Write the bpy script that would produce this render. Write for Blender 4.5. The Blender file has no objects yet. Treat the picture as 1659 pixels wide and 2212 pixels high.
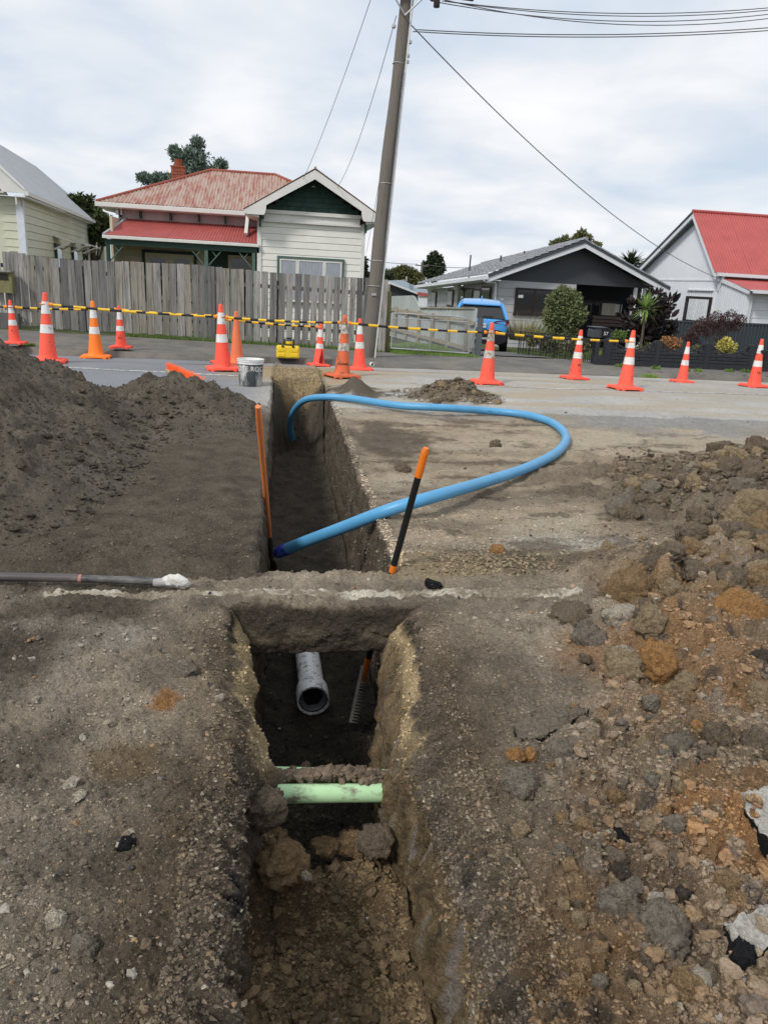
import bpy, bmesh, math, random
import numpy as np
from mathutils import Vector, Matrix
random.seed(7); np.random.seed(7)
SC = bpy.context.scene; COL = SC.collection
R = math.radians
# ---------------------------------------------------------------- camera
F, CX, CY, H = 1630., 829.5, 1106., 1.4
th, ph, ro = R(16.9), R(8.3), R(3.1)
fw = np.array([math.sin(ph)*math.cos(th), math.cos(ph)*math.cos(th), -math.sin(th)])
r0 = np.array([math.cos(ph), -math.sin(ph), 0.]); u0 = np.cross(r0, fw)
rt = r0*math.cos(ro)+u0*math.sin(ro); up = u0*math.cos(ro)-r0*math.sin(ro)
cam = bpy.data.cameras.new('camera'); co = bpy.data.objects.new('camera', cam); COL.objects.link(co)
co.matrix_world = Matrix(((rt[0], up[0], -fw[0], 0), (rt[1], up[1], -fw[1], 0), (rt[2], up[2], -fw[2], H), (0, 0, 0, 1)))
cam.sensor_fit = 'VERTICAL'; cam.sensor_height = 24; cam.lens = 24*F/2212.; cam.clip_start = .05; cam.clip_end = 3000
SC.camera = co
# ---------------------------------------------------------------- sky, sun, exposure
SUN_EL, SUN_AZ = 44, 228           # azimuth from +Y clockwise: behind the camera
w = bpy.data.worlds.new("World"); SC.world = w; w.use_nodes = True
nt = w.node_tree; N = nt.nodes; L = nt.links
bg = N['Background']; bg.inputs[1].default_value = .1
sky = N.new('ShaderNodeTexSky'); sky.sky_type = 'NISHITA'; sky.sun_disc = False
sky.sun_elevation = R(SUN_EL); sky.sun_rotation = R(SUN_AZ); sky.air_density = 1.0; sky.dust_density = 1.5
tc = N.new('ShaderNodeTexCoord'); sp = N.new('ShaderNodeSeparateXYZ'); L.new(tc.outputs['Generated'], sp.inputs[0])
def wm(op, a, b=None):
    n = N.new('ShaderNodeMath'); n.operation = op
    for i, v in enumerate((a, b)):
        if v is None: continue
        if hasattr(v, 'links'): L.new(v, n.inputs[i])
        else: n.inputs[i].default_value = v
    return n.outputs[0]
zc = wm('ADD', wm('MAXIMUM', sp.outputs[2], 0.), .22)
cmb = N.new('ShaderNodeCombineXYZ'); L.new(wm('DIVIDE', sp.outputs[0], zc), cmb.inputs[0]); L.new(wm('DIVIDE', sp.outputs[1], zc), cmb.inputs[1])
def wn(scale, det, dist, off):
    m = N.new('ShaderNodeMapping'); m.inputs['Location'].default_value = off; L.new(cmb.outputs[0], m.inputs[0])
    n = N.new('ShaderNodeTexNoise'); n.inputs['Scale'].default_value = scale; n.inputs['Detail'].default_value = det
    n.inputs['Roughness'].default_value = .5; n.inputs['Distortion'].default_value = dist; L.new(m.outputs[0], n.inputs[0]); return n.outputs[0]
def wr(src, stops):
    c = N.new('ShaderNodeValToRGB'); e = c.color_ramp.elements
    while len(e) < len(stops): e.new(.5)
    for k, (p, v) in zip(e, stops): k.position = p; k.color = (*v, 1)
    L.new(src, c.inputs[0]); return c.outputs[0]
cl1 = wr(wn(1.9, 9, .25, (3.1, 1.2, 0)), [(.30, (4.1, 4.75, 5.55)), (.42, (4.8, 5.25, 5.85)), (.52, (5.5, 5.75, 6.1)), (.61, (6.1, 6.2, 6.45)), (.74, (6.6, 6.65, 6.8))])
msk = wr(wn(.9, 6, .5, (7.7, 4.4, 0)), [(.28, (.86,)*3), (.48, (1.,)*3)])
mx = N.new('ShaderNodeMix'); mx.data_type = 'RGBA'; L.new(msk, mx.inputs[0]); L.new(sky.outputs[0], mx.inputs[6]); L.new(cl1, mx.inputs[7])
L.new(mx.outputs[2], bg.inputs[0])
sl = bpy.data.lights.new('sun', 'SUN'); sl.energy = 1.5; sl.angle = R(10); sl.color = (1, .96, .9)
so = bpy.data.objects.new('sun', sl); COL.objects.link(so)
sd = Vector((math.sin(R(SUN_AZ))*math.cos(R(SUN_EL)), math.cos(R(SUN_AZ))*math.cos(R(SUN_EL)), math.sin(R(SUN_EL))))
so.rotation_euler = sd.to_track_quat('Z', 'Y').to_euler()
SC.view_settings.view_transform = 'Standard'; SC.view_settings.look = 'None'; SC.view_settings.exposure = .6; SC.view_settings.gamma = 1
SC.render.engine = 'CYCLES'
# ---------------------------------------------------------------- measuring helpers (photo coordinates -> a point on the plane Y)
def ray(x, y): return fw+rt*(x-CX)/F-up*(y-CY)/F
def at(x, y, Y): d = ray(x, y); return np.array([0, 0, H])+d*Y/d[1]
def gz(x, y, z=0.): d = ray(x, y); return np.array([0, 0, H])+d*(z-H)/d[2]
def q8(x, y): return ((600+x/3.318)*.8362, (400+y/3.318)*.8362)
def q7(x, y): return ((220+x/3.318)*.8362, (340+y/3.318)*.8362)
def q6(x, y): return ((1484+x/3.318)*.8362, (540+y/3.318)*.8362)
def q5(x, y): return ((980+x/3.318)*.8362, (640+y/3.318)*.8362)
def q4(x, y): return ((500+x/3.318)*.8362, (640+y/3.318)*.8362)
def q3(x, y): return ((x/3.318)*.8362, (640+y/3.318)*.8362)
def q1(x, y): return ((x/1.659)*.8362, (340+y/1.659)*.8362)
# ---------------------------------------------------------------- numpy noise
def _h(*k):
    v = np.zeros(np.broadcast(*k).shape, np.uint32)
    for i, a in enumerate(k):
        v ^= (a.astype(np.int64) & 0xffffffff).astype(np.uint32)*np.uint32((0x9E3779B1, 0x85EBCA77, 0xC2B2AE3D, 0x27D4EB2F)[i])
        v ^= v >> np.uint32(15); v *= np.uint32(0x2C1B3C6D); v ^= v >> np.uint32(12); v *= np.uint32(0x297A2D39); v ^= v >> np.uint32(15)
    return v
def _r(*k): return _h(*k).astype(np.float64)/4294967296.
def n2(x, y, s=0):
    xi, yi = np.floor(x), np.floor(y); fx, fy = x-xi, y-yi
    fx = fx*fx*(3-2*fx); fy = fy*fy*(3-2*fy); S = np.full_like(xi, s)
    a, b, c, d = _r(xi, yi, S), _r(xi+1, yi, S), _r(xi, yi+1, S), _r(xi+1, yi+1, S)
    return (a+(b-a)*fx)*(1-fy)+(c+(d-c)*fx)*fy
def fb(x, y, o=4, s=0, g=.5):
    t = 0; a = 1; w = 0
    for i in range(o): t = t+a*n2(x*2**i+i*3.7, y*2**i-i*1.9, s+i); w += a; a *= g
    return t/w
def n3(x, y, z, s=0):
    xi, yi, zi = np.floor(x), np.floor(y), np.floor(z); fx, fy, fz = x-xi, y-yi, z-zi
    fx = fx*fx*(3-2*fx); fy = fy*fy*(3-2*fy); fz = fz*fz*(3-2*fz); S = np.full_like(xi, s); t = 0
    for dx in (0, 1):
        for dy in (0, 1):
            for dz in (0, 1):
                t = t+_r(xi+dx, yi+dy, zi+dz, S)*(fx if dx else 1-fx)*(fy if dy else 1-fy)*(fz if dz else 1-fz)
    return t
def fb3(x, y, z, o=3, s=0, g=.5):
    t = 0; a = 1; w = 0
    for i in range(o): t = t+a*n3(x*2**i+i*3.7, y*2**i, z*2**i-i, s+i); w += a; a *= g
    return t/w
def wor(x, y, s=0):
    xi, yi = np.floor(x), np.floor(y); best = np.full(x.shape, 9.); cid = np.zeros(x.shape); S = np.full_like(xi, s)
    for dx in (-1, 0, 1):
        for dy in (-1, 0, 1):
            cx, cy = xi+dx, yi+dy
            d = (cx+_r(cx, cy, S)-x)**2+(cy+_r(cx, cy, S+1)-y)**2
            m = d < best; best = np.where(m, d, best); cid = np.where(m, _r(cx, cy, S+2), cid)
    return np.sqrt(best), cid
def ss(a, b, x): t = np.clip((x-a)/(b-a), 0, 1); return t*t*(3-2*t)
# ---------------------------------------------------------------- materials
MC = {}
def nodes(m): m.use_nodes = True; t = m.node_tree; return t, t.nodes, t.links, t.nodes['Principled BSDF']
def mat(name, col, rough=.7, var=.15, vs=8., bump=0., bs=60., dirt=0., dcol=(.06, .05, .04), ds=6., metal=0., spec=.3, stretch=(1, 1, 1), rnd=0., dlo=.5, tex='Object', coat=0.):
    if name in MC: return MC[name]
    m = bpy.data.materials.new(name); t, n, l, p = nodes(m)
    p.inputs['Roughness'].default_value = rough; p.inputs['Metallic'].default_value = metal; p.inputs['Specular IOR Level'].default_value = spec
    p.inputs['Coat Weight'].default_value = coat
    tcx = n.new('ShaderNodeTexCoord'); mp = n.new('ShaderNodeMapping'); mp.inputs['Scale'].default_value = stretch
    l.new(tcx.outputs[tex], mp.inputs[0])
    oi = n.new('ShaderNodeObjectInfo'); va = n.new('ShaderNodeVectorMath'); va.operation = 'ADD'
    sc = n.new('ShaderNodeVectorMath'); sc.operation = 'SCALE'; sc.inputs[0].default_value = (9, 7, 5); l.new(oi.outputs['Random'], sc.inputs['Scale'])
    l.new(mp.outputs[0], va.inputs[0]); l.new(sc.outputs[0], va.inputs[1])
    def noise(s, d=4, r=.6):
        k = n.new('ShaderNodeTexNoise'); k.inputs['Scale'].default_value = s; k.inputs['Detail'].default_value = d; k.inputs['Roughness'].default_value = r
        l.new(va.outputs[0], k.inputs[0]); return k.outputs[0]
    def rng(src, a, b, c, d):
        k = n.new('ShaderNodeMapRange'); l.new(src, k.inputs[0])
        for i, v in enumerate((a, b, c, d)): k.inputs[i+1].default_value = v
        return k.outputs[0]
    cur = rng(noise(vs), .25, .75, 1-var, 1+var)
    if rnd:
        q = n.new('ShaderNodeMath'); q.operation = 'MULTIPLY'; l.new(cur, q.inputs[0]); l.new(rng(oi.outputs['Random'], 0, 1, 1-rnd, 1+rnd), q.inputs[1]); cur = q.outputs[0]
    v = n.new('ShaderNodeVectorMath'); v.operation = 'SCALE'; v.inputs[0].default_value = col; l.new(cur, v.inputs['Scale']); c = v.outputs[0]
    if dirt:
        x = n.new('ShaderNodeMix'); x.data_type = 'RGBA'; x.inputs[7].default_value = (*dcol, 1)
        l.new(rng(noise(ds, 7, .7), dlo, dlo+.15, 0, dirt), x.inputs[0]); l.new(c, x.inputs[6]); c = x.outputs[2]
    l.new(c, p.inputs['Base Color'])
    if bump:
        b = n.new('ShaderNodeBump'); b.inputs['Strength'].default_value = bump; b.inputs['Distance'].default_value = .01
        l.new(noise(bs, 5, .65), b.inputs['Height']); l.new(b.outputs[0], p.inputs['Normal'])
    MC[name] = m; return m
def soilmat(name, attr=True, col=(.1, .09, .07), bump=.9, bs=70, bd=.02, speck=.12, s2=14):
    m = bpy.data.materials.new(name); t, n, l, p = nodes(m); p.inputs['Roughness'].default_value = .95; p.inputs['Specular IOR Level'].default_value = .15
    g = n.new('ShaderNodeNewGeometry')
    def noise(s, d, r=.65):
        k = n.new('ShaderNodeTexNoise'); k.inputs['Scale'].default_value = s; k.inputs['Detail'].default_value = d; k.inputs['Roughness'].default_value = r; l.new(g.outputs['Position'], k.inputs[0]); return k.outputs[0]
    mr = n.new('ShaderNodeMapRange'); l.new(noise(bs*1.3, 4, .75), mr.inputs[0]); mr.inputs[1].default_value = .3; mr.inputs[2].default_value = .7; mr.inputs[3].default_value = .62; mr.inputs[4].default_value = 1.38
    v = n.new('ShaderNodeVectorMath'); v.operation = 'SCALE'; l.new(mr.outputs[0], v.inputs['Scale'])
    if attr: a = n.new('ShaderNodeAttribute'); a.attribute_name = 'col'; l.new(a.outputs['Color'], v.inputs[0])
    else: v.inputs[0].default_value = col
    c = v.outputs[0]
    if speck:
        vo = n.new('ShaderNodeTexVoronoi'); vo.inputs['Scale'].default_value = 95; l.new(g.outputs['Position'], vo.inputs[0])
        mr2 = n.new('ShaderNodeMapRange'); l.new(vo.outputs['Distance'], mr2.inputs[0]); mr2.inputs[1].default_value = .22; mr2.inputs[2].default_value = .14; mr2.inputs[3].default_value = 0; mr2.inputs[4].default_value = 1
        sx = n.new('ShaderNodeSeparateXYZ'); l.new(vo.outputs['Color'], sx.inputs[0])
        gt = n.new('ShaderNodeMath'); gt.operation = 'LESS_THAN'; gt.inputs[1].default_value = speck; l.new(sx.outputs[0], gt.inputs[0])
        mu = n.new('ShaderNodeMath'); mu.operation = 'MULTIPLY'; l.new(gt.outputs[0], mu.inputs[0]); l.new(mr2.outputs[0], mu.inputs[1])
        x = n.new('ShaderNodeMix'); x.data_type = 'RGBA'; x.inputs[7].default_value = (.38, .35, .3, 1); l.new(mu.outputs[0], x.inputs[0]); l.new(c, x.inputs[6]); c = x.outputs[2]
    l.new(c, p.inputs['Base Color'])
    b = n.new('ShaderNodeBump'); b.inputs['Strength'].default_value = bump; b.inputs['Distance'].default_value = bd; l.new(noise(bs, 6, .7), b.inputs['Height'])
    b2 = n.new('ShaderNodeBump'); b2.inputs['Strength'].default_value = bump*.7; b2.inputs['Distance'].default_value = bd*1.6; l.new(noise(s2, 5, .6), b2.inputs['Height'])
    l.new(b2.outputs[0], b.inputs['Normal']); l.new(b.outputs[0], p.inputs['Normal']); return m
def glassmat(name, col=(.02, .025, .03), rough=.05):
    if name in MC: return MC[name]
    m = bpy.data.materials.new(name); t, n, l, p = nodes(m); p.inputs['Base Color'].default_value = (*col, 1); p.inputs['Roughness'].default_value = rough; p.inputs['Specular IOR Level'].default_value = .7
    MC[name] = m; return m
# ---------------------------------------------------------------- mesh helpers
def tag(o, label=None, cat=None, group=None, kind=None):
    for k, v in (('label', label), ('category', cat), ('group', group), ('kind', kind)):
        if v: o[k] = v
    return o
def T(name, label, cat, loc=(0, 0, 0), group=None, rz=0):
    o = bpy.data.objects.new(name, None); COL.objects.link(o); o.location = loc; o.rotation_euler = (0, 0, rz); o.empty_display_size = .1
    return tag(o, label, cat, group)
def wloc(p):
    v = Vector((0, 0, 0))
    while p is not None: v += Vector(p.location); p = p.parent
    return v
class MB:
    def __init__(s): s.v = []; s.f = []
    def add(s, vs, fs):
        k = len(s.v); s.v += [tuple(map(float, p)) for p in vs]; s.f += [tuple(i+k for i in f) for f in fs]; return s
    def box(s, x0, x1, y0, y1, z0, z1):
        return s.add([(x0, y0, z0), (x1, y0, z0), (x1, y1, z0), (x0, y1, z0), (x0, y0, z1), (x1, y0, z1), (x1, y1, z1), (x0, y1, z1)],
                     [(0, 3, 2, 1), (4, 5, 6, 7), (0, 1, 5, 4), (1, 2, 6, 5), (2, 3, 7, 6), (3, 0, 4, 7)])
    def prism(s, pts, d):      # polygon (3D points) extruded by vector d
        n = len(pts); d = np.array(d, float); a = [np.array(p, float) for p in pts]
        return s.add(a+[p+d for p in a], [tuple(range(n))[::-1], tuple(range(n, 2*n))]+[(i, (i+1) % n, n+(i+1) % n, n+i) for i in range(n)])
    def bar(s, a, b, w, t, upv=(0, 0, 1)):   # box bar between two points; w across, t along upv
        a = np.array(a, float); b = np.array(b, float); d = (b-a)/np.linalg.norm(b-a); sv = np.cross(d, np.array(upv, float)); sv = sv/(np.linalg.norm(sv)+1e-9); u = np.cross(sv, d)
        c = [a+sv*w/2*i+u*t/2*j for i, j in ((-1, -1), (1, -1), (1, 1), (-1, 1))]
        return s.prism(c, b-a)
    def tube(s, path, r, n=10, cap=True):
        P = [np.array(p, float) for p in path]; m = len(P); rr = r if hasattr(r, '__len__') else [r]*m
        k = len(s.v); prev = None
        for i in range(m):
            d = P[min(i+1, m-1)]-P[max(i-1, 0)]; d = d/(np.linalg.norm(d)+1e-12)
            if prev is None: a = np.array([0, 0, 1.]) if abs(d[2]) < .9 else np.array([1., 0, 0]); sv = np.cross(d, a)
            else: sv = prev-d*(prev@d)
            sv = sv/np.linalg.norm(sv); prev = sv; u = np.cross(d, sv)
            for j in range(n): t = 2*math.pi*j/n; s.v.append(tuple(P[i]+rr[i]*(sv*math.cos(t)+u*math.sin(t))))
        for i in range(m-1):
            for j in range(n): a = k+i*n+j; b = k+i*n+(j+1) % n; s.f.append((a, b, b+n, a+n))
        if cap: s.f.append(tuple(range(k, k+n))[::-1]); s.f.append(tuple(range(k+(m-1)*n, k+m*n)))
        return s
    def lathe(s, prof, n=24, c=(0, 0, 0), cap=True):
        k = len(s.v)
        for r, z in prof:
            for j in range(n): t = 2*math.pi*j/n; s.v.append((c[0]+r*math.cos(t), c[1]+r*math.sin(t), c[2]+z))
        for i in range(len(prof)-1):
            for j in range(n): a = k+i*n+j; b = k+i*n+(j+1) % n; s.f.append((a, b, b+n, a+n))
        if cap: s.f.append(tuple(range(k, k+n))[::-1]); s.f.append(tuple(range(k+(len(prof)-1)*n, k+len(prof)*n)))
        return s
    def build(s, name, m, parent=None, smooth=False, bevel=0, local=False):
        me = bpy.data.meshes.new(name); off = Vector((0, 0, 0)) if (parent is None or local) else wloc(parent)
        if not local and parent is None and s.v and s.center:
            A = np.array(s.v); off = Vector(((A[:, 0].min()+A[:, 0].max())/2, (A[:, 1].min()+A[:, 1].max())/2, A[:, 2].min()))
        me.from_pydata([(x-off[0], y-off[1], z-off[2]) for x, y, z in s.v], [], s.f); me.materials.append(m)
        if smooth:
            for p in me.polygons: p.use_smooth = True
        o = bpy.data.objects.new(name, me); COL.objects.link(o); o.parent = parent
        if parent is None: o.location = off
        if bevel:
            b = o.modifiers.new('bevel', 'BEVEL'); b.width = bevel; b.segments = 2; b.limit_method = 'ANGLE'
        if smooth == 'auto': me.set_sharp_from_angle(angle=R(35))
        return o
    center = True
def npmesh(name, V, Fq, m, col=None, smooth=True):
    me = bpy.data.meshes.new(name); k = Fq.shape[1]
    me.vertices.add(len(V)); me.vertices.foreach_set('co', V.astype(np.float32).ravel())
    me.loops.add(Fq.size); me.loops.foreach_set('vertex_index', Fq.astype(np.int32).ravel())
    me.polygons.add(len(Fq)); me.polygons.foreach_set('loop_start', np.arange(0, Fq.size, k, dtype=np.int32)); me.polygons.foreach_set('loop_total', np.full(len(Fq), k, np.int32))
    me.polygons.foreach_set('use_smooth', np.full(len(Fq), bool(smooth)))
    if col is not None:
        a = me.color_attributes.new('col', 'FLOAT_COLOR', 'POINT'); c = np.ones((len(V), 4), np.float32); c[:, :3] = col; a.data.foreach_set('color', c.ravel())
    me.update(calc_edges=True); me.materials.append(m); me.validate()
    o = bpy.data.objects.new(name, me); COL.objects.link(o); return o
def copy_tree(o, parent=None):
    c = o.copy(); COL.objects.link(c); c.parent = parent
    for ch in list(o.children): copy_tree(ch, c)
    return c
def text(name, s, size, m, parent, loc, rot=(R(90), 0, 0), ext=.001, align='CENTER', bend=None):
    cu = bpy.data.curves.new(name, 'FONT'); cu.body = s; cu.size = size; cu.extrude = ext; cu.align_x = align; cu.align_y = 'CENTER'
    t = bpy.data.objects.new('tmp', cu); COL.objects.link(t); bpy.context.view_layer.update()
    me = bpy.data.meshes.new_from_object(t); bpy.data.objects.remove(t)
    if bend:
        for v in me.vertices:
            a = v.co.x/bend; r = bend+v.co.z; v.co = Vector((r*math.sin(a), v.co.y, r*math.cos(a)-bend))
    me.materials.clear(); me.materials.append(m); me.name = name
    o = bpy.data.objects.new(name, me); COL.objects.link(o); o.parent = parent; o.location = loc; o.rotation_euler = rot; return o
# ================================================================ TERRAIN
def lerp(a, b, t): return a+(b-a)*t
def blob(X, Y, cx, cy, rx, ry, s=0, soft=.5, a=0.):
    ca, sa = math.cos(a), math.sin(a); dx, dy = X-cx, Y-cy
    d = np.sqrt(((dx*ca+dy*sa)/rx)**2+((-dx*sa+dy*ca)/ry)**2)+(fb(X*5/(rx+.2), Y*5/(rx+.2), 4, 50+s)-.5)*1.1
    return 1-ss(1-soft, 1+soft*.3, d)
def groundcol(X, Y, Z, inside=None):
    """the ground's own colours: road seal, dust, sand, clay, clods"""
    def V(c): return np.array(c)[None, :]
    def mixc(c, d, m): return c*(1-m[:, None])+V(d)*m[:, None]
    a = fb(X*1.4, Y*1.4, 5, 3); b = fb(X*9, Y*9, 4, 9, .6); s_ = fb(X*1.1, Y*4.2, 5, 21, .6)
    c = V((.30, .25, .19))*(.5+1.0*a)[:, None]*(.45+1.1*b)[:, None]
    near = 1-ss(3.2, 3.6, Y)
    # right of the trench: trampled tan dirt over the road
    tan = ss(.55, .8, X)*(1-near)
    c = c*(1-tan[:, None])+(V((.40, .325, .235))*(.5+1.0*s_)[:, None]*(.75+.5*b)[:, None])*tan[:, None]
    c = mixc(c, (.52, .445, .34), tan*ss(.52, .7, fb(X*1.2+5, Y*3.2, 5, 33, .6))*.75)
    c = mixc(c, (.55, .47, .355), blob(X, Y, 3.6, 7.0, 2.3, .8, 1)*tan*.6)
    c = mixc(c, (.50, .46, .39), blob(X, Y, 1.7, 3.98, .75, .18, 2)*.75)
    c = mixc(c, (.075, .06, .045), blob(X, Y, 1.0, 6.9, .45, 1.0, 3)*.75)
    c = mixc(c, (.13, .10, .072), tan*ss(.54, .66, fb(X*2.1, Y*5.5, 6, 35, .65))*.7)
    c = mixc(c, (.09, .072, .052), blob(X, Y, 1.5, 3.62, .8, .16, 4)*.65)
    c = mixc(c, (.115, .09, .065), blob(X, Y, 1.2, 4.9, .7, .35, 5)*.45)
    c = mixc(c, (.36, .28, .17), blob(X, Y, .85, 3.6, .42, .2, 6)*.75)
    c = mixc(c, (.17, .135, .10), blob(X, Y, 3.3, 4.9, 1.5, 1.2, 8)*.8)
    # road seal
    edge = 8.55+.5*(fb(X*.8, Y*.1, 4, 61)-.5)*2-.22*np.clip(X-1, 0, 9)*(X > 1)
    road = ss(-.35, .5, Y-edge+(fb(X*2.5, Y*4, 5, 66, .6)-.5)*1.6)
    rg = V((.37, .36, .34))*(.8+.4*a)[:, None]; rg = rg*(.82+.36*fb(X*30, Y*12, 3, 70, .7))[:, None]
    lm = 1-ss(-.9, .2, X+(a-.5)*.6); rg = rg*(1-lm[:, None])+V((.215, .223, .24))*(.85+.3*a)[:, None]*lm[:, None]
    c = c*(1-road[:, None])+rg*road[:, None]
    c = mixc(c, (.36, .305, .22), road*ss(.36, .62, fb(X*.7, Y*3, 5, 77, .6))*(1-ss(3.6, 9, X)*.7)*ss(-.6, .4, X)*.8)
    c = mixc(c, (.14, .112, .08), blob(X, Y, 2.25, 9.75, .75, .65, 9, .4)); c = mixc(c, (.10, .083, .063), blob(X, Y, .98, 9.9, .45, .7, 21, .3))
    c = mixc(c, (.085, .075, .065), road*blob(X, Y, .2, 12.9, 2.6, .25, 10)*.6)
    # left near dust, sand spots
    c = mixc(c, (.47, .42, .35), blob(X, Y, -.95, 2.84, .42, .17, 11)*.9)
    c = mixc(c, (.36, .31, .25), blob(X, Y, -.95, 2.5, .4, .22, 12)*.5)
    c = mixc(c, (.45, .40, .33), blob(X, Y, -.75, 3.16, .42, .05, 13)*.85)
    c = mixc(c, (.36, .17, .05), blob(X, Y, -.37, 2.33, .06, .07, 14)*.85)
    c = mixc(c, (.21, .14, .07), blob(X, Y, -.45, 2.0, .13, .12, 15)*.6)
    # right rubble
    rb = (1-ss(3.3, 3.7, Y))*ss(.0, .25, X-(1.45-.62*(2.9-Y)*(Y < 2.9)))
    c = mixc(c, (.36, .25, .15), rb*(.35+.65*ss(.4, .65, a)))
    c = mixc(c, (.38, .22, .11), blob(X, Y, 1.5, 2.45, .42, .5, 16)*.7)
    c = mixc(c, (.42, .225, .095), blob(X, Y, 1.2, 1.5, .22, .16, 17)*.85)
    c = mixc(c, (.09, .075, .065), blob(X, Y, .86, 1.45, .16, .35, 18)*.6)
    d, cid = wor(X*16, Y*16, 5)
    w_ = (rb*.7+.12)*(cid > .55)*(1-ss(.25, .6, d))*(1-road)
    pal = np.array([(.30, .19, .10), (.11, .093, .08), (.33, .28, .22), (.20, .145, .095)])[(np.clip((cid-.55)/.45, 0, .999)*4).astype(int)]
    c = c*(1-w_[:, None])+pal*w_[:, None]
    # heap dust carried over the left of the trench
    lh = blob(X, Y, -1.3, 5.6, 1.55, 3.3, 19, .35); lh = np.maximum(lh, (1-ss(-.1, .02, X))*(Y > 3.42)*(1-ss(7.6, 8.4, Y)))
    c = c*(1-lh[:, None])+V((.125, .103, .078))*(.5+1.*b)[:, None]*lh[:, None]
    # sand by the far end
    c = mixc(c, (.34, .255, .145), blob(X, Y, .15, 11.95, 1.25, 1.5, 20, .5)*.9)
    # crumbling rims of the near trench
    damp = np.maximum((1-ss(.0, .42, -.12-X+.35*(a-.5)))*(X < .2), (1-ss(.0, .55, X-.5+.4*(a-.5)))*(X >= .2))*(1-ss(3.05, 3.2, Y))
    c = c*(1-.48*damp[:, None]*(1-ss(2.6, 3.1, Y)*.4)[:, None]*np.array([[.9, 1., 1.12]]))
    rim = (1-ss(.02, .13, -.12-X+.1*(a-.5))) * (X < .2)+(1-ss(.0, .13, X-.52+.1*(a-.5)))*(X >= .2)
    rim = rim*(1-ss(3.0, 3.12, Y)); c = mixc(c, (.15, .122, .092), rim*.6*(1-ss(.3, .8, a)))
    # depth layers in the walls
    dp = -Z+.06*(fb(Y*3, X*3, 3, 80)-.5)
    wl = ss(.035, .06, dp)
    side = X > .25
    lay = V((.15, .122, .092))*(.6+.8*fb(Y*6, Z*9+X*2, 4, 82, .6))[:, None]
    st = fb(Y*34, Z*2.5, 3, 83, .6)
    lay = lay*(.45+1.1*st)[:, None]
    sandm = ss(.05, .09, dp)*(1-ss(.26, .36, dp+.1*(fb(Y*7, X*7, 3, 84)-.5)))*ss(2.1, 2.4, Y+.3*(fb(Y*6, Z*6, 3, 95)-.5))*(1-ss(3.1, 3.2, Y))
    lay = mixc(lay, (.56, .43, .25), sandm*.95)
    sm2 = ss(.08, .15, dp)*(1-ss(.42, .5, dp))*ss(1.0, 1.1, Y)*(1-ss(1.8, 2.0, Y))*.35
    lay = mixc(lay, (.17, .125, .075), sm2)
    clay = side*ss(.10, .2, dp)*(1-ss(2.9, 3.4, Y))
    lay = lay*(1-clay[:, None])+V((.23, .17, .098))*(.35+1.2*st)[:, None]*clay[:, None]
    lay = mixc(lay, (.30, .27, .25), clay*ss(.58, .7, fb(Y*22, Z*2.2, 4, 85))*ss(.14, .2, dp)*(1-ss(.42, .56, dp))*.8)
    lay = mixc(lay, (.055, .048, .045), clay*ss(.64, .8, fb(Y*9, Z*4, 4, 86))*.9)
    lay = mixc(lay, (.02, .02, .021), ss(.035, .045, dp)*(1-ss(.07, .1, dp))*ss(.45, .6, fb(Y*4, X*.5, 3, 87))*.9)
    far = ss(3.4, 3.6, Y); lay = lay*(1-far[:, None])+V((.135, .11, .083))*(.3+1.4*fb(Y*34, Z*5, 4, 88, .65))[:, None]*far[:, None]
    c = c*(1-wl[:, None])+lay*wl[:, None]
    if inside is not None:     # floor
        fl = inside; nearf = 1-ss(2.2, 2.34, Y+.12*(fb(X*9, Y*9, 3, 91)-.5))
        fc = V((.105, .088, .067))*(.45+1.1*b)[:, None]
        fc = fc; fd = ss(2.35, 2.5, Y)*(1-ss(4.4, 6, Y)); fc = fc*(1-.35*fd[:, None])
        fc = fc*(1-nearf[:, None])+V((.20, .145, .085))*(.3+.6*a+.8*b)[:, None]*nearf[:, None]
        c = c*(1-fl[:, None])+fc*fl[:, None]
        se = fl*ss(10.45, 10.65, Y+.5*(fb(X*5, Y*3, 3, 92)-.5)); se = se*ss(-.48, -.2, Z+.12*(b-.5)); c = mixc(c, (.34, .255, .145), se)
    return np.clip(c, .004, .9)
def rubble(X, Y):
    r = (1-ss(3.3, 3.8, Y))*ss(-.1, .35, X-(1.4-.62*(2.9-Y)*(Y < 2.9)))
    return np.clip(r+blob(X, Y, 3.5, 5.1, 1.5, 1.2, 8)*.9, 0, 1)
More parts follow.
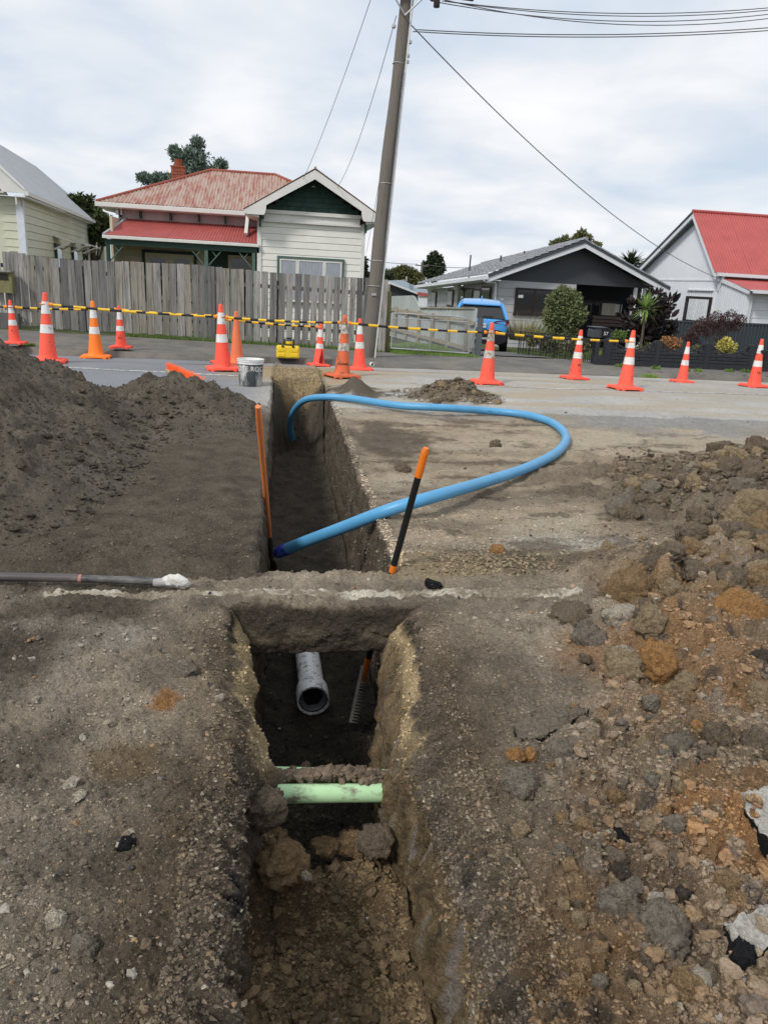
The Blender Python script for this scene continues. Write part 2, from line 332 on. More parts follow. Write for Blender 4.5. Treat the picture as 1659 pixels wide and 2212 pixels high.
def groundz(X, Y):
    z = -.1*ss(12., 13.9, Y)
    fade = 1-ss(8.0, 9.5, Y)
    z = z+(fb(X*2.2, Y*2.2, 4, 101)-.5)*.045*(.35+.65*fade)
    z = z+(fb(X*14, Y*14, 4, 105, .6)-.5)*.042*fade+(fb(X*55, Y*55, 3, 107, .7)-.5)*.022*(1-ss(3, 5, Y))
    near = 1-ss(3.4, 6.5, Y)
    d, c = wor(X*38, Y*38, 2); z = z+np.sqrt(np.clip(.35-d*d, 0, 1))*.015*(c > .35)*c*near
    d, c = wor(X*85, Y*85, 3); z = z+np.sqrt(np.clip(.3-d*d, 0, 1))*.006*(c > .3)*(1-ss(2, 3.4, Y))
    rb = rubble(X, Y)
    d, c = wor(X*11+fb(X*20, Y*20, 2, 7)*.5, Y*11+fb(X*20, Y*20, 2, 8)*.5, 4)
    z = z+rb*(np.sqrt(np.clip(.45-d*d, 0, 1))*.10*c+.02)
    d, c = wor(X*24+fb(X*40, Y*40, 2, 7)*.5, Y*24, 6); z = z+rb*np.sqrt(np.clip(.4-d*d, 0, 1))*.05*c
    z = z+.13*blob(X, Y, 4.2, 5.7, 1.2, .85, 30, .9)+.12*blob(X, Y, 3.1, 4.75, .75, .5, 31, .8)+.09*blob(X, Y, 3.7, 4.6, .8, .6, 36, .8)
    z = z+.21*np.exp(-((X-2.25)/.36)**2-((Y-9.8)/.4)**2)*(.4+1.2*fb(X*9, Y*9, 4, 40, .65))
    z = z+.17*np.exp(-((X-.98)/.17)**2-((Y-9.9)/.35)**2)
    z = z+.15*blob(X, Y, 2.65, 3.45, .95, .55, 32, .8)+.11*blob(X, Y, 1.75, 2.5, .5, .7, 33, .9)+.08*blob(X, Y, 1.25, 1.6, .3, .4, 37, .9)
    z = z+.035*blob(X, Y, -.62, 3.62, .5, .16, 34, .9)+.04*blob(X, Y, .75, 3.6, .3, .14, 35, .9)
    mm = np.clip(np.exp(-((X-2.25)/.5)**2-((Y-9.8)/.55)**2)+np.exp(-((X-.98)/.25)**2-((Y-9.9)/.45)**2), 0, 1); z = z+mm*(fb(X*15, Y*15, 4, 47, .7)-.5)*.10
    d, c = wor(X*9+fb(X*9, Y*9, 2, 7), Y*9, 48); z = z+mm*np.sqrt(np.clip(.4-d*d, 0, 1))*.07*c
    # left: low skirt of dug soil
    z = z+.035*(1-ss(-.35, -.14, X))*ss(3.5, 3.8, Y)*(1-ss(7.4, 8.2, Y))*(.3+1.2*fb(X*3, Y*3, 4, 44))
    return z
Yr = [-1.6]
while Yr[-1] < .9: Yr.append(Yr[-1]+.09)
while Yr[-1] < 13.95: Yr.append(Yr[-1]+min(max(.0050, (Yr[-1]**2+1.6)/(1.4*900)), .040))
Yr[-1] = 13.97; Yr = np.array(Yr); nR = len(Yr); yy = Yr
e1 = lambda s, a=.03, f=3.: (fb(yy*f, yy*0+s, 4, 200+s, .6)-.5)*2*a
nearm = 1-ss(3.0, 3.5, yy)
xl = -.10+e1(1, .018)-.02*nearm*(1-ss(1., 2.5, yy)); xr = lerp(.61, .47, nearm)+e1(2, .022)
nb_ = ss(1.95, 2.25, yy)
bul = np.exp(-((yy-2.27)/.17)**2); xl = xl+.075*bul; xr = xr-.075*bul
swl = .015+nearm*(.045+.06*nb_+.05*fb(yy*2, yy*0, 3, 210))+.03*(fb(yy*5, yy*0+4, 3, 213)); swr = .02+nearm*(.055+.08*nb_+.06*fb(yy*2, yy*0+9, 3, 211))+.05*fb(yy*4, yy*0+5, 3, 214)
sdl = .02+nearm*(.05+.11*nb_+.09*fb(yy*2.3, yy*0+3, 3, 212)); sdr = .02+nearm*(.06+.11*nb_+.10*fb(yy*2.1, yy*0+7, 3, 215))
D = lerp(.60+.05*fb(yy*3, yy*0, 3, 220), 1.0, ss(2.16, 2.42, yy)); D = lerp(D, .88, ss(4.3, 5.6, yy)); D = D*(1-ss(10.45, 11.45, yy)**.6)*ss(-1.3, -1.0, yy)
sdl = np.minimum(sdl, D*.5); sdr = np.minimum(sdr, D*.5)
nL1, nL, nWL, nF, nWR, nR2, nR1 = 16, 250, 54, 76, 100, 280, 16
XL = -(.56*yy+.25); XLo = XL-2.5; XL = np.minimum(XL, xl-swl-.15); XLo = XL-2.5
XR = np.maximum(.72*yy+.35, xr+swr+.15); XRo = XR+2.5
def seg(a, b, n, end=False, p=1.): t = np.linspace(0, 1, n, endpoint=end)**p; return a[:, None]+(b-a)[:, None]*t[None]
far = np.full(nR, 70.)
Xg = [np.stack([-far, -far*.4, np.minimum(-far*.2, XLo-1)], 1), seg(XLo, XL, nL1), seg(XL, xl-swl, nL)]
cols = [a.shape[1] for a in Xg]; i0 = sum(cols)
t = np.linspace(0, 1, nWL, endpoint=False); a1 = np.clip(t/.4, 0, 1); a2 = np.clip((t-.4)/.6, 0, 1)
Xa = (xl-swl)[:, None]+swl[:, None]*a1[None]+.02*a2[None]; Za = -sdl[:, None]*a1[None]**1.5-(D-sdl)[:, None]*a2[None]
Wa = np.repeat((ss(.1, .5, t)*(1-ss(.93, 1, t)))[None], nR, 0)
Xf = seg(xl+.02, xr-.02, nF); tf = np.linspace(0, 1, nF, endpoint=False)
shf = .9*((Xf-.27)/.35)**2+.5*(fb(Xf*6, yy[:, None]*2+0*Xf, 3, 350)-.3)
Df = D[:, None]*(1-ss(10.45, 11.45, yy[:, None]+np.clip(shf, 0, 2))**.6*(yy[:, None] > 9.2))
Zf = -Df+.05*((np.abs(tf*2-1))**6)[None]
t = np.linspace(1, 0, nWR); a1 = np.clip(t/.4, 0, 1); a2 = np.clip((t-.4)/.6, 0, 1)
Xb = (xr+swr)[:, None]-swr[:, None]*a1[None]-.02*a2[None]; Zb = -sdr[:, None]*a1[None]**1.5-(D-sdr)[:, None]*a2[None]
Wb = np.repeat((-ss(.1, .5, t)*(1-ss(.93, 1, t)))[None], nR, 0)
Xr_ = [seg(xr+swr, XR, nR2, False)[:, 1:], seg(XR, XRo, nR1), np.stack([np.maximum(far*.2, XRo+1), far*.4, far], 1)]
Xall = np.concatenate(Xg+[Xa, Xf, Xb]+Xr_, 1); nC = Xall.shape[1]
i1 = i0+nWL; i2 = i1+nF; i3 = i2+nWR
Zb0 = np.zeros_like(Xall); Zb0[:, i0:i1] = Za; Zb0[:, i1:i2] = Zf; Zb0[:, i2:i3] = Zb
Wx = np.zeros_like(Xall); Wx[:, i0:i1] = Wa; Wx[:, i2:i3] = Wb
Fl = np.zeros_like(Xall); Fl[:, i1:i2] = 1; Fl[:, i1-6:i1] = np.linspace(0, 1, 6)[None]; Fl[:, i2:i2+8] = np.linspace(1, 0, 8)[None]
Fl = Fl*ss(.05, .2, D)[:, None]
Yall = np.repeat(yy[:, None], nC, 1)
Xf1, Yf1, Z0, W1, Fl1 = Xall.ravel(), Yall.ravel(), Zb0.ravel(), Wx.ravel(), Fl.ravel()
top = 1-np.clip(np.abs(W1)*1.3, 0, 1)
top = np.where(Z0 < -.3, np.maximum(top*0+Fl1, 0), top); 
nwx = (fb3(Xf1*9, Yf1*11, Z0*9, 4, 301, .6)-.5)*np.where(Yf1 < 3.4, .085, .085)+(fb3(Xf1*10, Yf1*42, Z0*14, 3, 311, .6)-.5)*.022
nfar = ss(3.4, 3.6, Yf1); nwx = nwx*(1-.35*nfar)+nfar*(fb3(Xf1*4, Yf1*30, Z0*2.5, 3, 321)-.5)*.03
depth_k = ss(.02, .12, -Z0)
gzv = groundz(Xf1, Yf1)
side_ = np.where(Xf1 > .25, 1., -1.)
shz = ss(.0, .04, -Z0)*(1-ss(.12, .24, -Z0))*(Yf1 < 3.1)*(1-Fl1)
d_, c_ = wor(Yf1*19+fb(Xf1*30, Yf1*30, 2, 17)*.6, (Xf1*side_-Z0)*19, 14); lump1 = np.sqrt(np.clip(.45-d_*d_, 0, 1))*.05*c_
d_, c_ = wor(Yf1*45, (Xf1*side_-Z0)*45, 15); lump2 = np.sqrt(np.clip(.4-d_*d_, 0, 1))*.02*c_
shl = (lump1+lump2)*shz
flz = (fb(Xf1*7, Yf1*7, 5, 330, .55)-.5)*.11+(fb(Xf1*28, Yf1*28, 3, 331, .6)-.5)*.03
d_, c_ = wor(Xf1*17, Yf1*17, 12); flz += np.sqrt(np.clip(.4-d_*d_, 0, 1))*.04*c_*(1-ss(2.3, 2.5, Yf1))
flz += .09*np.exp(-((Yf1-2.12)/.1)**2)*(fb(Xf1*9, Yf1*3, 3, 340))
flz += .12*blob(Xf1, Yf1, -.02, 2.08, .16, .14, 41)
flz = np.where(Yf1 > 4.5, flz*.9, flz)
flz += .30*(fb(Xf1*4.5, Yf1*3, 4, 345, .6)-.55)*ss(10.2, 10.6, Yf1)*(1-ss(11.1, 11.4, Yf1))
flz += .07*(fb(Xf1*3, Yf1*1.1, 4, 346, .6)-.5)*(Yf1 > 4.5)
Zv = Z0+gzv*(1-Fl1)*(1-.6*depth_k)+flz*Fl1+shl*.8
Xv = Xf1+W1*nwx*1.5*ss(.01, .05, -Z0)*-1-side_*shl*.7
Yv = Yf1
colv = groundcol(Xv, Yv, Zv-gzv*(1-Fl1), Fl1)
V = np.stack([Xv, Yv, Zv], 1)
SOIL = soilmat('soil_surface', bump=1., bs=75, bd=.028)
ROADM = soilmat('chip_seal', bump=.55, bs=60, bd=.012, speck=.25)
def grid_obj(name, r0_, r1_, c0, c1, m):
    r = np.arange(r0_, r1_+1); c = np.arange(c0, c1+1); idx = (r[:, None]*nC+c[None]); sub = idx.ravel()
    n_, k_ = len(r), len(c); q = (np.arange(n_-1)[:, None]*k_+np.arange(k_-1)[None]).ravel()
    Fq = np.stack([q, q+1, q+k_+1, q+k_], 1)
    return npmesh(name, V[sub], Fq, m, colv[sub])
rs = int(np.searchsorted(yy, 8.6))
for a_, b_ in ((0, i0), (i3-1, nC-1)):
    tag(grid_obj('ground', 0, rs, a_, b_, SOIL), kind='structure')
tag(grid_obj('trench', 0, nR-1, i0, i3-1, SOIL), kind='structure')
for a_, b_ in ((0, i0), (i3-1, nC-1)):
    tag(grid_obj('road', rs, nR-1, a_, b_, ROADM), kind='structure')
def gsample(X, Y): return groundz(np.atleast_1d(np.array(X, float)), np.atleast_1d(np.array(Y, float)))
# earth bridge over the trench (old kerb and road crust left standing)
nu, nv = 150, 130
u = np.linspace(0, 1, nu); per = np.linspace(0, 1, nv)
Lx = lerp(-.26, .80, u)
pts = []
for tt in per:   # section loop: top back -> top front -> down face -> bottom -> up
    if tt < .30: p = (3.50-.38*tt/.3, 0)
    elif tt < .62: k = (tt-.30)/.32; p = (3.12-.02*math.sin(k*3)+.0*k, -.235*k)
    elif tt < .85: k = (tt-.62)/.23; p = (3.12+.38*k, -.235)
    else: k = (tt-.85)/.15; p = (3.50, -.235*(1-k))
    pts.append(p)
P2 = np.array(pts); XX = np.repeat(Lx[:, None], nv, 1).ravel(); YY = np.tile(P2[:, 0], nu); ZZ = np.tile(P2[:, 1], nu)
tp = (ZZ > -.001); ZZ2 = ZZ+np.where(tp, groundz(XX, YY)+.004, (fb3(XX*12, YY*12, ZZ*12, 4, 401)-.5)*.03)
gt_ = groundz(XX, YY+0*XX)
ZZ2 = np.where(~tp, ZZ2+gt_*(1+ZZ/.235), ZZ2)
YY2 = YY-np.where(tp, 0, 1)*(fb3(XX*13, YY*5, ZZ*13, 5, 402, .6)-.5)*.055
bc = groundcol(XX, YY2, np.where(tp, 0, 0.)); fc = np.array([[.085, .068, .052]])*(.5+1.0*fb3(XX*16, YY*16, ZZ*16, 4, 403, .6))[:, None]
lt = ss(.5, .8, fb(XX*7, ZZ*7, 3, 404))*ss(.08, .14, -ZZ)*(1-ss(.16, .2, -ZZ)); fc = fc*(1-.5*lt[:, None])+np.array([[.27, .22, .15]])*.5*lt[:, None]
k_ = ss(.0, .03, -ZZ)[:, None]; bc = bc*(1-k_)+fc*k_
q = (np.arange(nu-1)[:, None]*nv+np.arange(nv-1)[None]).ravel()
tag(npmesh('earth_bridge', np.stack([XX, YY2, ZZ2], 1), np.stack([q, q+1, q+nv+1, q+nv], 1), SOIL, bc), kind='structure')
# old concrete kerb strip flush in the ground
KERB = soilmat('worn_concrete', bump=.5, bs=55, bd=.008, speck=.05)
n_ = 420; m_ = 26; uu = np.linspace(-1.02, 1.46, n_); vv = np.linspace(-1, 1, m_)
XX = np.repeat(uu[:, None], m_, 1); VV = np.repeat(vv[None], n_, 0)
wd = .046*(.85+.3*fb(uu*4, uu*0, 4, 410, .6))*np.where(uu < -.15, .7, 1)
YY = 3.235+VV*wd[:, None]
ZZ = groundz(XX.ravel(), YY.ravel()).reshape(XX.shape)+.011-.022*np.abs(VV)**3+(fb(XX*26, YY*26, 4, 412, .7)-.5)*.020
ck = np.array([[.46, .42, .345]])*(.6+.55*fb(XX.ravel()*14, YY.ravel()*14, 4, 413))[:, None]
dm = ss(.40, .60, fb(XX.ravel()*8, YY.ravel()*22, 5, 415, .65))[:, None]*.85; ck = ck*(1-dm)+np.array([[.17, .14, .10]])*dm
q = (np.arange(n_-1)[:, None]*m_+np.arange(m_-1)[None]).ravel()
tag(npmesh('old_concrete_kerb', np.stack([XX.ravel(), YY.ravel(), ZZ.ravel()], 1), np.stack([q, q+1, q+m_+1, q+m_], 1)[:, ::-1], KERB, ck), kind='structure')
# spoil heap on the left
def heapz(X, Y):
    z = .86*np.exp(-((X+3.7)/1.45)**2*.9-((Y-6.2)/1.75)**2*.8)
    z = np.maximum(z, 0)
    def cone(cx, cy, h, sx, sy, a=0.):
        ca, sa = math.cos(a), math.sin(a); dx, dy = X-cx, Y-cy; dx, dy = dx*ca+dy*sa, -dx*sa+dy*ca
        d = np.sqrt((dx/sx)**2+(dy/sy)**2); return h*np.clip(1-d, -1.5, 1)-.0
    h1 = cone(-3.25, 6.3, 1.36, 2.25, 3.1)
    h1b = cone(-2.3, 5.1, .62, 1.4, 1.95)
    h2 = cone(-1.1, 8.0, .415, 1.2, 1.3, .2)
    h3 = cone(-.95, 7.3, .13, .8, 1.3)
    k = 20.
    z = np.log(np.exp(k*h1)+np.exp(k*h1b)+np.exp(k*h2)+np.exp(k*h3)+1.)/k-.045
    wx, wy = X+.12*fb(X*3, Y*3, 3, 510), Y+.12*fb(X*3+7, Y*3, 3, 511)
    am = ss(.02, .2, z)
    z = z+am*((fb(wx*2.4, wy*1.6, 5, 501)-.5)*.17+(fb(wx*9, wy*5.5, 4, 505, .65)-.5)*.12+(fb(wx*30, wy*22, 3, 508, .7)-.5)*.035)
    d, c = wor(wx*6.5, wy*5.5, 23); z = z+am*np.sqrt(np.clip(.5-d*d, 0, 1))*.085*c*(fb(X*1.1, Y*1.1, 3, 509) > .42)
    d, c = wor(wx*17, wy*17, 21); z = z+am*np.sqrt(np.clip(.4-d*d, 0, 1))*.035*c*(fb(X*1.6, Y*1.6, 3, 506) > .45)
    d, c = wor(X*36, Y*36, 22); z = z+am*np.sqrt(np.clip(.4-d*d, 0, 1))*.016*c
    return z
hx = np.linspace(-5.6, -.16, 450); hy = [3.22]
while hy[-1] < 9.6: hy.append(hy[-1]+.0075+.0045*(hy[-1]-3))
hy = np.array(hy); XX, YY = np.meshgrid(hx, hy, indexing='ij'); XX = XX.ravel(); YY = YY.ravel()
hz = heapz(XX, YY)-.08*(1-ss(3.22, 3.42, YY+.1*(fb(XX*6, YY*6, 3, 520)-.5)))-.12*ss(-.3, -.16, XX)
gz_ = groundz(XX, YY); ZZ = np.maximum(hz, -.06)+gz_*.6
hc = np.array([[.12, .102, .08]])*(.5+1.0*fb(XX*5, YY*5, 5, 530, .65))[:, None]
lt = ss(.5, .75, fb(XX*1.5, YY*1.5, 4, 531))[:, None]*.35; hc = hc*(1-lt)+np.array([[.125, .103, .076]])*lt
n1_, n2_ = len(hx), len(hy); q = (np.arange(n1_-1)[:, None]*n2_+np.arange(n2_-1)[None]).ravel()
HEAPM = soilmat('heap_soil', bump=.9, bs=60, bd=.022, speck=.03, s2=18)
o = npmesh('soil_heap', np.stack([XX, YY, ZZ], 1), np.stack([q, q+n2_, q+n2_+1, q+1], 1), HEAPM, hc)
tag(o, 'big heap of dark grey-brown dug soil piled left of the trench', 'soil heap')
# beyond the road: kerb, footpath, verge, sections
def yardz(X, Y):
    z = np.where(Y > 14.3, -.021*np.clip(X, -7, 9)*ss(14.2, 17, Y)*np.where(X > 3, .3, 1), 0)
    z = z-.75*ss(17.5, 29, Y)
    dk = ss(3.7, 4.3, X)*(1-ss(7.5, 9, X))*ss(16.4, 16.5, Y); z = z*(1-dk)+dk*np.maximum(-.02-.0655*(Y-16.45), -.8)
    gap = ss(1.9, 2.4, X)*(1-ss(6.6, 7.2, X))
    return z-.078*gap*(1-ss(14.05, 14.9, Y))-.12*(Y < 13.95)
FOOT = mat('footpath_seal', (.135, .128, .118), .9, .25, 1.2, .5, 60, .55, (.22, .20, .165), 2.5, dlo=.45)
def sheet(name, x0, x1, y0, y1, nx, ny, m, dz=0., f=yardz, px=None):
    xs = px if px is not None else np.linspace(x0, x1, nx); ys = np.linspace(y0, y1, ny); nx = len(xs)
    X_, Y_ = np.meshgrid(xs, ys, indexing='ij'); X_ = X_.ravel(); Y_ = Y_.ravel()
    q = (np.arange(nx-1)[:, None]*ny+np.arange(ny-1)[None]).ravel()
    return npmesh(name, np.stack([X_, Y_, f(X_, Y_)+dz], 1), np.stack([q, q+ny, q+ny+1, q+1], 1), m)
xs_ = np.concatenate([[-70, -40, -20], np.linspace(-12, 16, 200), [20, 40, 70]])
tag(sheet('footpath', 0, 0, 13.91, 16.45, 0, 56, FOOT, 0, px=xs_), kind='structure')
GRASSG = mat('turf_soil', (.07, .085, .03), .95, .35, 3, .6, 40)
ys_far = None
def ground_far():
    ys = np.concatenate([[13.0, 14.0, 14.2], np.linspace(16.2, 32, 60), [40, 80, 200, 900]]); xs = np.concatenate([[-900, -200, -70, -40, -20], np.linspace(-12, 16, 120), [20, 40, 70, 200, 900]])
    X_, Y_ = np.meshgrid(xs, ys, indexing='ij'); X_ = X_.ravel(); Y_ = Y_.ravel(); n = len(ys)
    q = (np.arange(len(xs)-1)[:, None]*n+np.arange(n-1)[None]).ravel()
    Z_ = yardz(X_, Y_)-.015-.25*(Y_ < 14.15)
    tag(npmesh('grass_ground', np.stack([X_, Y_, Z_], 1), np.stack([q, q+n, q+n+1, q+1], 1), GRASSG), kind='structure')
ground_far()
b = MB().box(-900, 900, -900, -1.55, -.3, -.08).build('road', ROADM); tag(b, kind='structure')
b.data.color_attributes.new('col', 'FLOAT_COLOR', 'POINT'); b.data.color_attributes['col'].data.foreach_set('color', np.tile([.17, .165, .155, 1.], 8).astype(np.float32))
CONC = mat('old_kerb_concrete', (.15, .14, .12), .9, .35, 5, .7, 40, .5, (.07, .06, .05), 5)
def kerb(x0, x1):
    mb = MB(); n = int((x1-x0)/.25)+1; xs = np.linspace(x0, x1, n)
    for a, b_ in zip(xs[:-1], xs[1:]):
        r_ = [random.uniform(-.006, .006) for _ in range(2)]
        mb.add([(a, 13.96, -.16), (b_, 13.96, -.16), (b_, 13.965, -.006+r_[0]), (a, 13.965, -.006+r_[1]), (b_, 14.0, .006+r_[0]), (a, 14.0, .006+r_[1]), (b_, 14.14, .006+r_[0]), (a, 14.14, .006+r_[1]), (b_, 14.14, -.16), (a, 14.14, -.16)],
               [(0, 1, 2, 3), (3, 2, 4, 5), (5, 4, 6, 7), (7, 6, 8, 9)])
    tag(mb.build('kerb', CONC), kind='structure')
kerb(-40, 1.95); kerb(7.1, 40)
DRV = mat('driveway_seal', (.12, .118, .112), .9, .2, 2, .4, 60, .4, (.2, .19, .17), 3, dlo=.5)
def drvz(X, Y): return np.where(Y < 16.45, yardz(X, Y)+.004, 0)*(Y < 16.45)+np.where(Y >= 16.45, -.012-.095*np.clip(Y-16.45, 0, 1e9)*.72-.0*X, 0)*(Y >= 16.45)
def dline(Y): return 4.22+(Y-16.3)*.10, 6.25+(Y-16.3)*.12
ys = np.linspace(16.4, 31, 40); vs = []; fs = []
for i, y in enumerate(ys):
    a, b_ = dline(y); b_ = b_-.25+.0*y
    for j in range(5): vs.append((lerp(a, b_, j/4.), y, max(-.02-.0655*(y-16.45), -.8)+.012))
for i in range(39):
    for j in range(4): k = i*5+j; fs.append((k, k+1, k+6, k+5))
DZ = lambda y: -.002-.0684*(y-16.45)
tag(MB().add(vs, fs).build('driveway', DRV, smooth=True), kind='structure')
# road markings: worn white line
WL = mat('worn_white_line', (.62, .62, .6), .8, .1, 20, 0, 60, .9, (.2, .2, .195), 14, dlo=.42)
def line(pts, wd, nm):
    mb = MB(); P = []
    for (xa, ya), (xb, yb) in zip(pts[:-1], pts[1:]):
        n = max(2, int(abs(xb-xa)/.06))
        for i in range(n+1): P.append((lerp(xa, xb, i/n), lerp(ya, yb, i/n)))
    P = np.array(P); za = groundz(P[:, 0], P[:, 1]-wd/2)+.004; zb_ = groundz(P[:, 0], P[:, 1]+wd/2)+.004
    vs = [(x, y-wd/2, z) for (x, y), z in zip(P, za)]+[(x, y+wd/2, z) for (x, y), z in zip(P, zb_)]; n = len(P)
    return tag(mb.add(vs, [(i, i+1, n+i+1, n+i) for i in range(n-1)]).build(nm, WL), kind='structure')
line([(-5.5, 11.75), (-2.87, 11.42), (-1.36, 11.22), (-.6, 11.15)], .09, 'white_road_line')
line([(1.9, 11.0), (2.68, 10.98), (5.65, 11.08), (9.5, 11.2)], .05, 'white_road_line')
line([(2.1, 13.05), (4.1, 12.9), (6.0, 12.95)], .07, 'white_road_line')
# ================================================================ STONES, CLODS, CRUMBS
def ico(sub):
    if sub == 0: return np.array([(1, 0, 0), (-1, 0, 0), (0, 1, 0), (0, -1, 0), (0, 0, 1), (0, 0, -1)], float), np.array([(0, 2, 4), (2, 1, 4), (1, 3, 4), (3, 0, 4), (2, 0, 5), (1, 2, 5), (3, 1, 5), (0, 3, 5)])
    bm = bmesh.new(); bmesh.ops.create_icosphere(bm, subdivisions=sub, radius=1); v = np.array([p.co[:] for p in bm.verts]); f = np.array([[q.index for q in p.verts] for p in bm.faces]); bm.free(); return v, f
def rockify(v, s, rough=.35, f=1.3, facet=0.):
    r = 1+(fb3(v[:, 0]*f+s*3.1, v[:, 1]*f, v[:, 2]*f+s, 4, s, .55)-.5)*2*rough
    if facet:
        rg = np.random.RandomState(s)
        for _ in range(9):
            n = rg.normal(size=3); n /= np.linalg.norm(n); d = v@n; r = np.where(d > .55, np.minimum(r, rg.uniform(.62, .8)/np.maximum(d, .1)), r)
    return v*r[:, None]
def scatter(name, n, region, size, colf, seed, sub=1, label=None, sink=.3, m=None, zf=None, flat=.75):
    rg = np.random.RandomState(seed); P = region(rg, n); n = len(P); bv, bf = ico(sub)
    S = size(rg, n, P); bases = [rockify(bv, seed*10+i, .75, 1.5)*np.random.RandomState(seed+i).uniform(.72, 1.28, (len(bv), 1)) for i in range(8)]; k = rg.randint(0, 8, n); B = np.stack(bases)[k]
    an = rg.uniform(0, 6.28, n); ca, sa = np.cos(an)[:, None], np.sin(an)[:, None]; asp = rg.uniform(.7, 1.25, (n, 1))
    x = B[:, :, 0]*asp; y = B[:, :, 1]/asp; X_ = x*ca-y*sa; Y_ = x*sa+y*ca; Z_ = B[:, :, 2]*flat
    z0 = P[:, 2] if P.shape[1] == 3 else (zf or (lambda X, Y: groundz(X, Y)))(P[:, 0], P[:, 1])
    Vv = np.stack([X_*S[:, None]+P[:, :1], Y_*S[:, None]+P[:, 1:2], Z_*S[:, None]+(z0+S*(1-sink)*flat*.7)[:, None]], 2).reshape(-1, 3)
    Ff = (bf[None]+(np.arange(n)*len(bv))[:, None, None]).reshape(-1, 3); c = np.repeat(colf(rg, P, n), len(bv), 0)
    o = npmesh(name, Vv, Ff, m or CRUMB, c, smooth=False); o['kind'] = 'stuff'
    if label: o['label'] = label
    return o
CRUMB = soilmat('crumb_surface', bump=.6, bs=120, bd=.008, speck=0.)
def outtr(P, m=.0): return P[~((P[:, 0] > -.24-m) & (P[:, 0] < .76+m) & ((P[:, 1] < 3.08) | ((P[:, 1] > 3.52) & (P[:, 1] < 11.4))))]
def reg_view(y0, y1, pw=1.):
    def f(rg, n):
        u = rg.uniform(0, 1, n); Y = 1/(1/y0+(1/y1-1/y0)*u); X = rg.uniform(-.6*Y-.3, .78*Y+.4, n); P = np.stack([X, Y], 1); P = outtr(P)
        k = ~((P[:, 1] > 3.45) & (P[:, 0] < -.2)); return P[k]
    return f
def gc(P): return groundcol(P[:, 0], P[:, 1], np.zeros(len(P)))
def near_col(lo, hi, tint=None, pt=0.):
    def f(rg, P, n):
        c = gc(P)*rg.uniform(lo, hi, (n, 1)); 
        if pt:
            pal = np.array([(.34, .31, .26), (.42, .38, .31), (.25, .22, .19), (.33, .22, .13), (.07, .065, .06)])
            m = rg.uniform(0, 1, n) < pt; c[m] = pal[rg.randint(0, 5, m.sum())]*rg.uniform(.7, 1.1, (m.sum(), 1))
        return c
    return f
sz = lambda a, b, p=3.: (lambda rg, n, P: a+(b-a)*rg.uniform(0, 1, n)**p)
def vreg(c0, c1, y0, y1, extra=None):      # points on the built ground surface itself
    def f(rg, n):
        ok = np.zeros((nR, nC), bool); ok[:, c0:c1] = True; ok &= (Yall > y0) & (Yall < y1); ok = ok.ravel()
        if extra is not None: ok &= extra
        idx = np.nonzero(ok)[0]; w_ = 1./(.3+Yf1[idx])**1.2; k = rg.choice(idx, n, p=w_/w_.sum()); f.k = k
        P = V[k].copy(); P[:, :2] += rg.normal(0, .003, (n, 2)); P[:, 2] -= .001; return P
    return f
def vcol(reg, lo, hi, pt=0.):
    lo, hi = lo*.85, hi*1.15
    def f(rg, P, n):
        c = colv[reg.k]*rg.uniform(lo, hi, (n, 1))
        if pt:
            pal = np.array([(.34, .30, .24), (.42, .37, .29), (.25, .215, .17), (.33, .22, .13), (.06, .054, .048)])
            m = rg.uniform(0, 1, n) < pt; c[m] = pal[rg.randint(0, 5, m.sum())]*rg.uniform(.6, 1.1, (m.sum(), 1))
        return c
    return f
def fine(name, n, reg, s_, lo, hi, pt, seed, sub=0): return scatter(name, n, reg, s_, vcol(reg, lo, hi, pt), seed, sub)
fine('soil_crumbs', 21000, vreg(i0-nL, i0, .95, 3.6), sz(.0012, .0060, 3.), .65, 1.2, .045, 31)
fine('soil_crumbs', 23000, vreg(i3, i3+nR2, .95, 3.6), sz(.0012, .0062, 3.), .65, 1.25, .06, 41)
fine('soil_crumbs', 12000, vreg(i3, i3+nR2, 3.5, 9.5, (Yf1 > 0)), sz(.0025, .011, 3.6), .5, 1.15, .05, 62)
fine('heap_crumbs', 2500, vreg(i0-nL, i0, 3.6, 8.0, (Xf1 > -1.3)), sz(.002, .010, 3.2), .7, 1.35, .02, 65)
fine('soil_crumbs', 5000, vreg(i2+10, i3, 3.5, 9.5, (Z0 > -.84)), sz(.003, .014, 3.2), .6, 1.7, .06, 63)
fine('soil_crumbs', 1500, vreg(i3, i3+nR2, 9.2, 10.6, (np.hypot(Xf1-2.2, Yf1-9.8) < .75)), sz(.006, .03, 2.6), .6, 1.2, .03, 64, 1)
nt_ = (Z0 < -.005)
fine('soil_crumbs', 11000, vreg(i0-4, i1-10, .95, 3.05, (Z0 > -.22)), sz(.0014, .0085, 2.8), .6, 1.3, .07, 42)
fine('soil_crumbs', 13000, vreg(i2+12, i3+4, .95, 3.05, (Z0 > -.22)), sz(.0014, .0085, 2.8), .6, 1.3, .07, 43)
scatter('gravel', 1300, reg_view(.95, 3.4), sz(.004, .012, 3.4), near_col(.8, 1.3, pt=.5), 32, 2)
scatter('gravel', 5000, reg_view(2.6, 12.5), sz(.0025, .012, 3.6), near_col(.65, 1.25, pt=.15), 33, 1)
def reg_rub(rg, n):
    P = reg_view(.95, 3.9)(rg, n*4); r = rubble(P[:, 0], P[:, 1]); return P[rg.uniform(0, 1, len(P)) < r*.9][:n]
def rub_col(rg, P, n):
    pal = np.array([(.25, .175, .11), (.21, .15, .10), (.30, .17, .08), (.17, .135, .105), (.32, .27, .20), (.12, .10, .085), (.30, .18, .09), (.23, .19, .15)])
    c = pal[rg.randint(0, 8, n)]*rg.uniform(.7, 1.15, (n, 1)); return c*.32+gc(P)*.68
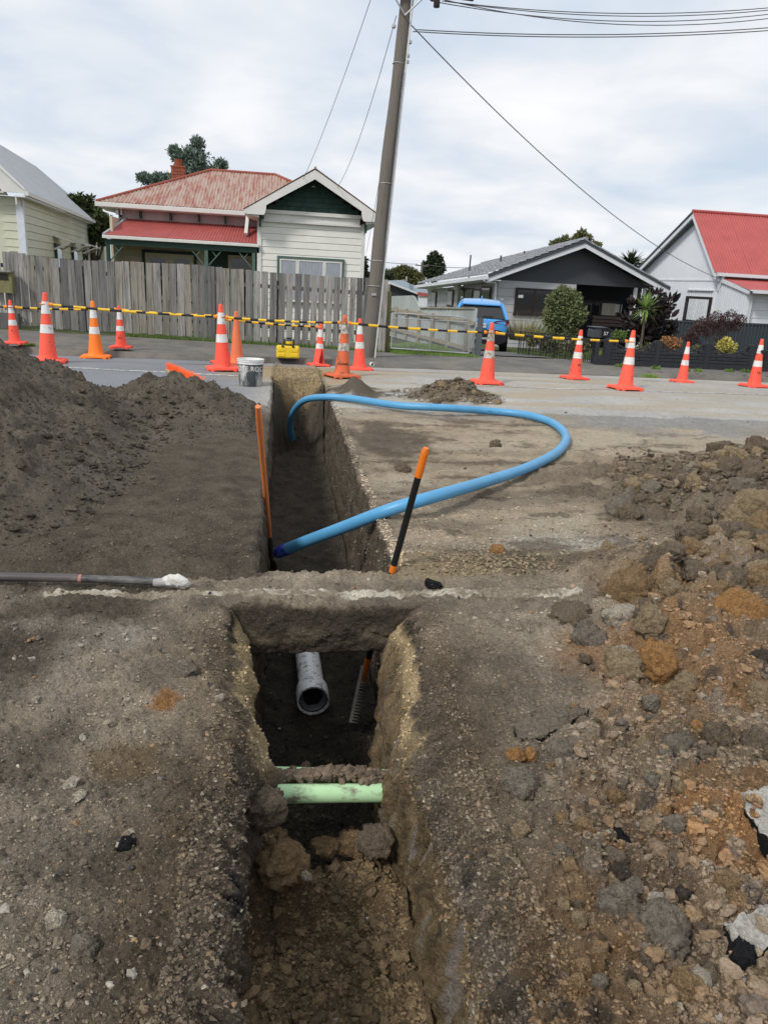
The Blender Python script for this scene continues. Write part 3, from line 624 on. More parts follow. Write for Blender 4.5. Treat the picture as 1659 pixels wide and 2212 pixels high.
scatter('rubble_crumbs', 12500, reg_rub, sz(.002, .0085, 2.4), rub_col, 34, 1)
scatter('rubble_crumbs', 1100, reg_rub, sz(.005, .020, 2.6), rub_col, 44, 2)
def reg_pile(rg, n): 
    X = rg.uniform(1.9, 5.2, n*3); Y = rg.uniform(3.6, 6.9, n*3); P = np.stack([X, Y], 1); r = rubble(X, Y)**2*(X > 2.3+.5*abs(Y-4.9)); return P[(rg.uniform(0, 1, n*3) < r*1.1) & (X < .9*Y)][:n]
scatter('pile_crumbs', 6500, reg_pile, sz(.005, .036, 3.), lambda rg, P, n: np.array([(.17, .13, .092), (.21, .165, .115), (.14, .11, .08)])[rg.randint(0, 3, n)]*rg.uniform(.7, 1.2, (n, 1)), 45, 1)
def reg_sand(rg, n): return np.stack([rg.normal(.95, .28, n), rg.normal(3.62, .08, n)], 1)
scatter('sandy_gravel', 2400, lambda rg, n: outtr(reg_sand(rg, n)), sz(.002, .012, 3.), lambda rg, P, n: np.array([(.29, .23, .15)])*rg.uniform(.5, 1.2, (n, 1)), 36, 1)
def hreg(rg, n):
    X = rg.uniform(-3.4, -.2, n); Y = rg.uniform(3.35, 8.3, n); k = X > -.6*Y-.2; return np.stack([X, Y], 1)[k]
scatter('soil_crumbs', 16000, hreg, sz(.003, .014, 3.), lambda rg, P, n: np.array([(.115, .096, .073)])*rg.uniform(.55, 1.25, (n, 1)), 37, 0, zf=lambda X, Y: np.maximum(heapz(X, Y), -.06)+groundz(X, Y)*.6, m=HEAPM)
scatter('soil_crumbs', 420, lambda rg, n: np.stack([rg.normal(-1.15, .3, n), rg.uniform(3.6, 7.6, n)], 1), sz(.008, .034, 2.2), lambda rg, P, n: np.array([(.115, .096, .073)])*rg.uniform(.6, 1.2, (n, 1)), 61, 2, zf=lambda X, Y: np.maximum(heapz(X, Y), -.06)+groundz(X, Y)*.6, m=HEAPM)
fine('floor_crumbs', 12000, vreg(i1+2, i2-2, 1.3, 2.3), sz(.0015, .010, 3.), .6, 1.3, .03, 38)
fine('floor_crumbs', 500, vreg(i1+2, i2-2, 1.3, 2.3), sz(.006, .022, 2.2), .7, 1.15, .03, 48, 2)
fine('floor_crumbs', 5000, vreg(i1+2, i2-2, 2.4, 9.8), sz(.003, .016, 3.6), .6, 1.4, .02, 39)
fine('sand_crumbs', 2500, vreg(i1+2, i2-2, 10.3, 12.5), sz(.004, .02, 3.), .7, 1.2, .02, 40)
# individually countable clods and stones
def rockmesh(seed, sub, rough, f, facet=.5): 
    v, fc_ = ico(sub); v = rockify(v, seed, rough, f, facet); v += (fb3(v[:, 0]*4, v[:, 1]*4, v[:, 2]*4, 4, seed+50, .65)-.5)[:, None]*v*.55; v += (fb3(v[:, 0]*11, v[:, 1]*11, v[:, 2]*11, 3, seed+51, .7)-.5)[:, None]*v*.34
    me = bpy.data.meshes.new('clod'); me.from_pydata(v.tolist(), [], fc_.tolist()); [setattr(p, 'use_smooth', True) for p in me.polygons]; return me
ROCKS = [rockmesh(i*7+3, 4, .5, 1.5, 0.) for i in range(6)]; STONES = [rockmesh(i*5+71, 4, .22, 1.2, 1.) for i in range(5)]
SMALLR = [rockmesh(i*3+40, 4, .5, 1.6) for i in range(6)]
CL = {k: soilmat('clod_'+k, False, c, 1., 60, .04, sp_, 16) for k, c, sp_ in (('brown', (.225, .175, .125), .06), ('tan', (.38, .29, .18), .1), ('orange', (.46, .25, .10), .05), ('grey', (.27, .23, .18), .1), ('dark', (.10, .08, .063), .04), ('black', (.022, .022, .024), .1), ('pale', (.55, .48, .38), 0.), ('ochre', (.34, .23, .125), .08))}
def stone(px, py, w, h, colr, label=None, cat='clod', group=None, kind=ROCKS, rot=None, z=0., seed=None, name=None, sc=None, flat=1.):
    p = gz(px, py+h/2*.7, z); d = (np.array([p[0], p[1], p[2]-H])@fw); s = w/2*d/F*1.05
    rg = random.Random(int(px*13+py)); me0 = rg.choice(kind); key = (me0.name, colr)
    if key not in MEC: m2 = me0.copy(); m2.materials.clear(); m2.materials.append(CL[colr]); MEC[key] = m2
    o = bpy.data.objects.new(name or cat, MEC[key]); COL.objects.link(o)
    zz = float(gsample(p[0], p[1])[0]) if z == 0 else z
    o.location = (p[0], p[1]+s*.25, zz+s*.24*h/w); o.scale = (s, s*.9, s*flat*min(1.15, h/w*1.25)); o.rotation_euler = (rg.uniform(-.3, .3), rg.uniform(-.3, .3), rg.uniform(0, 6.3) if rot is None else rot)
    return tag(o, label, cat, group)
MEC = {}
big = [(1365, 1285, 95, 100, 'ochre', 'largest tan-brown clod sitting at the right end of the pale kerb strip'),
 (1440, 1255, 62, 34, 'brown', 'rounded brown clod just behind the large clod at the kerb end'),
 (1235, 1330, 90, 30, 'brown', 'flat reddish-brown clod lying in front of the kerb strip end'),
 (1268, 1368, 70, 60, 'grey', 'grey-green rounded clod below the flat reddish clod'),
 (1335, 1362, 90, 52, 'pale', 'pale pinkish clod between the grey-green one and the large kerb clod'),
 (1292, 1392, 40, 40, 'grey', 'small dark grey clod touching the grey-green rounded clod'),
 (1590, 1375, 130, 75, 'orange', 'big clod with an orange top and dark grey underside at right edge'),
 (1395, 1405, 62, 66, 'tan', 'upright tan clod in the middle of the rubble slope'),
 (1345, 1475, 90, 60, 'tan', 'tan clod with a dark hollow under its front on the slope'),
 (1412, 1480, 78, 72, 'orange', 'orange rounded clod in the middle of the rubble slope'),
 (1465, 1500, 80, 60, 'tan', 'wide tan clod right of the orange rounded clod'),
 (1345, 1425, 60, 34, 'pale', 'whitish jagged stone above the orange rounded clod'),
 (1627, 1500, 46, 42, 'dark', 'black rounded lump near the right edge above the pale boulder'),
 (1640, 1560, 70, 76, 'tan', 'smooth beige lump cut off by the right edge'),
 (1455, 1668, 76, 62, 'grey', 'grey pitted clod above the broken seal pieces'),
 (1540, 1640, 60, 50, 'brown', 'reddish-brown clod uphill of the tar-edged seal piece'),
 (1630, 1665, 76, 60, 'brown', 'dull brown lump at right edge above the white slab'),
 (1115, 1640, 36, 30, 'orange', 'bright orange crumbly lump, left of a pair beside the broken black edge'),
 (1145, 1632, 32, 36, 'orange', 'bright orange crumbly lump, right of a pair beside the broken black edge'),
 (1210, 1640, 60, 50, 'grey', 'grey clod just right of the orange pair'),
 (1120, 1700, 70, 56, 'grey', 'dark grey clod below the orange pair'),
 (1125, 1806, 38, 28, 'tan', 'pale yellow stone on the right rim of the near trench'),
 (1335, 1835, 66, 50, 'black', 'black seal lump with brown top below the slope middle'),
 (1210, 1865, 50, 46, 'grey', 'grey-brown clod at the edge of the orange soil patch'),
 (1330, 1930, 44, 36, 'dark', 'smooth dark stone at the lower left of the orange soil patch'),
 (1330, 1985, 84, 72, 'grey', 'big grey-brown clod below the orange soil patch'),
 (1420, 1985, 60, 36, 'pale', 'flat pale stone right of the big grey-brown clod'),
 (1470, 1962, 40, 40, 'dark', 'dark round stone left of the pale boulder in the lower right'),
 (1425, 2045, 120, 80, 'grey', 'large crusted grey clod in the lower right of the slope'),
 (1588, 2130, 70, 48, 'black', 'smooth blue-black stone in the lower right corner'),
 (1500, 2178, 62, 40, 'pale', 'beige blocky stone in front of the blue-black stone'),
 (272, 1807, 46, 30, 'black', 'black seal lump lying alone on the left ground'),
 (402, 1442, 48, 34, 'grey', 'grey seal chip with a black edge beside the small orange soil spot'),
 (78, 1508, 20, 14, 'pale', 'white pebble at the far left of the near ground'),
 (150, 1700, 44, 16, 'pale', 'long flat white stone half buried in the left ground'),
 (168, 1722, 40, 14, 'pale', 'second flat white stone just below the long one'),
 (275, 1516, 18, 14, 'pale', 'white pebble in the middle of the left ground'),
 (475, 1508, 22, 16, 'pale', 'white pebble directly under the small orange soil spot'),
 (180, 2050, 60, 40, 'grey', 'weathered grey clod in the lower left corner'),
 (120, 1985, 50, 34, 'pale', 'pale weathered clod in the lower left corner'),
 (935, 1265, 44, 20, 'black', 'black tar lump lying on the kerb strip behind the trench'),
 (1075, 1190, 34, 20, 'orange', 'small reddish stone alone on the pale dusty patch'),
 (1070, 955, 26, 20, 'brown', 'lone clod on the dirt inside the blue pipe loop'),
 (870, 1010, 36, 22, 'brown', 'flat clod beside the trench, inside the blue pipe loop'),
 (1620, 1110, 80, 72, 'tan', 'large angular tan clod at the front of the brown pile'),
 (1480, 990, 34, 26, 'brown', 'lump standing on the very top of the brown pile'),]
for x, y, w_, h_, c_, lb in big:
    k = STONES if c_ in ('pale', 'black') else ROCKS
    stone(x, y, w_, h_, c_, lb, 'stone' if c_ in ('pale', 'black', 'dark') else 'clod', kind=k)
rg = random.Random(5)
for i in range(105):     # brown pile at the right edge
    t_ = rg.random(); x = rg.uniform(1345, 1680); topy = 1075-(x-1345)*.36; y = rg.uniform(topy, 1130-(x < 1500)*20)
    p = gz(x, y); s_ = rg.choice([18, 22, 26, 34, 44, 56])*rg.uniform(.8, 1.2)
    stone(x, y, s_, s_*.75, rg.choice(['brown', 'brown', 'brown', 'tan', 'grey']), 'brown lump of dug earth in the pile by the right edge', 'clod', 'clods in the brown pile', kind=SMALLR)
for i in range(90):     # slope rubble
    y = rg.uniform(1170, 2190); x0 = 1180+max(0, 1330-y)*.9 if y < 1500 else 1150+(y-1500)*.12; x = rg.uniform(x0, 1670)
    s_ = rg.choice([20, 26, 34, 44])*rg.uniform(.8, 1.2)*(1+max(0, y-1700)/1200)
    stone(x, y, s_, s_*.75, rg.choice(['tan', 'brown', 'ochre', 'ochre', 'grey', 'brown', 'orange' if rg.random() < .4 else 'brown', 'tan', 'pale' if rg.random() < .4 else 'grey']), 'crumbly clod among the rubble strewn right of the near trench', 'clod', 'clods on the rubble slope', kind=SMALLR)
for i in range(44):
    y = rg.uniform(1180, 1330); x = rg.uniform(1470-(y > 1250)*90, 1670); s_ = rg.choice([26, 36, 52, 66])*rg.uniform(.8, 1.1)
    stone(x, y, s_, s_*.8, rg.choice(['brown', 'ochre', 'brown', 'tan']), 'brown clod in the ridge between the pile and the slope', 'clod', 'clods in the ridge on the right', kind=SMALLR)
for i in range(18):
    x = rg.gauss(980, 42); y = 868-max(0, 34-abs(x-985)*.55)*rg.random(); s_ = rg.uniform(9, 24)
    stone(x, y, s_, s_*.75, rg.choice(['brown', 'tan', 'brown']), 'clod in the small mound behind the blue pipe', 'clod', 'clods in the small mound', kind=SMALLR)
for i in range(14):
    x = rg.uniform(830, 1400); y = rg.uniform(890, 1210); s_ = rg.uniform(5, 13)
    stone(x, y, s_, s_*.7, rg.choice(['brown', 'brown', 'tan', 'dark']), 'small clod lying on the trampled dirt right of the trench', 'clod', 'clods strewn over the dirt', kind=SMALLR)
def tp(px, py, Y): return at(px, py, Y)
for px, py, Y, s_, c_, lb in [(700, 1830, 2.2, .05, 'ochre', 'tan clod on the crest of the near trench floor, middle one'), (760, 1822, 2.22, .055, 'ochre', 'rounded tan clod on the floor crest, right of the middle one'), (815, 1820, 2.15, .07, 'brown', 'big grey-brown clod wedged against the right wall on the floor crest'), (590, 1815, 2.2, .06, 'ochre', 'clod on the left end of the floor crest'), (610, 1868, 2.02, .085, 'ochre', 'large tan slab of earth lying on the near trench floor'), (662, 1893, 1.95, .02, 'pale', 'small white stone on the near trench floor'), (576, 1748, 2.05, .075, 'brown', 'reddish clod stuck in the left wall beneath the green pipe'), (890, 1690, 2.2, .07, 'brown', 'dark overhanging clod around the right end of the green pipe'), (660, 1655, 2.6, .02, 'brown', 'stone under the white pipe on the deep floor')]:
    me0 = ROCKS[int(px) % 6]; key = (me0.name, c_)
    if key not in MEC: m2 = me0.copy(); m2.materials.clear(); m2.materials.append(CL[c_]); MEC[key] = m2
    o = bpy.data.objects.new('clod', MEC[key]); COL.objects.link(o); o.location = at(px, py, Y); o.scale = (s_, s_*.9, s_*.75); o.rotation_euler = (.2, .1, px); tag(o, lb, 'clod')
# broken pieces of road seal
def slab(pts, Y0, th, label, tilt=(0, 0), z=.06, m=None):
    P = [gz(x, y, z) for x, y in pts]; c = sum(P)/len(P); root = T('seal_slab', label, 'seal slab', c)
    Q = []
    for i, p in enumerate(P):
        q_ = P[(i+1) % len(P)]
        for k in range(4): t = k/4; Q.append(lerp(p, q_, t)*1.+np.array([random.uniform(-.006, .006), random.uniform(-.006, .006), 0]))
    Q = [np.array([p[0], p[1], z+(p[0]-c[0])*tilt[0]+(p[1]-c[1])*tilt[1]]) for p in Q]
    bm = bmesh.new()
    n = len(Q); top_ = [bm.verts.new(p-c) for p in Q]; bm.faces.new(top_); bmesh.ops.triangulate(bm, faces=bm.faces[:]); bmesh.ops.subdivide_edges(bm, edges=bm.edges[:], cuts=3, use_grid_fill=True)
    for v in bm.verts: v.co.z += (random.random()-.5)*.014
    me = bpy.data.meshes.new('chip_surface'); bm.to_mesh(me); bm.free(); me.materials.append(m or PALESEAL); o = bpy.data.objects.new('chip_surface', me); COL.objects.link(o); o.parent = root
    mb = MB(); r = [lerp(p, c, .0)-np.array([0, 0, .003]) for p in Q]; r2 = [p-np.array([random.uniform(-.01, .01), random.uniform(-.01, .01), th*random.uniform(.8, 1.2)]) for p in r]
    mb.add(r+r2, [tuple(range(n, 2*n))]+[(i, (i+1) % n, n+(i+1) % n, n+i) for i in range(n)]); mb.build('tar_edge', CL['black'], root)
PALESEAL = soilmat('pale_chip_seal', False, (.44, .42, .38), .8, 60, .02, .0, 20)
slab([(1584, 1725), (1700, 1690), (1760, 1760), (1700, 1850), (1640, 1800)], 0, .05, 'white chip-topped slab of broken road seal cut by the right edge', (-.12, .1), .13)
slab([(1565, 1995), (1640, 1962), (1690, 1975), (1690, 2030), (1605, 2052)], 0, .035, 'angular pale slab of broken road seal in the lower right', (.1, .15), .09)
slab([(1548, 1765), (1580, 1728), (1600, 1790), (1575, 1815)], 0, .03, 'small pale seal fragment touching the white slab', (.1, .1), .08)
slab([(1480, 1655), (1520, 1662), (1540, 1690), (1500, 1700), (1470, 1680)], 0, .04, 'tar-edged seal piece with yellowish top on the slope', (.2, .2), .08)
slab([(1110, 1565), (1180, 1532), (1275, 1538), (1220, 1568), (1160, 1592), (1120, 1590)], 0, .025, 'wide crust of seal with a ragged black edge right of the trench', (.05, .1), .035, soilmat('dirty_seal_crust', False, (.23, .19, .145), 1., 70, .03, .1, 14))
# ================================================================ PIPES AND TOOLS
BLUE = mat('blue_polyethylene', (.09, .33, .58), .42, .1, 5, .05, 60, .6, (.26, .25, .20), 5, dlo=.62, spec=.5)
def catmull(P, n=14):
    P = [np.array(p, float) for p in P]; P = [2*P[0]-P[1]]+P+[2*P[-1]-P[-2]]; out = []
    for i in range(1, len(P)-2):
        for k in range(n):
            t = k/n; out.append(.5*((2*P[i])+(-P[i-1]+P[i+1])*t+(2*P[i-1]-5*P[i]+4*P[i+1]-P[i+2])*t*t+(-P[i-1]+3*P[i]-3*P[i+1]+P[i+2])*t**3))
    return out+[P[-2]]
root = T('blue_water_pipe', 'long blue plastic pipe looping out of the trench over the dirt', 'pipe', (0, 6, -.8))
pp = [at(632, 948, 10.3), at(627, 915, 10.1), at(637, 885, 9.8), at(660, 864, 9.5), at(700, 858, 9.2), at(760, 861, 9.0), gz(860, 876, .07), gz(960, 881, .09), gz(1060, 888, .05), gz(1140, 897, .05), gz(1195, 915, .05), gz(1222, 943, .05), gz(1205, 975, .05), gz(1140, 1010, .06), gz(1040, 1043, .09), gz(940, 1072, .12), at(840, 1102, 4.45), at(740, 1140, 4.68), at(660, 1170, 4.95), at(606, 1192, 5.15)]
path = catmull(pp, 12)
b = MB(); b.tube(path, .041, 20); b.build('pipe', BLUE, root, smooth='auto')
TAPE = mat('blue_tape', (.02, .06, .45), .35, .2, 20, .3, 40, .5, (.4, .4, .5), 20)
end = path[-1]; dr = path[-1]-path[-6]; dr /= np.linalg.norm(dr)
b = MB(); b.tube([end-dr*.10, end-dr*.09, end-dr*.02, end+dr*.03, end+dr*.05], [.0425, .0445, .045, .044, .03], 14); b.build('end_tape', TAPE, root, smooth='auto')
INK = mat('pipe_print', (.02, .12, .28), .5)
k0 = None
for i in range(5):  # faint printed dashes along the pipe
    j = 92+i*3
    a_, b_ = path[j], path[j+1]; d = (b_-a_)/np.linalg.norm(b_-a_)
    q_ = (a_+b_)/2+np.array([0, -.041, .004]); MB().box(-.02, .02, -.0008, .0008, -.004, .004).build('print_mark', INK, root, local=True).location = Vector(q_)-root.location
    root.children[-1].rotation_euler = (0, 0, math.atan2(d[1], d[0]))
# white sewer pipe
PVC = mat('white_pvc', (.90, .91, .92), .3, .04, 5, 0, 60, 1., (.03, .026, .022), 26, spec=.5, dlo=.515)
PVCI = mat('pvc_inside', (.45, .47, .50), .4); DIRT = mat('black_mud', (.02, .017, .014), .9, .3, 30, .6, 40)
c0 = at(677, 1514, 3.80); root = T('white_sewer_pipe', 'white plastic sewer pipe with mud splashes and socket end on the deep floor', 'pipe', c0)
ax = np.array([-.03, 1, .02]); ax /= np.linalg.norm(ax)
def lathe_axis(prof, c, ax, n=40, cap=False):
    a = np.array([0, 0, 1.]); s1 = np.cross(ax, a); s1 /= np.linalg.norm(s1); s2 = np.cross(s1, ax); mb = MB(); k = 0
    for r, t in prof:
        for j in range(n): q = 2*math.pi*j/n; mb.v.append(tuple(c+ax*t+r*(s1*math.cos(q)+s2*math.sin(q))))
    for i in range(len(prof)-1):
        for j in range(n): a_ = i*n+j; b_ = i*n+(j+1) % n; mb.f.append((a_, a_+n, b_+n, b_))
    if cap: mb.f.append(tuple(range((len(prof)-1)*n, len(prof)*n)))
    return mb
lathe_axis([(.078, .10), (.080, .02), (.082, .0), (.092, -.002), (.0935, .0), (.0935, .10), (.090, .13), (.078, .17), (.0755, .20), (.0755, 1.2)], c0, ax).build('pipe', PVC, root, smooth='auto')
lathe_axis([(.0795, .01), (.077, .12), (.068, .17), (.066, 1.2)], c0, ax).build('inner_wall', PVCI, root, smooth='auto')
o = lathe_axis([(.0765, .012), (.0815, .010), (.0815, .016), (.0765, .018)], c0, ax).build('rubber_seal', DIRT, root, smooth='auto')
v, f_ = ico(3); v = rockify(v, 77, .3, 1.5)*np.array([.058, .08, .055])+np.array(c0)+ax*.11+np.array([0, 0, -.022])
b = MB(); b.add(v, f_.tolist()); tag(b.build('mud_lump', DIRT), 'black mud lying inside the mouth of the white pipe', 'mud')
# green ducts
GREEN = mat('green_duct', (.46, .70, .40), .45, .06, 5, .1, 60, .9, (.17, .13, .095), 24, dlo=.5, stretch=(.5, 1, 1))
for (x0, y0, x1, y1, Y, r_, lb) in ((560, 1715, 880, 1712, 2.27, .033, 'front pale green duct crossing the near trench, mostly clean'), (560, 1672, 905, 1680, 2.37, .028, 'rear pale green duct crossing the trench under loose earth')):
    a_, b_ = at(x0, y0, Y), at(x1, y1, Y+.01); d = b_-a_; a_ = a_-d*.35; b_ = b_+d*.35
    o = MB().tube([lerp(a_, b_, t) for t in np.linspace(0, 1, 8)], r_, 28).build('green_duct', GREEN, smooth='auto'); tag(o, lb, 'duct', 'green ducts crossing the near trench')
def ductsoil(rg, n):
    X = rg.uniform(-.12, .56, n); return np.stack([X, 2.33+rg.normal(0, .016, n)], 1)
za = at(700, 1680, 2.34)[2]
scatter('loose_earth', 1500, ductsoil, sz(.003, .02, 2.6), lambda rg, P, n: np.array([(.17, .13, .095)])*rg.uniform(.5, 1.3, (n, 1)), 51, 1, zf=lambda X, Y: za+.008+(.02-.45*np.abs(Y-2.33))*(.4+1.3*fb(X*12, Y*3, 3, 52))-.03*ss(.2, .5, X))
# black pipe with taped end, left
BLK = mat('black_pipe', (.035, .037, .042), .45, .2, 8, .1, 60, .55, (.33, .31, .28), 6, dlo=.52, stretch=(.3, 1, 1))
a_ = at(-120, 1262, 3.36); b_ = at(362, 1274, 3.30); root = T('black_pipe', 'scuffed black pipe with a plastic-wrapped end lying along the kerb', 'pipe', b_)
a_[2] = float(gsample(a_[0], a_[1])[0])+.035; b_[2] = float(gsample(b_[0], b_[1])[0])+.045
MB().tube([lerp(a_, b_, t)+np.array([0, 0, .01*math.sin(t*3)]) for t in np.linspace(0, 1, 12)], .0175, 18).build('pipe', BLK, root, smooth='auto')
m_ = lerp(a_, b_, .60); m2 = lerp(a_, b_, .615); MB().tube([m_+np.array([0, 0, .01]), m2+np.array([0, 0, .01])], .0185, 18).build('red_band', mat('faded_red_band', (.45, .20, .17), .6, .2, 20), root, smooth='auto')
MB().tube([lerp(a_, b_, t)+np.array([0, 0, .012]) for t in np.linspace(.0, .60, 4)], .0192, 18).build('outer_sleeve', mat('muddy_sleeve', (.10, .085, .085), .5, .4, 6, .2, 50, .7, (.30, .28, .25), 7, stretch=(.3, 1, 1)), root, smooth='auto')
WRAP = mat('white_plastic_wrap', (.62, .60, .56), .4, .12, 30, .6, 25, .5, (.25, .2, .15), 12, dlo=.55)
v, f_ = ico(4)
for cx_, sc_, sd_ in ((( 366, 1270), (.030, .024, .022), 5), ((388, 1270), (.05, .028, .030), 9)):
    q_ = at(*cx_, 3.3); vv_ = rockify(v, sd_, .35, 2.0)*np.array(sc_); an = .35; vv_ = np.stack([vv_[:, 0], vv_[:, 1], vv_[:, 2]-vv_[:, 0]*an], 1)+np.array([q_[0], q_[1], b_[2]+.004])
    MB().add(vv_, f_.tolist()).build('plastic_wrap', WRAP, root, smooth=True)
MB().tube([b_+np.array([-.06, 0, 0]), b_+np.array([-.0, 0, 0.0]), b_+np.array([.06, -.004, -.012])], [.019, .021, .019], 16).build('clear_wrap', mat('grey_plastic_wrap', (.36, .35, .34), .35, .2, 40, .5, 30), root, smooth=True)
# rake
RO = mat('orange_grip', (.80, .20, .02), .45, .08, 10, .1, 60, .4, (.2, .12, .06), 10, dlo=.6); RB = mat('black_shaft', (.014, .014, .016), .4, .1, 10)
lo = gz(762, 1545, -.97); lo[1] += .0; g0_ = gz(848, 1243, .0); g0_[1] += .03; dR = (g0_-lo)
hi = min([lo+dR*k for k in np.linspace(1, 3, 400)], key=lambda q: abs((CY-F*((q-np.array([0, 0, H]))@up)/((q-np.array([0, 0, H]))@fw))-968)); root = T('garden_rake', 'bow rake with black shaft and orange grips leaning in the trench by the earth bridge', 'rake', lo)
def along(a, b, t0, t1, n=3): return [lerp(a, b, t) for t in np.linspace(t0, t1, n)]
def tof(px, py):   # fraction along the handle whose image height is py
    best = min(np.linspace(0, 1, 400), key=lambda t: abs(project(lerp(lo, hi, t))[1]-py)); return best
def project(p): q = np.array(p)-np.array([0, 0, H]); z = q@fw; return CX+F*(q@rt)/z, CY-F*(q@up)/z
t1, t2, t3, t4 = tof(0, 1475), tof(0, 1420), tof(0, 1235), tof(0, 1030)
MB().tube(along(lo, hi, t1, t2), [.0145, .0165, .017], 16).build('orange_socket', RO, root, smooth='auto')
MB().tube(along(lo, hi, t2, t3), .0165, 16).build('shaft', RB, root, smooth='auto')
MB().tube(along(lo, hi, t3, t3+.025), .0172, 16).build('orange_collar', RO, root, smooth='auto')
MB().tube(along(lo, hi, t3+.025, t4), .0165, 16).build('shaft', RB, root, smooth='auto')
b = MB().tube(along(lo, hi, t4, 1, 9), [.0185]*7+[.018, .012], 16)
for k in range(5): q_ = lerp(lo, hi, t4+.012+k*.012)+np.array([-.016, -.004, 0]); b.tube([q_+np.array([0, 0, -.004]), q_+np.array([0, 0, .004])], [.005, .005], 8)
b.build('orange_grip', RO, root, smooth='auto')
STEEL = mat('worn_steel', (.35, .33, .30), .4, .2, 30, .2, 80, .4, (.08, .06, .05), 14, metal=.6)
ra, rb_ = at(783, 1440, 3.64), at(757, 1560, 3.52); rb_[2] = max(rb_[2], -.99)
MB().bar(lerp(ra, rb_, -.02), rb_, .006, .016, (1, 0, 0)).build('rake_head', STEEL, root)
MB().tube([lerp(lo, hi, t1), lerp(ra, rb_, .3)], .006, 8).build('neck', STEEL, root, smooth=True)
for k in range(14):
    q_ = lerp(ra, rb_, .28+.055*k); MB().tube([q_, q_+np.array([.035, .01, -.012]), q_+np.array([.055, .012, -.028])], [.0045, .004, .002], 6).build('tine', STEEL, root, smooth=True)
# spade
WO = mat('orange_painted_shaft', (.74, .22, .07), .6, .12, 12, .15, 50, .55, (.35, .17, .08), 14, dlo=.56, stretch=(1, 1, .3))
hi = at(557, 878, 5.2); lo = at(590, 1238, 5.4); lo[2] = -.86; hi = at(557, 878, 5.05); 
lo = gz(590, 1240, -.84); m0 = gz(574, 1062, .02); dS = m0-lo
hi = min([lo+dS*k for k in np.linspace(1, 4, 600)], key=lambda q: abs((CY-F*((q-np.array([0, 0, H]))@up)/((q-np.array([0, 0, H]))@fw))-878)); root = T('spade', 'long-handled spade with an orange wooden shaft leaning on the trench left wall', 'spade', lo)
t_ = lambda py: min(np.linspace(0, 1, 400), key=lambda t: abs(project(lerp(lo, hi, t))[1]-py))
a1_ = t_(1160); 
MB().tube(along(lo, hi, a1_, 1, 9), [.0175, .018, .018, .018, .018, .018, .0185, .02, .016], 16).build('handle', WO, root, smooth='auto')
DS = mat('muddy_steel', (.10, .08, .065), .6, .4, 12, .4, 60, .5, (.2, .16, .12), 10, metal=.3)
MB().tube(along(lo, hi, t_(1210), a1_+.005, 4), [.017, .02, .021, .021], 14).build('socket', DS, root, smooth='auto')
q0, q1_ = lerp(lo, hi, t_(1208)), lo; dd = (q1_-q0); sv = np.array([.35, -.94, 0]); sv = np.array([.8, -.6, 0])*.045
vs = [q0-sv*.55, q0+sv*.55, lerp(q0, q1_, .3)+sv, lerp(q0, q1_, .9)+sv*.75, q1_+dd*.25, lerp(q0, q1_, .9)-sv*.75, lerp(q0, q1_, .3)-sv]
MB().prism(vs, (.004, .006, 0)).build('blade', DS, root)
# ---- traffic cones
CO = dict(red=mat('cone_red', (1, .12, .075), .6, .08, 6, .1, 60, .75, (.15, .035, .025), 12, dlo=.555, rnd=.06), dirty=mat('cone_dirty_red', (.95, .13, .08), .7, .12, 8, .2, 60, .8, (.17, .07, .05), 8, dlo=.54, rnd=.05),
          orange=mat('cone_orange', (1, .24, .03), .55, .05, 6, .1, 60, .45, (.3, .1, .04), 7, dlo=.6), faded=mat('cone_faded_orange', (.78, .20, .09), .75, .08, 8, .1, 60, .5, (.35, .12, .08), 6, dlo=.58),
          worn=mat('cone_worn_orange', (.72, .16, .07), .8, .15, 9, .2, 50, .9, (.16, .09, .06), 9, dlo=.5))
BAND = mat('reflective_white', (.74, .74, .72), .4, .08, 9, 0, 60, .75, (.28, .25, .21), 22, dlo=.54); BANDD = mat('reflective_dirty', (.55, .52, .46), .6, .15, 12, 0, 60, .9, (.16, .12, .09), 14, dlo=.46)
BLACKP = mat('black_print', (.015, .015, .015), .6)
def conebody(root, key, hgt, bands, bm_, dirtyb=False, rb=.118, rtp=.028, base=.225):
    mt = CO[key]; zt = lambda t: .045+(hgt-.045)*(1-t)
    rad = lambda z: rtp+(rb-rtp)*(1-(z-.045)/(hgt-.045))
    b = MB(); c = .06; B = base; oct_ = [(-B+c, -B), (B-c, -B), (B, -B+c), (B, B-c), (B-c, B), (-B+c, B), (-B, B-c), (-B, -B+c)]
    b.prism([(x, y, .018) for x, y in oct_], (0, 0, .022)); b.prism([(x*.93, y*.93, .038) for x, y in oct_], (0, 0, .012))
    for i, (x, y) in enumerate(oct_):
        for s in (.55, .93): b.box(x*s-.022, x*s+.022, y*s-.022, y*s+.022, 0, .019)
    b.build('base', mt, root, local=True, bevel=.004)
    prof = [(rb+.03, .048), (rb+.008, .058), (rb, .075)]+[(rad(z), z) for z in np.linspace(.1, hgt-.02, 9)]+[(rtp-.001, hgt-.008), (rtp-.006, hgt), (rtp-.012, hgt)]
    MB().lathe(prof, 28).build('cone_body', mt, root, smooth='auto', local=True)
    for a_, b_ in bands:
        z1_, z0_ = zt(a_), zt(b_); MB().lathe([(rad(z0_)+.0025, z0_), (rad((z0_+z1_)/2)+.0025, (z0_+z1_)/2), (rad(z1_)+.0025, z1_)], 28, cap=False).build('reflective_band', BANDD if dirtyb else BAND, root, smooth='auto', local=True)
    return rad
B2 = [(.13, .31), (.47, .60)]
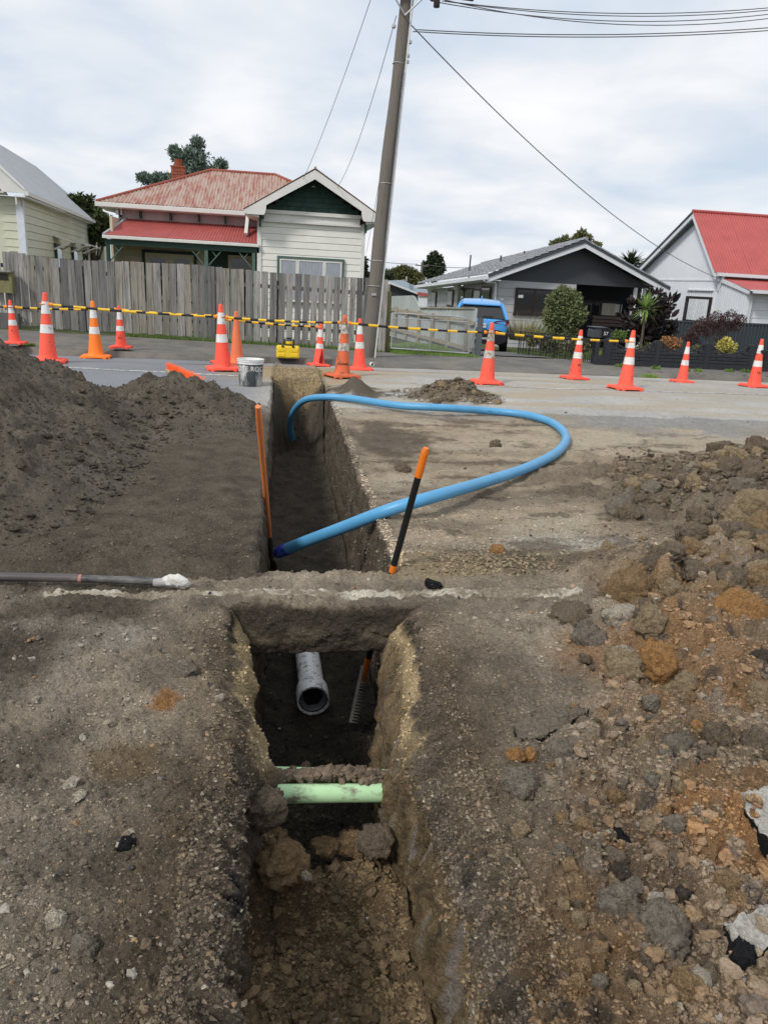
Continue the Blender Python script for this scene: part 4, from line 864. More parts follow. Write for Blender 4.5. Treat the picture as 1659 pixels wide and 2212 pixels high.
def cone(px, pb, pt, key, label, bands=B2, word=None, dirtyb=False, rz=0., z=0., tilt=0., name='traffic_cone', wz=.30, ws=.05, wa=0.):
    p = gz(px, pb, z); p[1] += .20; g = z if p[1] > 13.96 else float(gsample(p[0], p[1])[0])
    hgt = at(px, pt, p[1])[2]-g; p[2] = g; s = hgt/.9; tilt = tilt or .03*math.sin(px*3.7)
    root = T(name, label, 'traffic cone', p, 'orange and red cones round the works', rz); root.scale = (s, s, s); root.rotation_euler[1] = tilt
    conebody(root, key, .9, bands, BAND, dirtyb)
    if word:
        rr = .118-.09*(wz-.045)/.855+.003; t = text('lettering', word, ws, BLACKP, root, (rr*math.sin(wa-rz), -rr*math.cos(wa-rz), wz), (R(90)-.105, 0, wa-rz), bend=rr)
    CP.append((np.array(p), s)); return root
CP = []
cA = cone(97, 786, 632, 'dirty', 'tall scuffed red cone at the left, its foot behind the soil heap', rz=.1)
cB = cone(480, 803, 657, 'red', 'tall red cone standing just left of the paint bucket', rz=.15)
cC = cone(741, 818, 680, 'worn', 'grimy worn orange cone at the right corner of the trench end', word='LOADERS', dirtyb=True, rz=.5, wz=.2, ws=.04)
cD = cone(1058, 832, 697, 'dirty', 'red cone with a dirty lower band in front of the blue car', dirtyb=True, rz=.05)
cE = cone(1361, 845, 713, 'dirty', 'red cone with a chipped top at the right end of the striped bars', rz=.12)
ca_ = cone(25, 745, 648, 'red', 'small red cone on the footpath at the far left', word='C', z=.06, wz=.28)
cone(202, 763, 650, 'orange', 'bright orange cone at the kerb edge, second cone type from the left', rz=.1)
cs1 = cone(258, 754, 660, 'red', 'red cone with a torn lower band against the long grey fence', bands=[(.16, .34), (.5, .62)], word='DN', z=.04, wz=.22, ws=.055)
cbk = cone(511, 778, 672, 'faded', 'plain faded orange cone without bands right behind the tall red one', bands=[], rz=.3)
chd = cone(479, 776, 690, 'red', 'cone hidden behind the tall red one, only its base showing', z=.0, rz=.3)
cs2 = cone(690, 781, 697, 'red', 'red cone with its side split open near the yellow case', bands=[(.16, .34), (.5, .62)], rz=.2)
cg = cone(779, 796, 688, 'red', 'clean red cone standing close to the leaning power pole', rz=.1)
cone(1250, 820, 712, 'red', 'red cone with black letters near the driveway railing', word='IDL', wz=.27, rz=.1, wa=.2)
cone(1485, 824, 738, 'red', 'small clean red cone alone in front of the black scalloped wall', rz=.1)
cj = cone(1642, 838, 732, 'red', 'red lettered cone with a black ring at the right edge', word='IDL', wz=.28, rz=.1, wa=-.1)
# torn cone opening
rr = .1; q_ = CP[10]; b = MB().add([(.0, -.128, .07), (.052, -.122, .07), (.06, -.115, .16), (.045, -.1, .30), (.025, -.097, .36), (.01, -.105, .25), (-.02, -.12, .16), (-.03, -.128, .08)], [tuple(range(8))])
b.build('torn_opening', mat('cone_inside', (.25, .01, .008), .8), cs2, local=True)
# striped bars
YEL = mat('yellow_band', (.82, .50, .03), .45, .08, 10, 0, 60, .3, (.3, .2, .05), 20, dlo=.6); BKB = mat('black_band', (.018, .018, .02), .45); ORB = mat('orange_clip', (.9, .30, .03), .5)
def bar(a, b_, label, clipA=True, clipB=True, n=14, r=.0185):
    a = np.array(a); b_ = np.array(b_); mid = (a+b_)/2; root = T('striped_bar', label, 'barrier bar', mid, 'yellow and black bars strung between cones'); d = (b_-a); L_ = np.linalg.norm(d)
    ts = np.linspace(.03, .97, n+1); sag = lambda t: np.array([0, 0, -.02*4*t*(1-t)])
    for i in range(n):
        k = r if i < n//2 else r*.86
        MB().tube([lerp(a, b_, ts[i])+sag(ts[i]), lerp(a, b_, ts[i+1])+sag(ts[i+1])], k, 12).build('yellow_stripe' if i % 2 == 0 else 'black_stripe', YEL if i % 2 == 0 else BKB, root, smooth='auto')
    MB().tube([lerp(a, b_, t)+sag(t) for t in (.485, .515)], r*1.25, 12).build('collar', YEL, root, smooth='auto')
    for f_, e, t in ((clipA, a, .03), (clipB, b_, .97)):
        if f_:
            MB().tube([lerp(a, b_, t), lerp(a, b_, t+(.02 if t < .5 else -.02))], r*1.3, 12).build('end_cap', ORB, root, smooth='auto')
            ring = [np.array(e)+np.array([.052*math.cos(q), .052*math.sin(q), 0]) for q in np.linspace(0, 6.283, 20)]; MB().tube(ring, .007, 6, cap=False).build('ring', ORB, root, smooth=True)
def neck(i, f=.775): p, s = CP[i]; return p+np.array([0, 0, .9*f*s])
def nk(i, py): p, s = CP[i]; q = at(0, 0, 1); x = project(p)[0]; return np.array([p[0], p[1], at(x, py, p[1])[2]])
def off(a, b_, k=.05): d = (b_-a)/np.linalg.norm(b_-a); return a+d*k, b_-d*k
for i, j, ya, yb, lb in ((0, 1, 657, 685, 'striped bar from the tall left cone to the cone by the bucket'), (1, 2, 685, 697, 'striped bar above the bucket and the trench end'), (2, 3, 697, 718, 'striped bar passing in front of the low chain-link gate'), (3, 4, 718, 737, 'striped bar in front of the iron railing, furthest right')):
    bar(nk(i, ya), nk(j, yb), lb)
bar(nk(5, 664)+np.array([-2.6, .3, .05]), nk(5, 664), 'thin striped bar entering at the left edge by the footpath', clipA=False)
bar(nk(5, 664), nk(7, 668), 'thin striped bar behind the tall left cone'); bar(nk(7, 669), nk(9, 682), 'thin striped bar overlapped by the front bar left of the bucket'); bar(nk(9, 689), nk(10, 706), 'thin striped bar ending at the split cone')
pj, sj = CP[14]; rr = .05
MB().lathe([(.058*sj, .62*sj), (.062*sj, .66*sj), (.055*sj, .70*sj)], 20, c=pj).build('black_ring', BKB, None, smooth='auto'); o = bpy.data.objects['black_ring']; tag(o, 'black plastic ring slipped over the cone at the right edge', 'ring')
MB().box(pj[0]+.1, pj[0]+.9, pj[1]-.03, pj[1]+.03, .32, .62).build('dark_panel', BKB); bpy.data.objects['dark_panel'].name = 'barrier_board'; tag(bpy.data.objects['barrier_board'], 'dark board just cut by the right edge beside the last cone', 'board')
# ---- bucket
BK = mat('painted_bucket', (.075, .085, .09), .5, .2, 6, .1, 60, 1., (.62, .62, .6), 7, dlo=.5, stretch=(1, 1, .45)); WP = mat('white_paint', (.72, .72, .70), .5, .1, 10, .2, 40, .6, (.25, .24, .22), 12, dlo=.58)
p = gz(541, 836); p[1] += .15; root = T('paint_bucket', 'dark paint bucket with white lettering and dried white paint runs by the trench', 'bucket', p)
hb = at(541, 775, p[1])[2]
rb0 = 24*p[1]/F; rb1 = 27.5*p[1]/F
MB().lathe([(rb0*.96, .0), (rb0, .01), (rb1*.94, hb*.82)], 32).build('body', BK, root, smooth='auto', local=True)
MB().lathe([(rb1*.95, hb*.82), (rb1*1.0, hb*.83), (rb1*.98, hb*.9), (rb1*1.02, hb*.92), (rb1*1.0, hb*.97), (rb1*1.03, hb*.98), (rb1*1.03, hb), (rb1*.93, hb), (rb1*.9, hb*.6)], 32, cap=False).build('rim', WP, root, smooth='auto', local=True)
MB().lathe([(.0, hb*.86), (rb1*.93, hb*.86)], 32, cap=False).build('paint_inside', WP, root, local=True)
rw = rb1*.955
text('lettering', 'OTE ROC', .09, mat('white_letters', (.75, .75, .74), .6), root, (0, -rw, hb*.66), (R(90)-.06, 0, 0), bend=rw)
ring = [np.array([rb1*1.03*math.cos(q), -rb1*.9*abs(math.sin(q))-.0, hb*.9-.55*rb1*math.sin(q)*1.1]) for q in np.linspace(0, 3.1416, 20)]; MB().tube(ring, .003, 6).build('wire_handle', STEEL, root, smooth=True, local=True)
# ---- broom head
OB = mat('orange_bristles', (.95, .16, .03), .6, .15, 30); WB_ = mat('broom_wood', (.42, .30, .20), .7, .15, 12, .2, 40, stretch=(.3, 1, 1)); OP = mat('broom_orange_paint', (.85, .13, .03), .5)
a_, b_ = gz(368, 812), gz(436, 832); a_[2] += .10; b_[2] += .04; root = T('broom_head', 'broom head with stiff orange bristles lying at the back of the heap', 'broom', (a_+b_)/2)
a_[1] -= .2; b_[1] -= .35; dv = b_-a_; MB().bar(a_, b_, .07, .045).build('head_block', WB_, root, bevel=.006); MB().bar(a_+np.array([0, .028, .028]), b_+np.array([0, .028, .028]), .03, .02).build('painted_edge', OP, root)
b = MB(); rg = random.Random(2)
for i in range(520):
    t = round(rg.random()*26)/26; q = lerp(a_, b_, t)+np.array([rg.uniform(-.02, .02), rg.uniform(-.03, .03), .02]); e = q+np.array([rg.gauss(.02, .02)+(t-.5)*.05, .05+rg.gauss(0, .02), .075+rg.gauss(0, .012)]); b.tube([q, e], [.0022, .0016], 3, cap=False)
o = b.build('bristles', OB, root); 
# ---- laser level and its case
YC = mat('yellow_case', (.80, .58, .03), .45, .06, 8, 0, 60, .25, (.4, .3, .1), 12, dlo=.6); DP = mat('dark_plastic', (.03, .033, .036), .45)
p = gz(622, 776); p[1] += .12; root = T('yellow_tool_case', 'yellow moulded plastic case standing at the kerb under the laser level', 'tool case', p); k = p[1]/F
wv, hv = 24*k, 27*k
MB().box(-wv, wv, -.09, .09, .01, hv).build('case_body', YC, root, bevel=.03, local=True)
for x in (-.55, .55):
    for z in (.3, .68): MB().box(x*wv-wv*.3, x*wv+wv*.3, -.10, -.085, z*hv-.028, z*hv+.028).build('panel', YC, root, bevel=.006, local=True)
for x in (-.45, .45): MB().box(x*wv-.022, x*wv+.022, -.105, -.085, hv*.9, hv*1.04).build('latch', DP, root, local=True)
MB().bar((-.1, -.095, hv*.98), (.1, -.095, hv*.98), .012, .02).build('handle', DP, root)if 0 else None
MB().box(-wv*.9, wv*.9, -.085, .085, 0, .012).build('foot', DP, root, local=True)
r2 = T('laser_level', 'small yellow and black laser level on top of the yellow case', 'laser level', (p[0]+.02, p[1], p[2]+hv)); r2.scale = (.85, .85, .72)
MB().box(-.075, .075, -.06, .06, 0, .04).build('base', DP, r2, bevel=.008, local=True); MB().lathe([(.075, .04), (.08, .05), (.078, .10), (.06, .105)], 24).build('yellow_body', YC, r2, smooth='auto', local=True)
MB().lathe([(.058, .105), (.05, .16), (.055, .165), (.055, .175), (.03, .18)], 24).build('glass_head', glassmat('smoked_glass', (.05, .06, .08)), r2, smooth='auto', local=True)
MB().lathe([(.06, .175), (.06, .19), (.05, .195)], 24).build('cap', DP, r2, smooth='auto', local=True)
for x in (-.1, .1): MB().box(x-.014, x+.014, -.03, .03, .005, .15).build('handle_post', DP, r2, bevel=.006, local=True)
p = gz(802, 781); q_ = MB().lathe([(.035, 0), (.04, .004), (.04, .05), (.03, .052), (.03, .0)], 20, c=(0, 0, 0)).build('plastic_ring', WP, smooth='auto'); q_.location = (p[0], p[1], -.05); q_.rotation_euler = (R(90), 0, .4); tag(q_, 'small white plastic coupling lying at the kerb beside the pole', 'coupling')
# ================================================================ BACKGROUND: FENCES, HOUSES, TREES
WOODG = [mat('grey_paling_%d' % i, c, .9, .38, 3, .6, 30, .75, (.065, .06, .055), 3.5, rnd=.2, stretch=(7, 7, .45), dlo=.5) for i, c in enumerate([(.235, .225, .215), (.32, .305, .285), (.165, .16, .158), (.26, .24, .205)])]
tops = [(-60, 540), (33, 543), (53, 550), (126, 559), (323, 567), (418, 572), (559, 586), (733, 598), (796, 601), (830, 604)]
bots = [(-60, 700), (43, 706), (176, 719), (353, 728), (418, 732), (550, 743), (783, 757), (830, 760)]
YF = 17.
tw = [at(x, y, YF) for x, y in tops]; bw = [at(x, y, YF) for x, y in bots]
ftop = lambda x: np.interp(x, [p[0] for p in tw], [p[2] for p in tw]); fbot = lambda x: np.interp(x, [p[0] for p in bw], [p[2] for p in bw])
root = T('paling_fence', 'long weathered grey wooden paling fence in front of the white house', 'fence', (-2, YF, 0)); rg = random.Random(3)
x = -9.2; i = 0
while x < 2.28:
    if 1.62 < x < 1.9: pass
    wd = rg.uniform(.128, .150); gap = rg.uniform(.012, .022) if x < -1.0 else rg.uniform(.026, .04)
    zt = float(ftop(x))+rg.uniform(-.012, .012); zb_ = float(fbot(x))+rg.uniform(-.01, .03)+.03
    if i == 24: zb_ += .0
    tl = rg.gauss(0, .012); y0 = YF+rg.uniform(-.006, .006); th_ = .018
    a = (x+tl, y0, zb_); b_ = MB().prism([(x-tl*.0, y0, zb_), (x+wd, y0+rg.uniform(-.006, .006), zb_), (x+wd+tl, y0+rg.uniform(-.008, .008), zt+rg.uniform(-.008, .008)), (x+tl, y0, zt)], (0, th_, 0))
    b_.build('paling', WOODG[rg.choice([0, 0, 1, 1, 2, 3])], root); x += wd+gap; i += 1
for dz_ in (.38, 1.22):
    xs = np.linspace(-9.2, 2.2, 5)
    for a, c in zip(xs[:-1], xs[1:]): MB().bar((a, YF+.05, float(fbot(a))+dz_), (c, YF+.05, float(fbot(c))+dz_), .045, .08).build('rail', WOODG[2], root)
for x in (-8.5, -6.2, -4.1, -2.0, -.05, 1.9): MB().box(x-.05, x+.05, YF+.075, YF+.17, float(fbot(x))-.1, float(fbot(x))+1.35).build('post', WOODG[2], root)
p = at(826, 760, YF); MB().box(2.2, 2.33, YF-.12, YF+.02, -.12, 1.36).build('end_post', WOODG[3], root)
# old wooden letterbox at the left edge
MOSS = mat('mossy_wood', (.20, .19, .09), .9, .3, 6, .4, 30, .5, (.12, .12, .10), 5, stretch=(4, 4, .6))
c = at(-5, 606, 16.7); root = T('wooden_letterbox', 'old mossy wooden letterbox on the grey fence at the left edge', 'letterbox', (c[0], 16.7, c[2]-.25))
MB().box(c[0]-.22, c[0]+.27, 16.72, 16.9, c[2]-.23, c[2]+.17).build('box', MOSS, root); MB().box(c[0]-.25, c[0]+.28, 16.66, 16.92, c[2]+.17, c[2]+.2).build('lid', WOODG[1], root)
MB().box(c[0]-.2, c[0]+.2, 16.705, 16.719, c[2]+.02, c[2]+.14).build('slot_recess', mat('dark_recess', (.03, .03, .025), .9), root)
MB().box(c[0]-.2, c[0]+.3, 16.8, 16.95, -.02, .40).build('post_panel', WOODG[2], root)
# concrete path joint lines are material; grass tufts, strips
LEAF = {k: mat('leaf_'+k, c, .6, .3, 3, 0, 60, rnd=.1, spec=.3) for k, c in dict(grass=(.10, .15, .035), bright=(.16, .26, .05), conifer=(.15, .20, .16), dark=(.045, .060, .028), mid=(.075, .10, .035), olive=(.13, .13, .05), pale=(.16, .18, .08), purple=(.085, .045, .045), deep=(.034, .024, .026), yucca=(.16, .24, .06), yellow=(.45, .40, .10), bronze=(.30, .15, .06), straw=(.28, .25, .12)).items()}
def grass(name, pts, n, h, mk, label, seed, kind='stuff', wd=.006, cat=None, group=None):
    """pts: polygon-like list of (x0,x1,y0,y1) strips"""
    rg = np.random.RandomState(seed); vs = []; fs = []; tot = sum((b-a)*(d-c) for a, b, c, d in pts)
    for a, b, c, d in pts:
        m = int(n*(b-a)*(d-c)/tot)
        X = rg.uniform(a, b, m); Y = rg.uniform(c, d, m); Z = yardz(X, Y)-.02; hh = h*rg.uniform(.4, 1.2, m); an = rg.uniform(0, 6.28, m); ln = rg.uniform(0, .7, m)*hh; w_ = wd*rg.uniform(.6, 1.4, m)
        for i in range(m):
            k = len(vs); cx, sx = math.cos(an[i]), math.sin(an[i]); vs += [(X[i]-sx*w_[i], Y[i]+cx*w_[i], Z[i]), (X[i]+sx*w_[i], Y[i]-cx*w_[i], Z[i]), (X[i]+cx*ln[i], Y[i]+sx*ln[i], Z[i]+hh[i])]; fs.append((k, k+1, k+2))
    return tag(MB().add(vs, fs).build(name, mk), label, cat, group, kind)
grass('verge_grass', [(-3.2, 1.4, 16.5, 16.95), (1.4, 2.2, 16.4, 16.9)], 9000, .07, LEAF['grass'], 'strip of green grass along the foot of the paling fence', 3)
grass('lawn_grass', [(2.36, 3.95, 16.2, 19.5), (3.0, 4.15, 15.75, 16.3)], 14000, .08, LEAF['bright'], 'short green grass behind the chain-link gate', 4)
grass('lawn_grass', [(6.6, 10, 17, 24)], 9000, .10, LEAF['grass'], 'lawn behind the iron railing', 5)
def tuft(px, py, r, h, n, mk, label, z=0, Y=None, lean=.8, wd=.008, name='grass_tuft', cat='plant', group='weeds along the kerb and wall'):
    p = gz(px, py, z) if Y is None else at(px, py, Y); rg = random.Random(int(px+py)); mb = MB()
    for i in range(n):
        a = rg.uniform(0, 6.28); rr = r*math.sqrt(rg.random()); x, y = rr*math.cos(a), rr*math.sin(a); hh = h*rg.uniform(.5, 1.1)*(1-.5*rr/r); ex, ey = math.cos(a)*hh*lean*rg.random(), math.sin(a)*hh*lean*rg.random(); b2 = rg.uniform(0, 6.28)
        mb.add([(x-wd*math.cos(b2), y-wd*math.sin(b2), 0), (x+wd*math.cos(b2), y+wd*math.sin(b2), 0), (x+ex*.6+wd*.8*math.cos(b2), y+ey*.6+wd*.8*math.sin(b2), hh*.6), (x+ex, y+ey, hh)], [(0, 1, 2), (0, 2, 3)])
    o = mb.build(name, mk, local=True); o.location = p; return tag(o, label, cat, group)
MB.center = False
tuft(58, 748, .14, .10, 160, LEAF['bright'], 'bright green weed tuft at the foot of the leftmost cone')
tuft(1402, 815, .15, .09, 240, LEAF['bright'], 'bright green grass clump at the end of the right kerb')
tuft(1190, 768, .0001+.3, .01, 5, LEAF['bright'], 'sparse weeds at the end of the driveway') if 0 else None
for px, py, lb in ((1337, 792, 'tiny weed sprig at the left part of the black wall foot'), (1415, 797, 'low weed cluster under the middle of the black wall'), (1480, 801, 'small weed by the black wall, left of the leafy pair'), (1508, 803, 'small round weed next to the leafy pair at the wall foot'), (1575, 803, 'bright leafy weed at the black wall foot, left of a pair'), (1610, 804, 'leafy weed at the black wall foot, right of a pair')):
    tuft(px, py, .09, .10, 60, LEAF['bright'], lb, wd=.012)
# ------------------------------------------------ wooden power pole and wires
POLE = mat('grey_pole_wood', (.17, .155, .135), .9, .3, 4, .6, 30, .6, (.075, .065, .055), 4, stretch=(5, 5, .35), dlo=.5); GALV = mat('galvanised', (.42, .43, .44), .5, .1, 10, metal=.4); WHC = mat('white_conduit', (.68, .68, .67), .5, .05); WIRE = mat('wire_grey', (.12, .12, .13), .6)
pb, pt_ = at(792, 774, 14.85), at(876, 0, 14.85); pb[2] = -.05; d = pt_-pb; ptt = pb+d*1.18
root = T('power_pole', 'weathered round wooden power pole leaning slightly right', 'power pole', pb)
ts = np.linspace(0, 1.18, 40); P = [pb+d*t+np.array([.012*math.sin(t*9), 0, 0]) for t in ts]; rr = [.138*(1-.30*t)+.004*math.sin(t*23) for t in ts]
MB().tube(P, rr, 24).build('shaft', POLE, root, smooth='auto')
MB().tube([pb+d*t+np.array([.115*(1-.25*t)+.035, -.06, 0]) for t in (0, .2, .5, .8, 1.0)], .018, 10).build('conduit', WHC, root, smooth='auto')
MB().tube([pb+d*t+np.array([.115*(1-.25*t)+.0, -.09, 0]) for t in (.12, .3, .55, .82)], .010, 8).build('cable', WIRE, root, smooth='auto')
for t in (.225, .52, .30, .84): MB().tube([pb+d*t+np.array([(.14*(1-.3*t))*math.cos(q), (.14*(1-.3*t))*math.sin(q), .0]) for q in np.linspace(0, 6.283, 24)], .008, 6, cap=False).build('strap', GALV, root, smooth=True)
q_ = pb+d*.20; MB().box(q_[0]-.055, q_[0]+.035, q_[1]-.150, q_[1]-.134, q_[2]-.02, q_[2]+.02).build('number_plate', GALV, root)
xh = pb+d*1.02
MB().bar(xh+np.array([-1.1, -.16, .02]), xh+np.array([1.15, -.16, -.02]), .09, .11).build('crossarm', POLE, root)
MB().tube([pb+d*.955+np.array([0, -.15, 0]), xh+np.array([-.36, -.2, .02])], .014, 8).build('brace', GALV, root); MB().tube([pb+d*.955+np.array([0, -.15, 0]), xh+np.array([.40, -.2, .0])], .014, 8).build('brace', GALV, root)
for x, z in ((.42, -.09), (.56, -.06), (.72, -.05), (.30, -.02)): MB().lathe([(.02, -.06), (.05, -.05), (.05, .0), (.035, .02), (.045, .05), (.02, .07)], 14, c=tuple(xh+np.array([x, -.2, z]))).build('insulator', mat('dark_porcelain', (.03, .025, .025), .3), root, smooth='auto')
MB().lathe([(.05, -.13), (.055, -.12), (.055, .0), (.02, .02)], 14, c=tuple(xh+np.array([.50, -.22, -.12]))).build('fuse_box', mat('dark_porcelain', (.03, .025, .025), .3), root, smooth='auto')
for k, (t, x) in enumerate(((.86, .14), (.845, .14), (.93, -.16), (.895, .15))): MB().lathe([(.02, -.03), (.035, -.02), (.035, .02), (.02, .03)], 12, c=tuple(pb+d*t+np.array([x, -.05, 0]))).build('wire_hook', GALV, root, smooth='auto')
def wire(a, b_, sag, label, r=.0075, n=30, grp=None, px=None):
    a, b_ = np.array(a, float), np.array(b_, float); P = [lerp(a, b_, t)-np.array([0, 0, sag*4*t*(1-t)]) for t in np.linspace(0, 1, n)]
    return tag(MB().tube(P, r, 6).build('overhead_wire', WIRE, smooth=True), label, 'wire', grp or 'overhead wires')
MB.center = True
for k, (p0, p1, p2, lb) in enumerate((((900, 64), (1150, 74), (1659, 60), 'upper of the two close wires running right below the crossarm'), ((892, 68), (1150, 79), (1659, 66), 'lower of the two close wires running right below the crossarm'),
    ((955, 2), (1260, 27), (1659, 17), 'topmost wire running right from the pole head'), ((970, 4), (1280, 33), (1659, 22), 'second wire running right from the pole head'), ((930, 2), (1180, 37), (1659, 31), 'third wire running right from the pole head'), ((960, 0), (1250, 47), (1659, 40), 'lowest wire running right from the crossarm'))):
    Yw = 14.8; A, M, B = at(*p0, Yw), at(*p1, Yw), at(*p2, Yw); c2 = np.polyfit([A[0], M[0], B[0]], [A[2], M[2], B[2]], 2)
    xs = np.linspace(A[0], 22, 50); P = [(x, Yw, np.polyval(c2, x)) for x in xs]
    tag(MB().tube(P, .0085 if k < 2 else .0075, 6).build('overhead_wire', WIRE, smooth=True), lb, 'wire', 'overhead wires')
A = at(884, 50, 14.8); B = at(1556, 603, 27.6); wire(A, B, .55, 'single service wire sagging from the pole to the red-roofed house on the right', .010)
A0 = at(813, 0, 15.0)+np.array([.1, -.2, .6]); wire(A0, at(655, 388, 23.5), .18, 'thin wire from above down to the left side of the white gable', .006)
wire(at(856, 34, 14.9), at(729, 405, 23.5), .35, 'thin wire from the pole head to the right side of the white gable', .006)
wire(at(845, 260, 15.1), at(800, 575-12, 23.6), .05, 'thin wire beside the pole going down to the gable foot', .005) if 0 else None
wire(at(834, 300, 15.0), at(791, 547, 23.6), .10, 'short thin wire close to the pole reaching the right gable foot', .005)
# ------------------------------------------------ weatherboard villa with red roof
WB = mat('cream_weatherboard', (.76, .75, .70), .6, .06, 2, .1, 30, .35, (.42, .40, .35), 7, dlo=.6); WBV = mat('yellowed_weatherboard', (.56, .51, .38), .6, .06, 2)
WT = mat('white_trim', (.70, .69, .66), .55, .08, 4, .1, 30, .55, (.36, .33, .28), 8, dlo=.58); DG = mat('dark_green_paint', (.022, .055, .042), .5, .15, 5); MG = mat('muted_green_paint', (.09, .14, .115), .6, .15, 5); PK = mat('pinkish_frieze', (.50, .42, .42), .7, .08, 2, 0, 60, .4, (.35, .25, .24), 3)
REDR = mat('red_roof_paint', (.36, .085, .075), .6, .15, 3, .1, 40, .55, (.22, .05, .04), 4, rnd=.0, dlo=.55); RUST = mat('faded_red_roof', (.31, .125, .095), .8, .16, 3, .2, 40, 1., (.40, .30, .25), 2.6, stretch=(2.6, .4, .4), dlo=.40)
GREYR = mat('grey_roof', (.40, .42, .44), .6, .1, 2, .1, 40); GLASS = glassmat('window_glass', (.03, .035, .04), .04); CURT = mat('net_curtain', (.33, .35, .40), .8, .15, 3, .3, 10, stretch=(6, 1, 1)); DKG = glassmat('dark_window', (.012, .013, .015), .04)
BRK = mat('red_brick', (.30, .085, .045), .85, .25, 6, .4, 40, .45, (.25, .17, .06), 5, rnd=.2); MORT = mat('mortar', (.25, .2, .16), .9)
villa = T('weatherboard_villa', 'white weatherboard villa with a rusty red iron roof behind the paling fence', 'house', (0, 24, -.35))
def corr(name, m, parent, P00, P10, P11, P01, pitch=.09, amp=.011, sheets=1, clip=None):
    """corrugated sheet between eave P00-P10 and top P01-P11; ridges run from eave to top"""
    P00, P10, P11, P01 = [np.array(p, float) for p in (P00, P10, P11, P01)]; L_ = max(np.linalg.norm(P10-P00), np.linalg.norm(P11-P01)); n = int(L_/pitch*6)+1
    nrm = np.cross(P10-P00, P01-P00); nrm /= np.linalg.norm(nrm)
    if nrm[2] < 0: nrm = -nrm
    per = n//sheets
    for s_ in range(sheets):
        i0_, i1_ = s_*per, (n if s_ == sheets-1 else (s_+1)*per); vs = []; fs = []
        for i in range(i0_, i1_+1):
            u = min(i/n, 1); a = lerp(P00, P10, u); b_ = lerp(P01, P11, u)
            if clip: b_ = a+(b_-a)*clip(u)
            o_ = nrm*(amp*math.sin(i/6*2*math.pi)+(s_ % 2)*.003); vs += [a+o_, lerp(a, b_, .5)+o_, b_+o_]
        k = len(vs)//3
        for i in range(k-1): fs += [(i*3, i*3+3, i*3+4, i*3+1), (i*3+1, i*3+4, i*3+5, i*3+2)]
        MB().add(vs, fs).build(name, m, parent, smooth=True)
# gable bay: boards
z0, z1, bh = -.45, 2.98, .187
def boards(x0, x1, z0, z1, bh, Y, m, root, name='weatherboard', th=.022):
    z = z1
    while z > z0+.02:
        zb_ = max(z-bh, z0); MB().add([(x0, Y, zb_+.012), (x1, Y, zb_+.012), (x1, Y+.012, z), (x0, Y+.012, z), (x0, Y+.03, zb_), (x1, Y+.03, zb_), (x1, Y+.04, z), (x0, Y+.04, z)], [(0, 1, 2, 3), (4, 7, 6, 5), (0, 4, 5, 1), (3, 2, 6, 7), (0, 3, 7, 4), (1, 5, 6, 2)]).build(name, m, root); z -= bh
boards(-.62, 2.38, z0, z1, bh, 24., WB, villa)
MB().box(-.72, -.6, 23.97, 24.08, z0, 3.02).build('corner_board', WT, villa); MB().box(2.37, 2.48, 23.97, 24.08, z0, 3.02).build('corner_board', WT, villa)
MB().box(-.66, 2.44, 24.05, 30, z0, 3.0).build('wall_core', WB, villa)
MB().box(-.52, 2.3, 23.93, 24.0, 2.985, 3.16).build('belt_board', WT, villa); MB().box(-.55, 2.33, 23.86, 24.0, 3.16, 3.26).build('belt_moulding', WT, villa); MB().box(-.55, 2.33, 23.9, 24.0, 2.93, 2.985).build('belt_cap', WT, villa)
# gable shingles
gx, gz0, gt = .92, 3.26, 4.14; half = 1.42
MB().prism([(gx-half, 24.02, gz0), (gx+half, 24.02, gz0), (gx, 24.02, gt)], (0, .1, 0)).build('gable_board', DG, villa)
rg = random.Random(8); SHM = mat('green_shingle', (.022, .058, .045), .6, .15, 5, .1, 30, rnd=.25); r_ = 0; z = gz0
while z < gt-.1:
    hw = half*(1-(z+.06-gz0)/(gt-gz0)); x = gx-hw-(.07 if r_ % 2 else 0)
    while x < gx+hw:
        w_ = rg.uniform(.09, .13); xa, xb = max(x, gx-hw), min(x+w_-.008, gx+hw)
        if xb-xa > .03: MB().add([(xa, 23.985, z+.004), (xb, 23.985, z+.004), (xb, 24.012, z+.15), (xa, 24.012, z+.15), (xa, 24.01, z), (xb, 24.01, z)], [(0, 1, 2, 3), (4, 5, 1, 0)]).build('shingle', SHM, villa)
        x += w_
    z += .138; r_ += 1
MB().lathe([(.0, 0), (.05, .005), (.05, .03), (.0, .05)], 12, c=(.9, 23.97, 3.95)).build('gable_lamp', WT, villa)
# barge boards with curved feet
def barge(sx):
    ap, ap2 = (gx, 4.36), (gx, 4.11); foot = (gx+sx*2.02, 3.17); pts = [ap, foot, (gx+sx*1.93, 3.07), (gx+sx*1.46, 3.07)]
    for k in range(1, 7): q = k/6*math.pi/2; pts.append((gx+sx*(1.46-.09*math.sin(q)-.0), 3.07+.27*(1-math.cos(q))))
    pts.append(ap2); return MB().prism([(x, 23.42, z) for x, z in pts], (0, .05, 0)).build('barge_board', WT, villa)
barge(-1); barge(1)
corr('gable_roof_sheet', RUST, villa, (gx-2.02, 23.4, 3.2), (gx-2.02, 29, 3.2), (gx, 29, 4.4), (gx, 23.4, 4.4), sheets=3); corr('gable_roof_sheet', RUST, villa, (gx+2.02, 23.4, 3.2), (gx+2.02, 29, 3.2), (gx, 29, 4.4), (gx, 23.4, 4.4), sheets=3)
MB().tube([(gx, 23.38, 4.41), (gx, 29, 4.41)], .035, 8).build('ridge_cap', RUST, villa)
for x in (gx-1.55, gx+1.55): MB().box(x-.03, x+.03, 23.8, 23.98, 2.78, 3.05).build('eave_bracket', DG, villa)
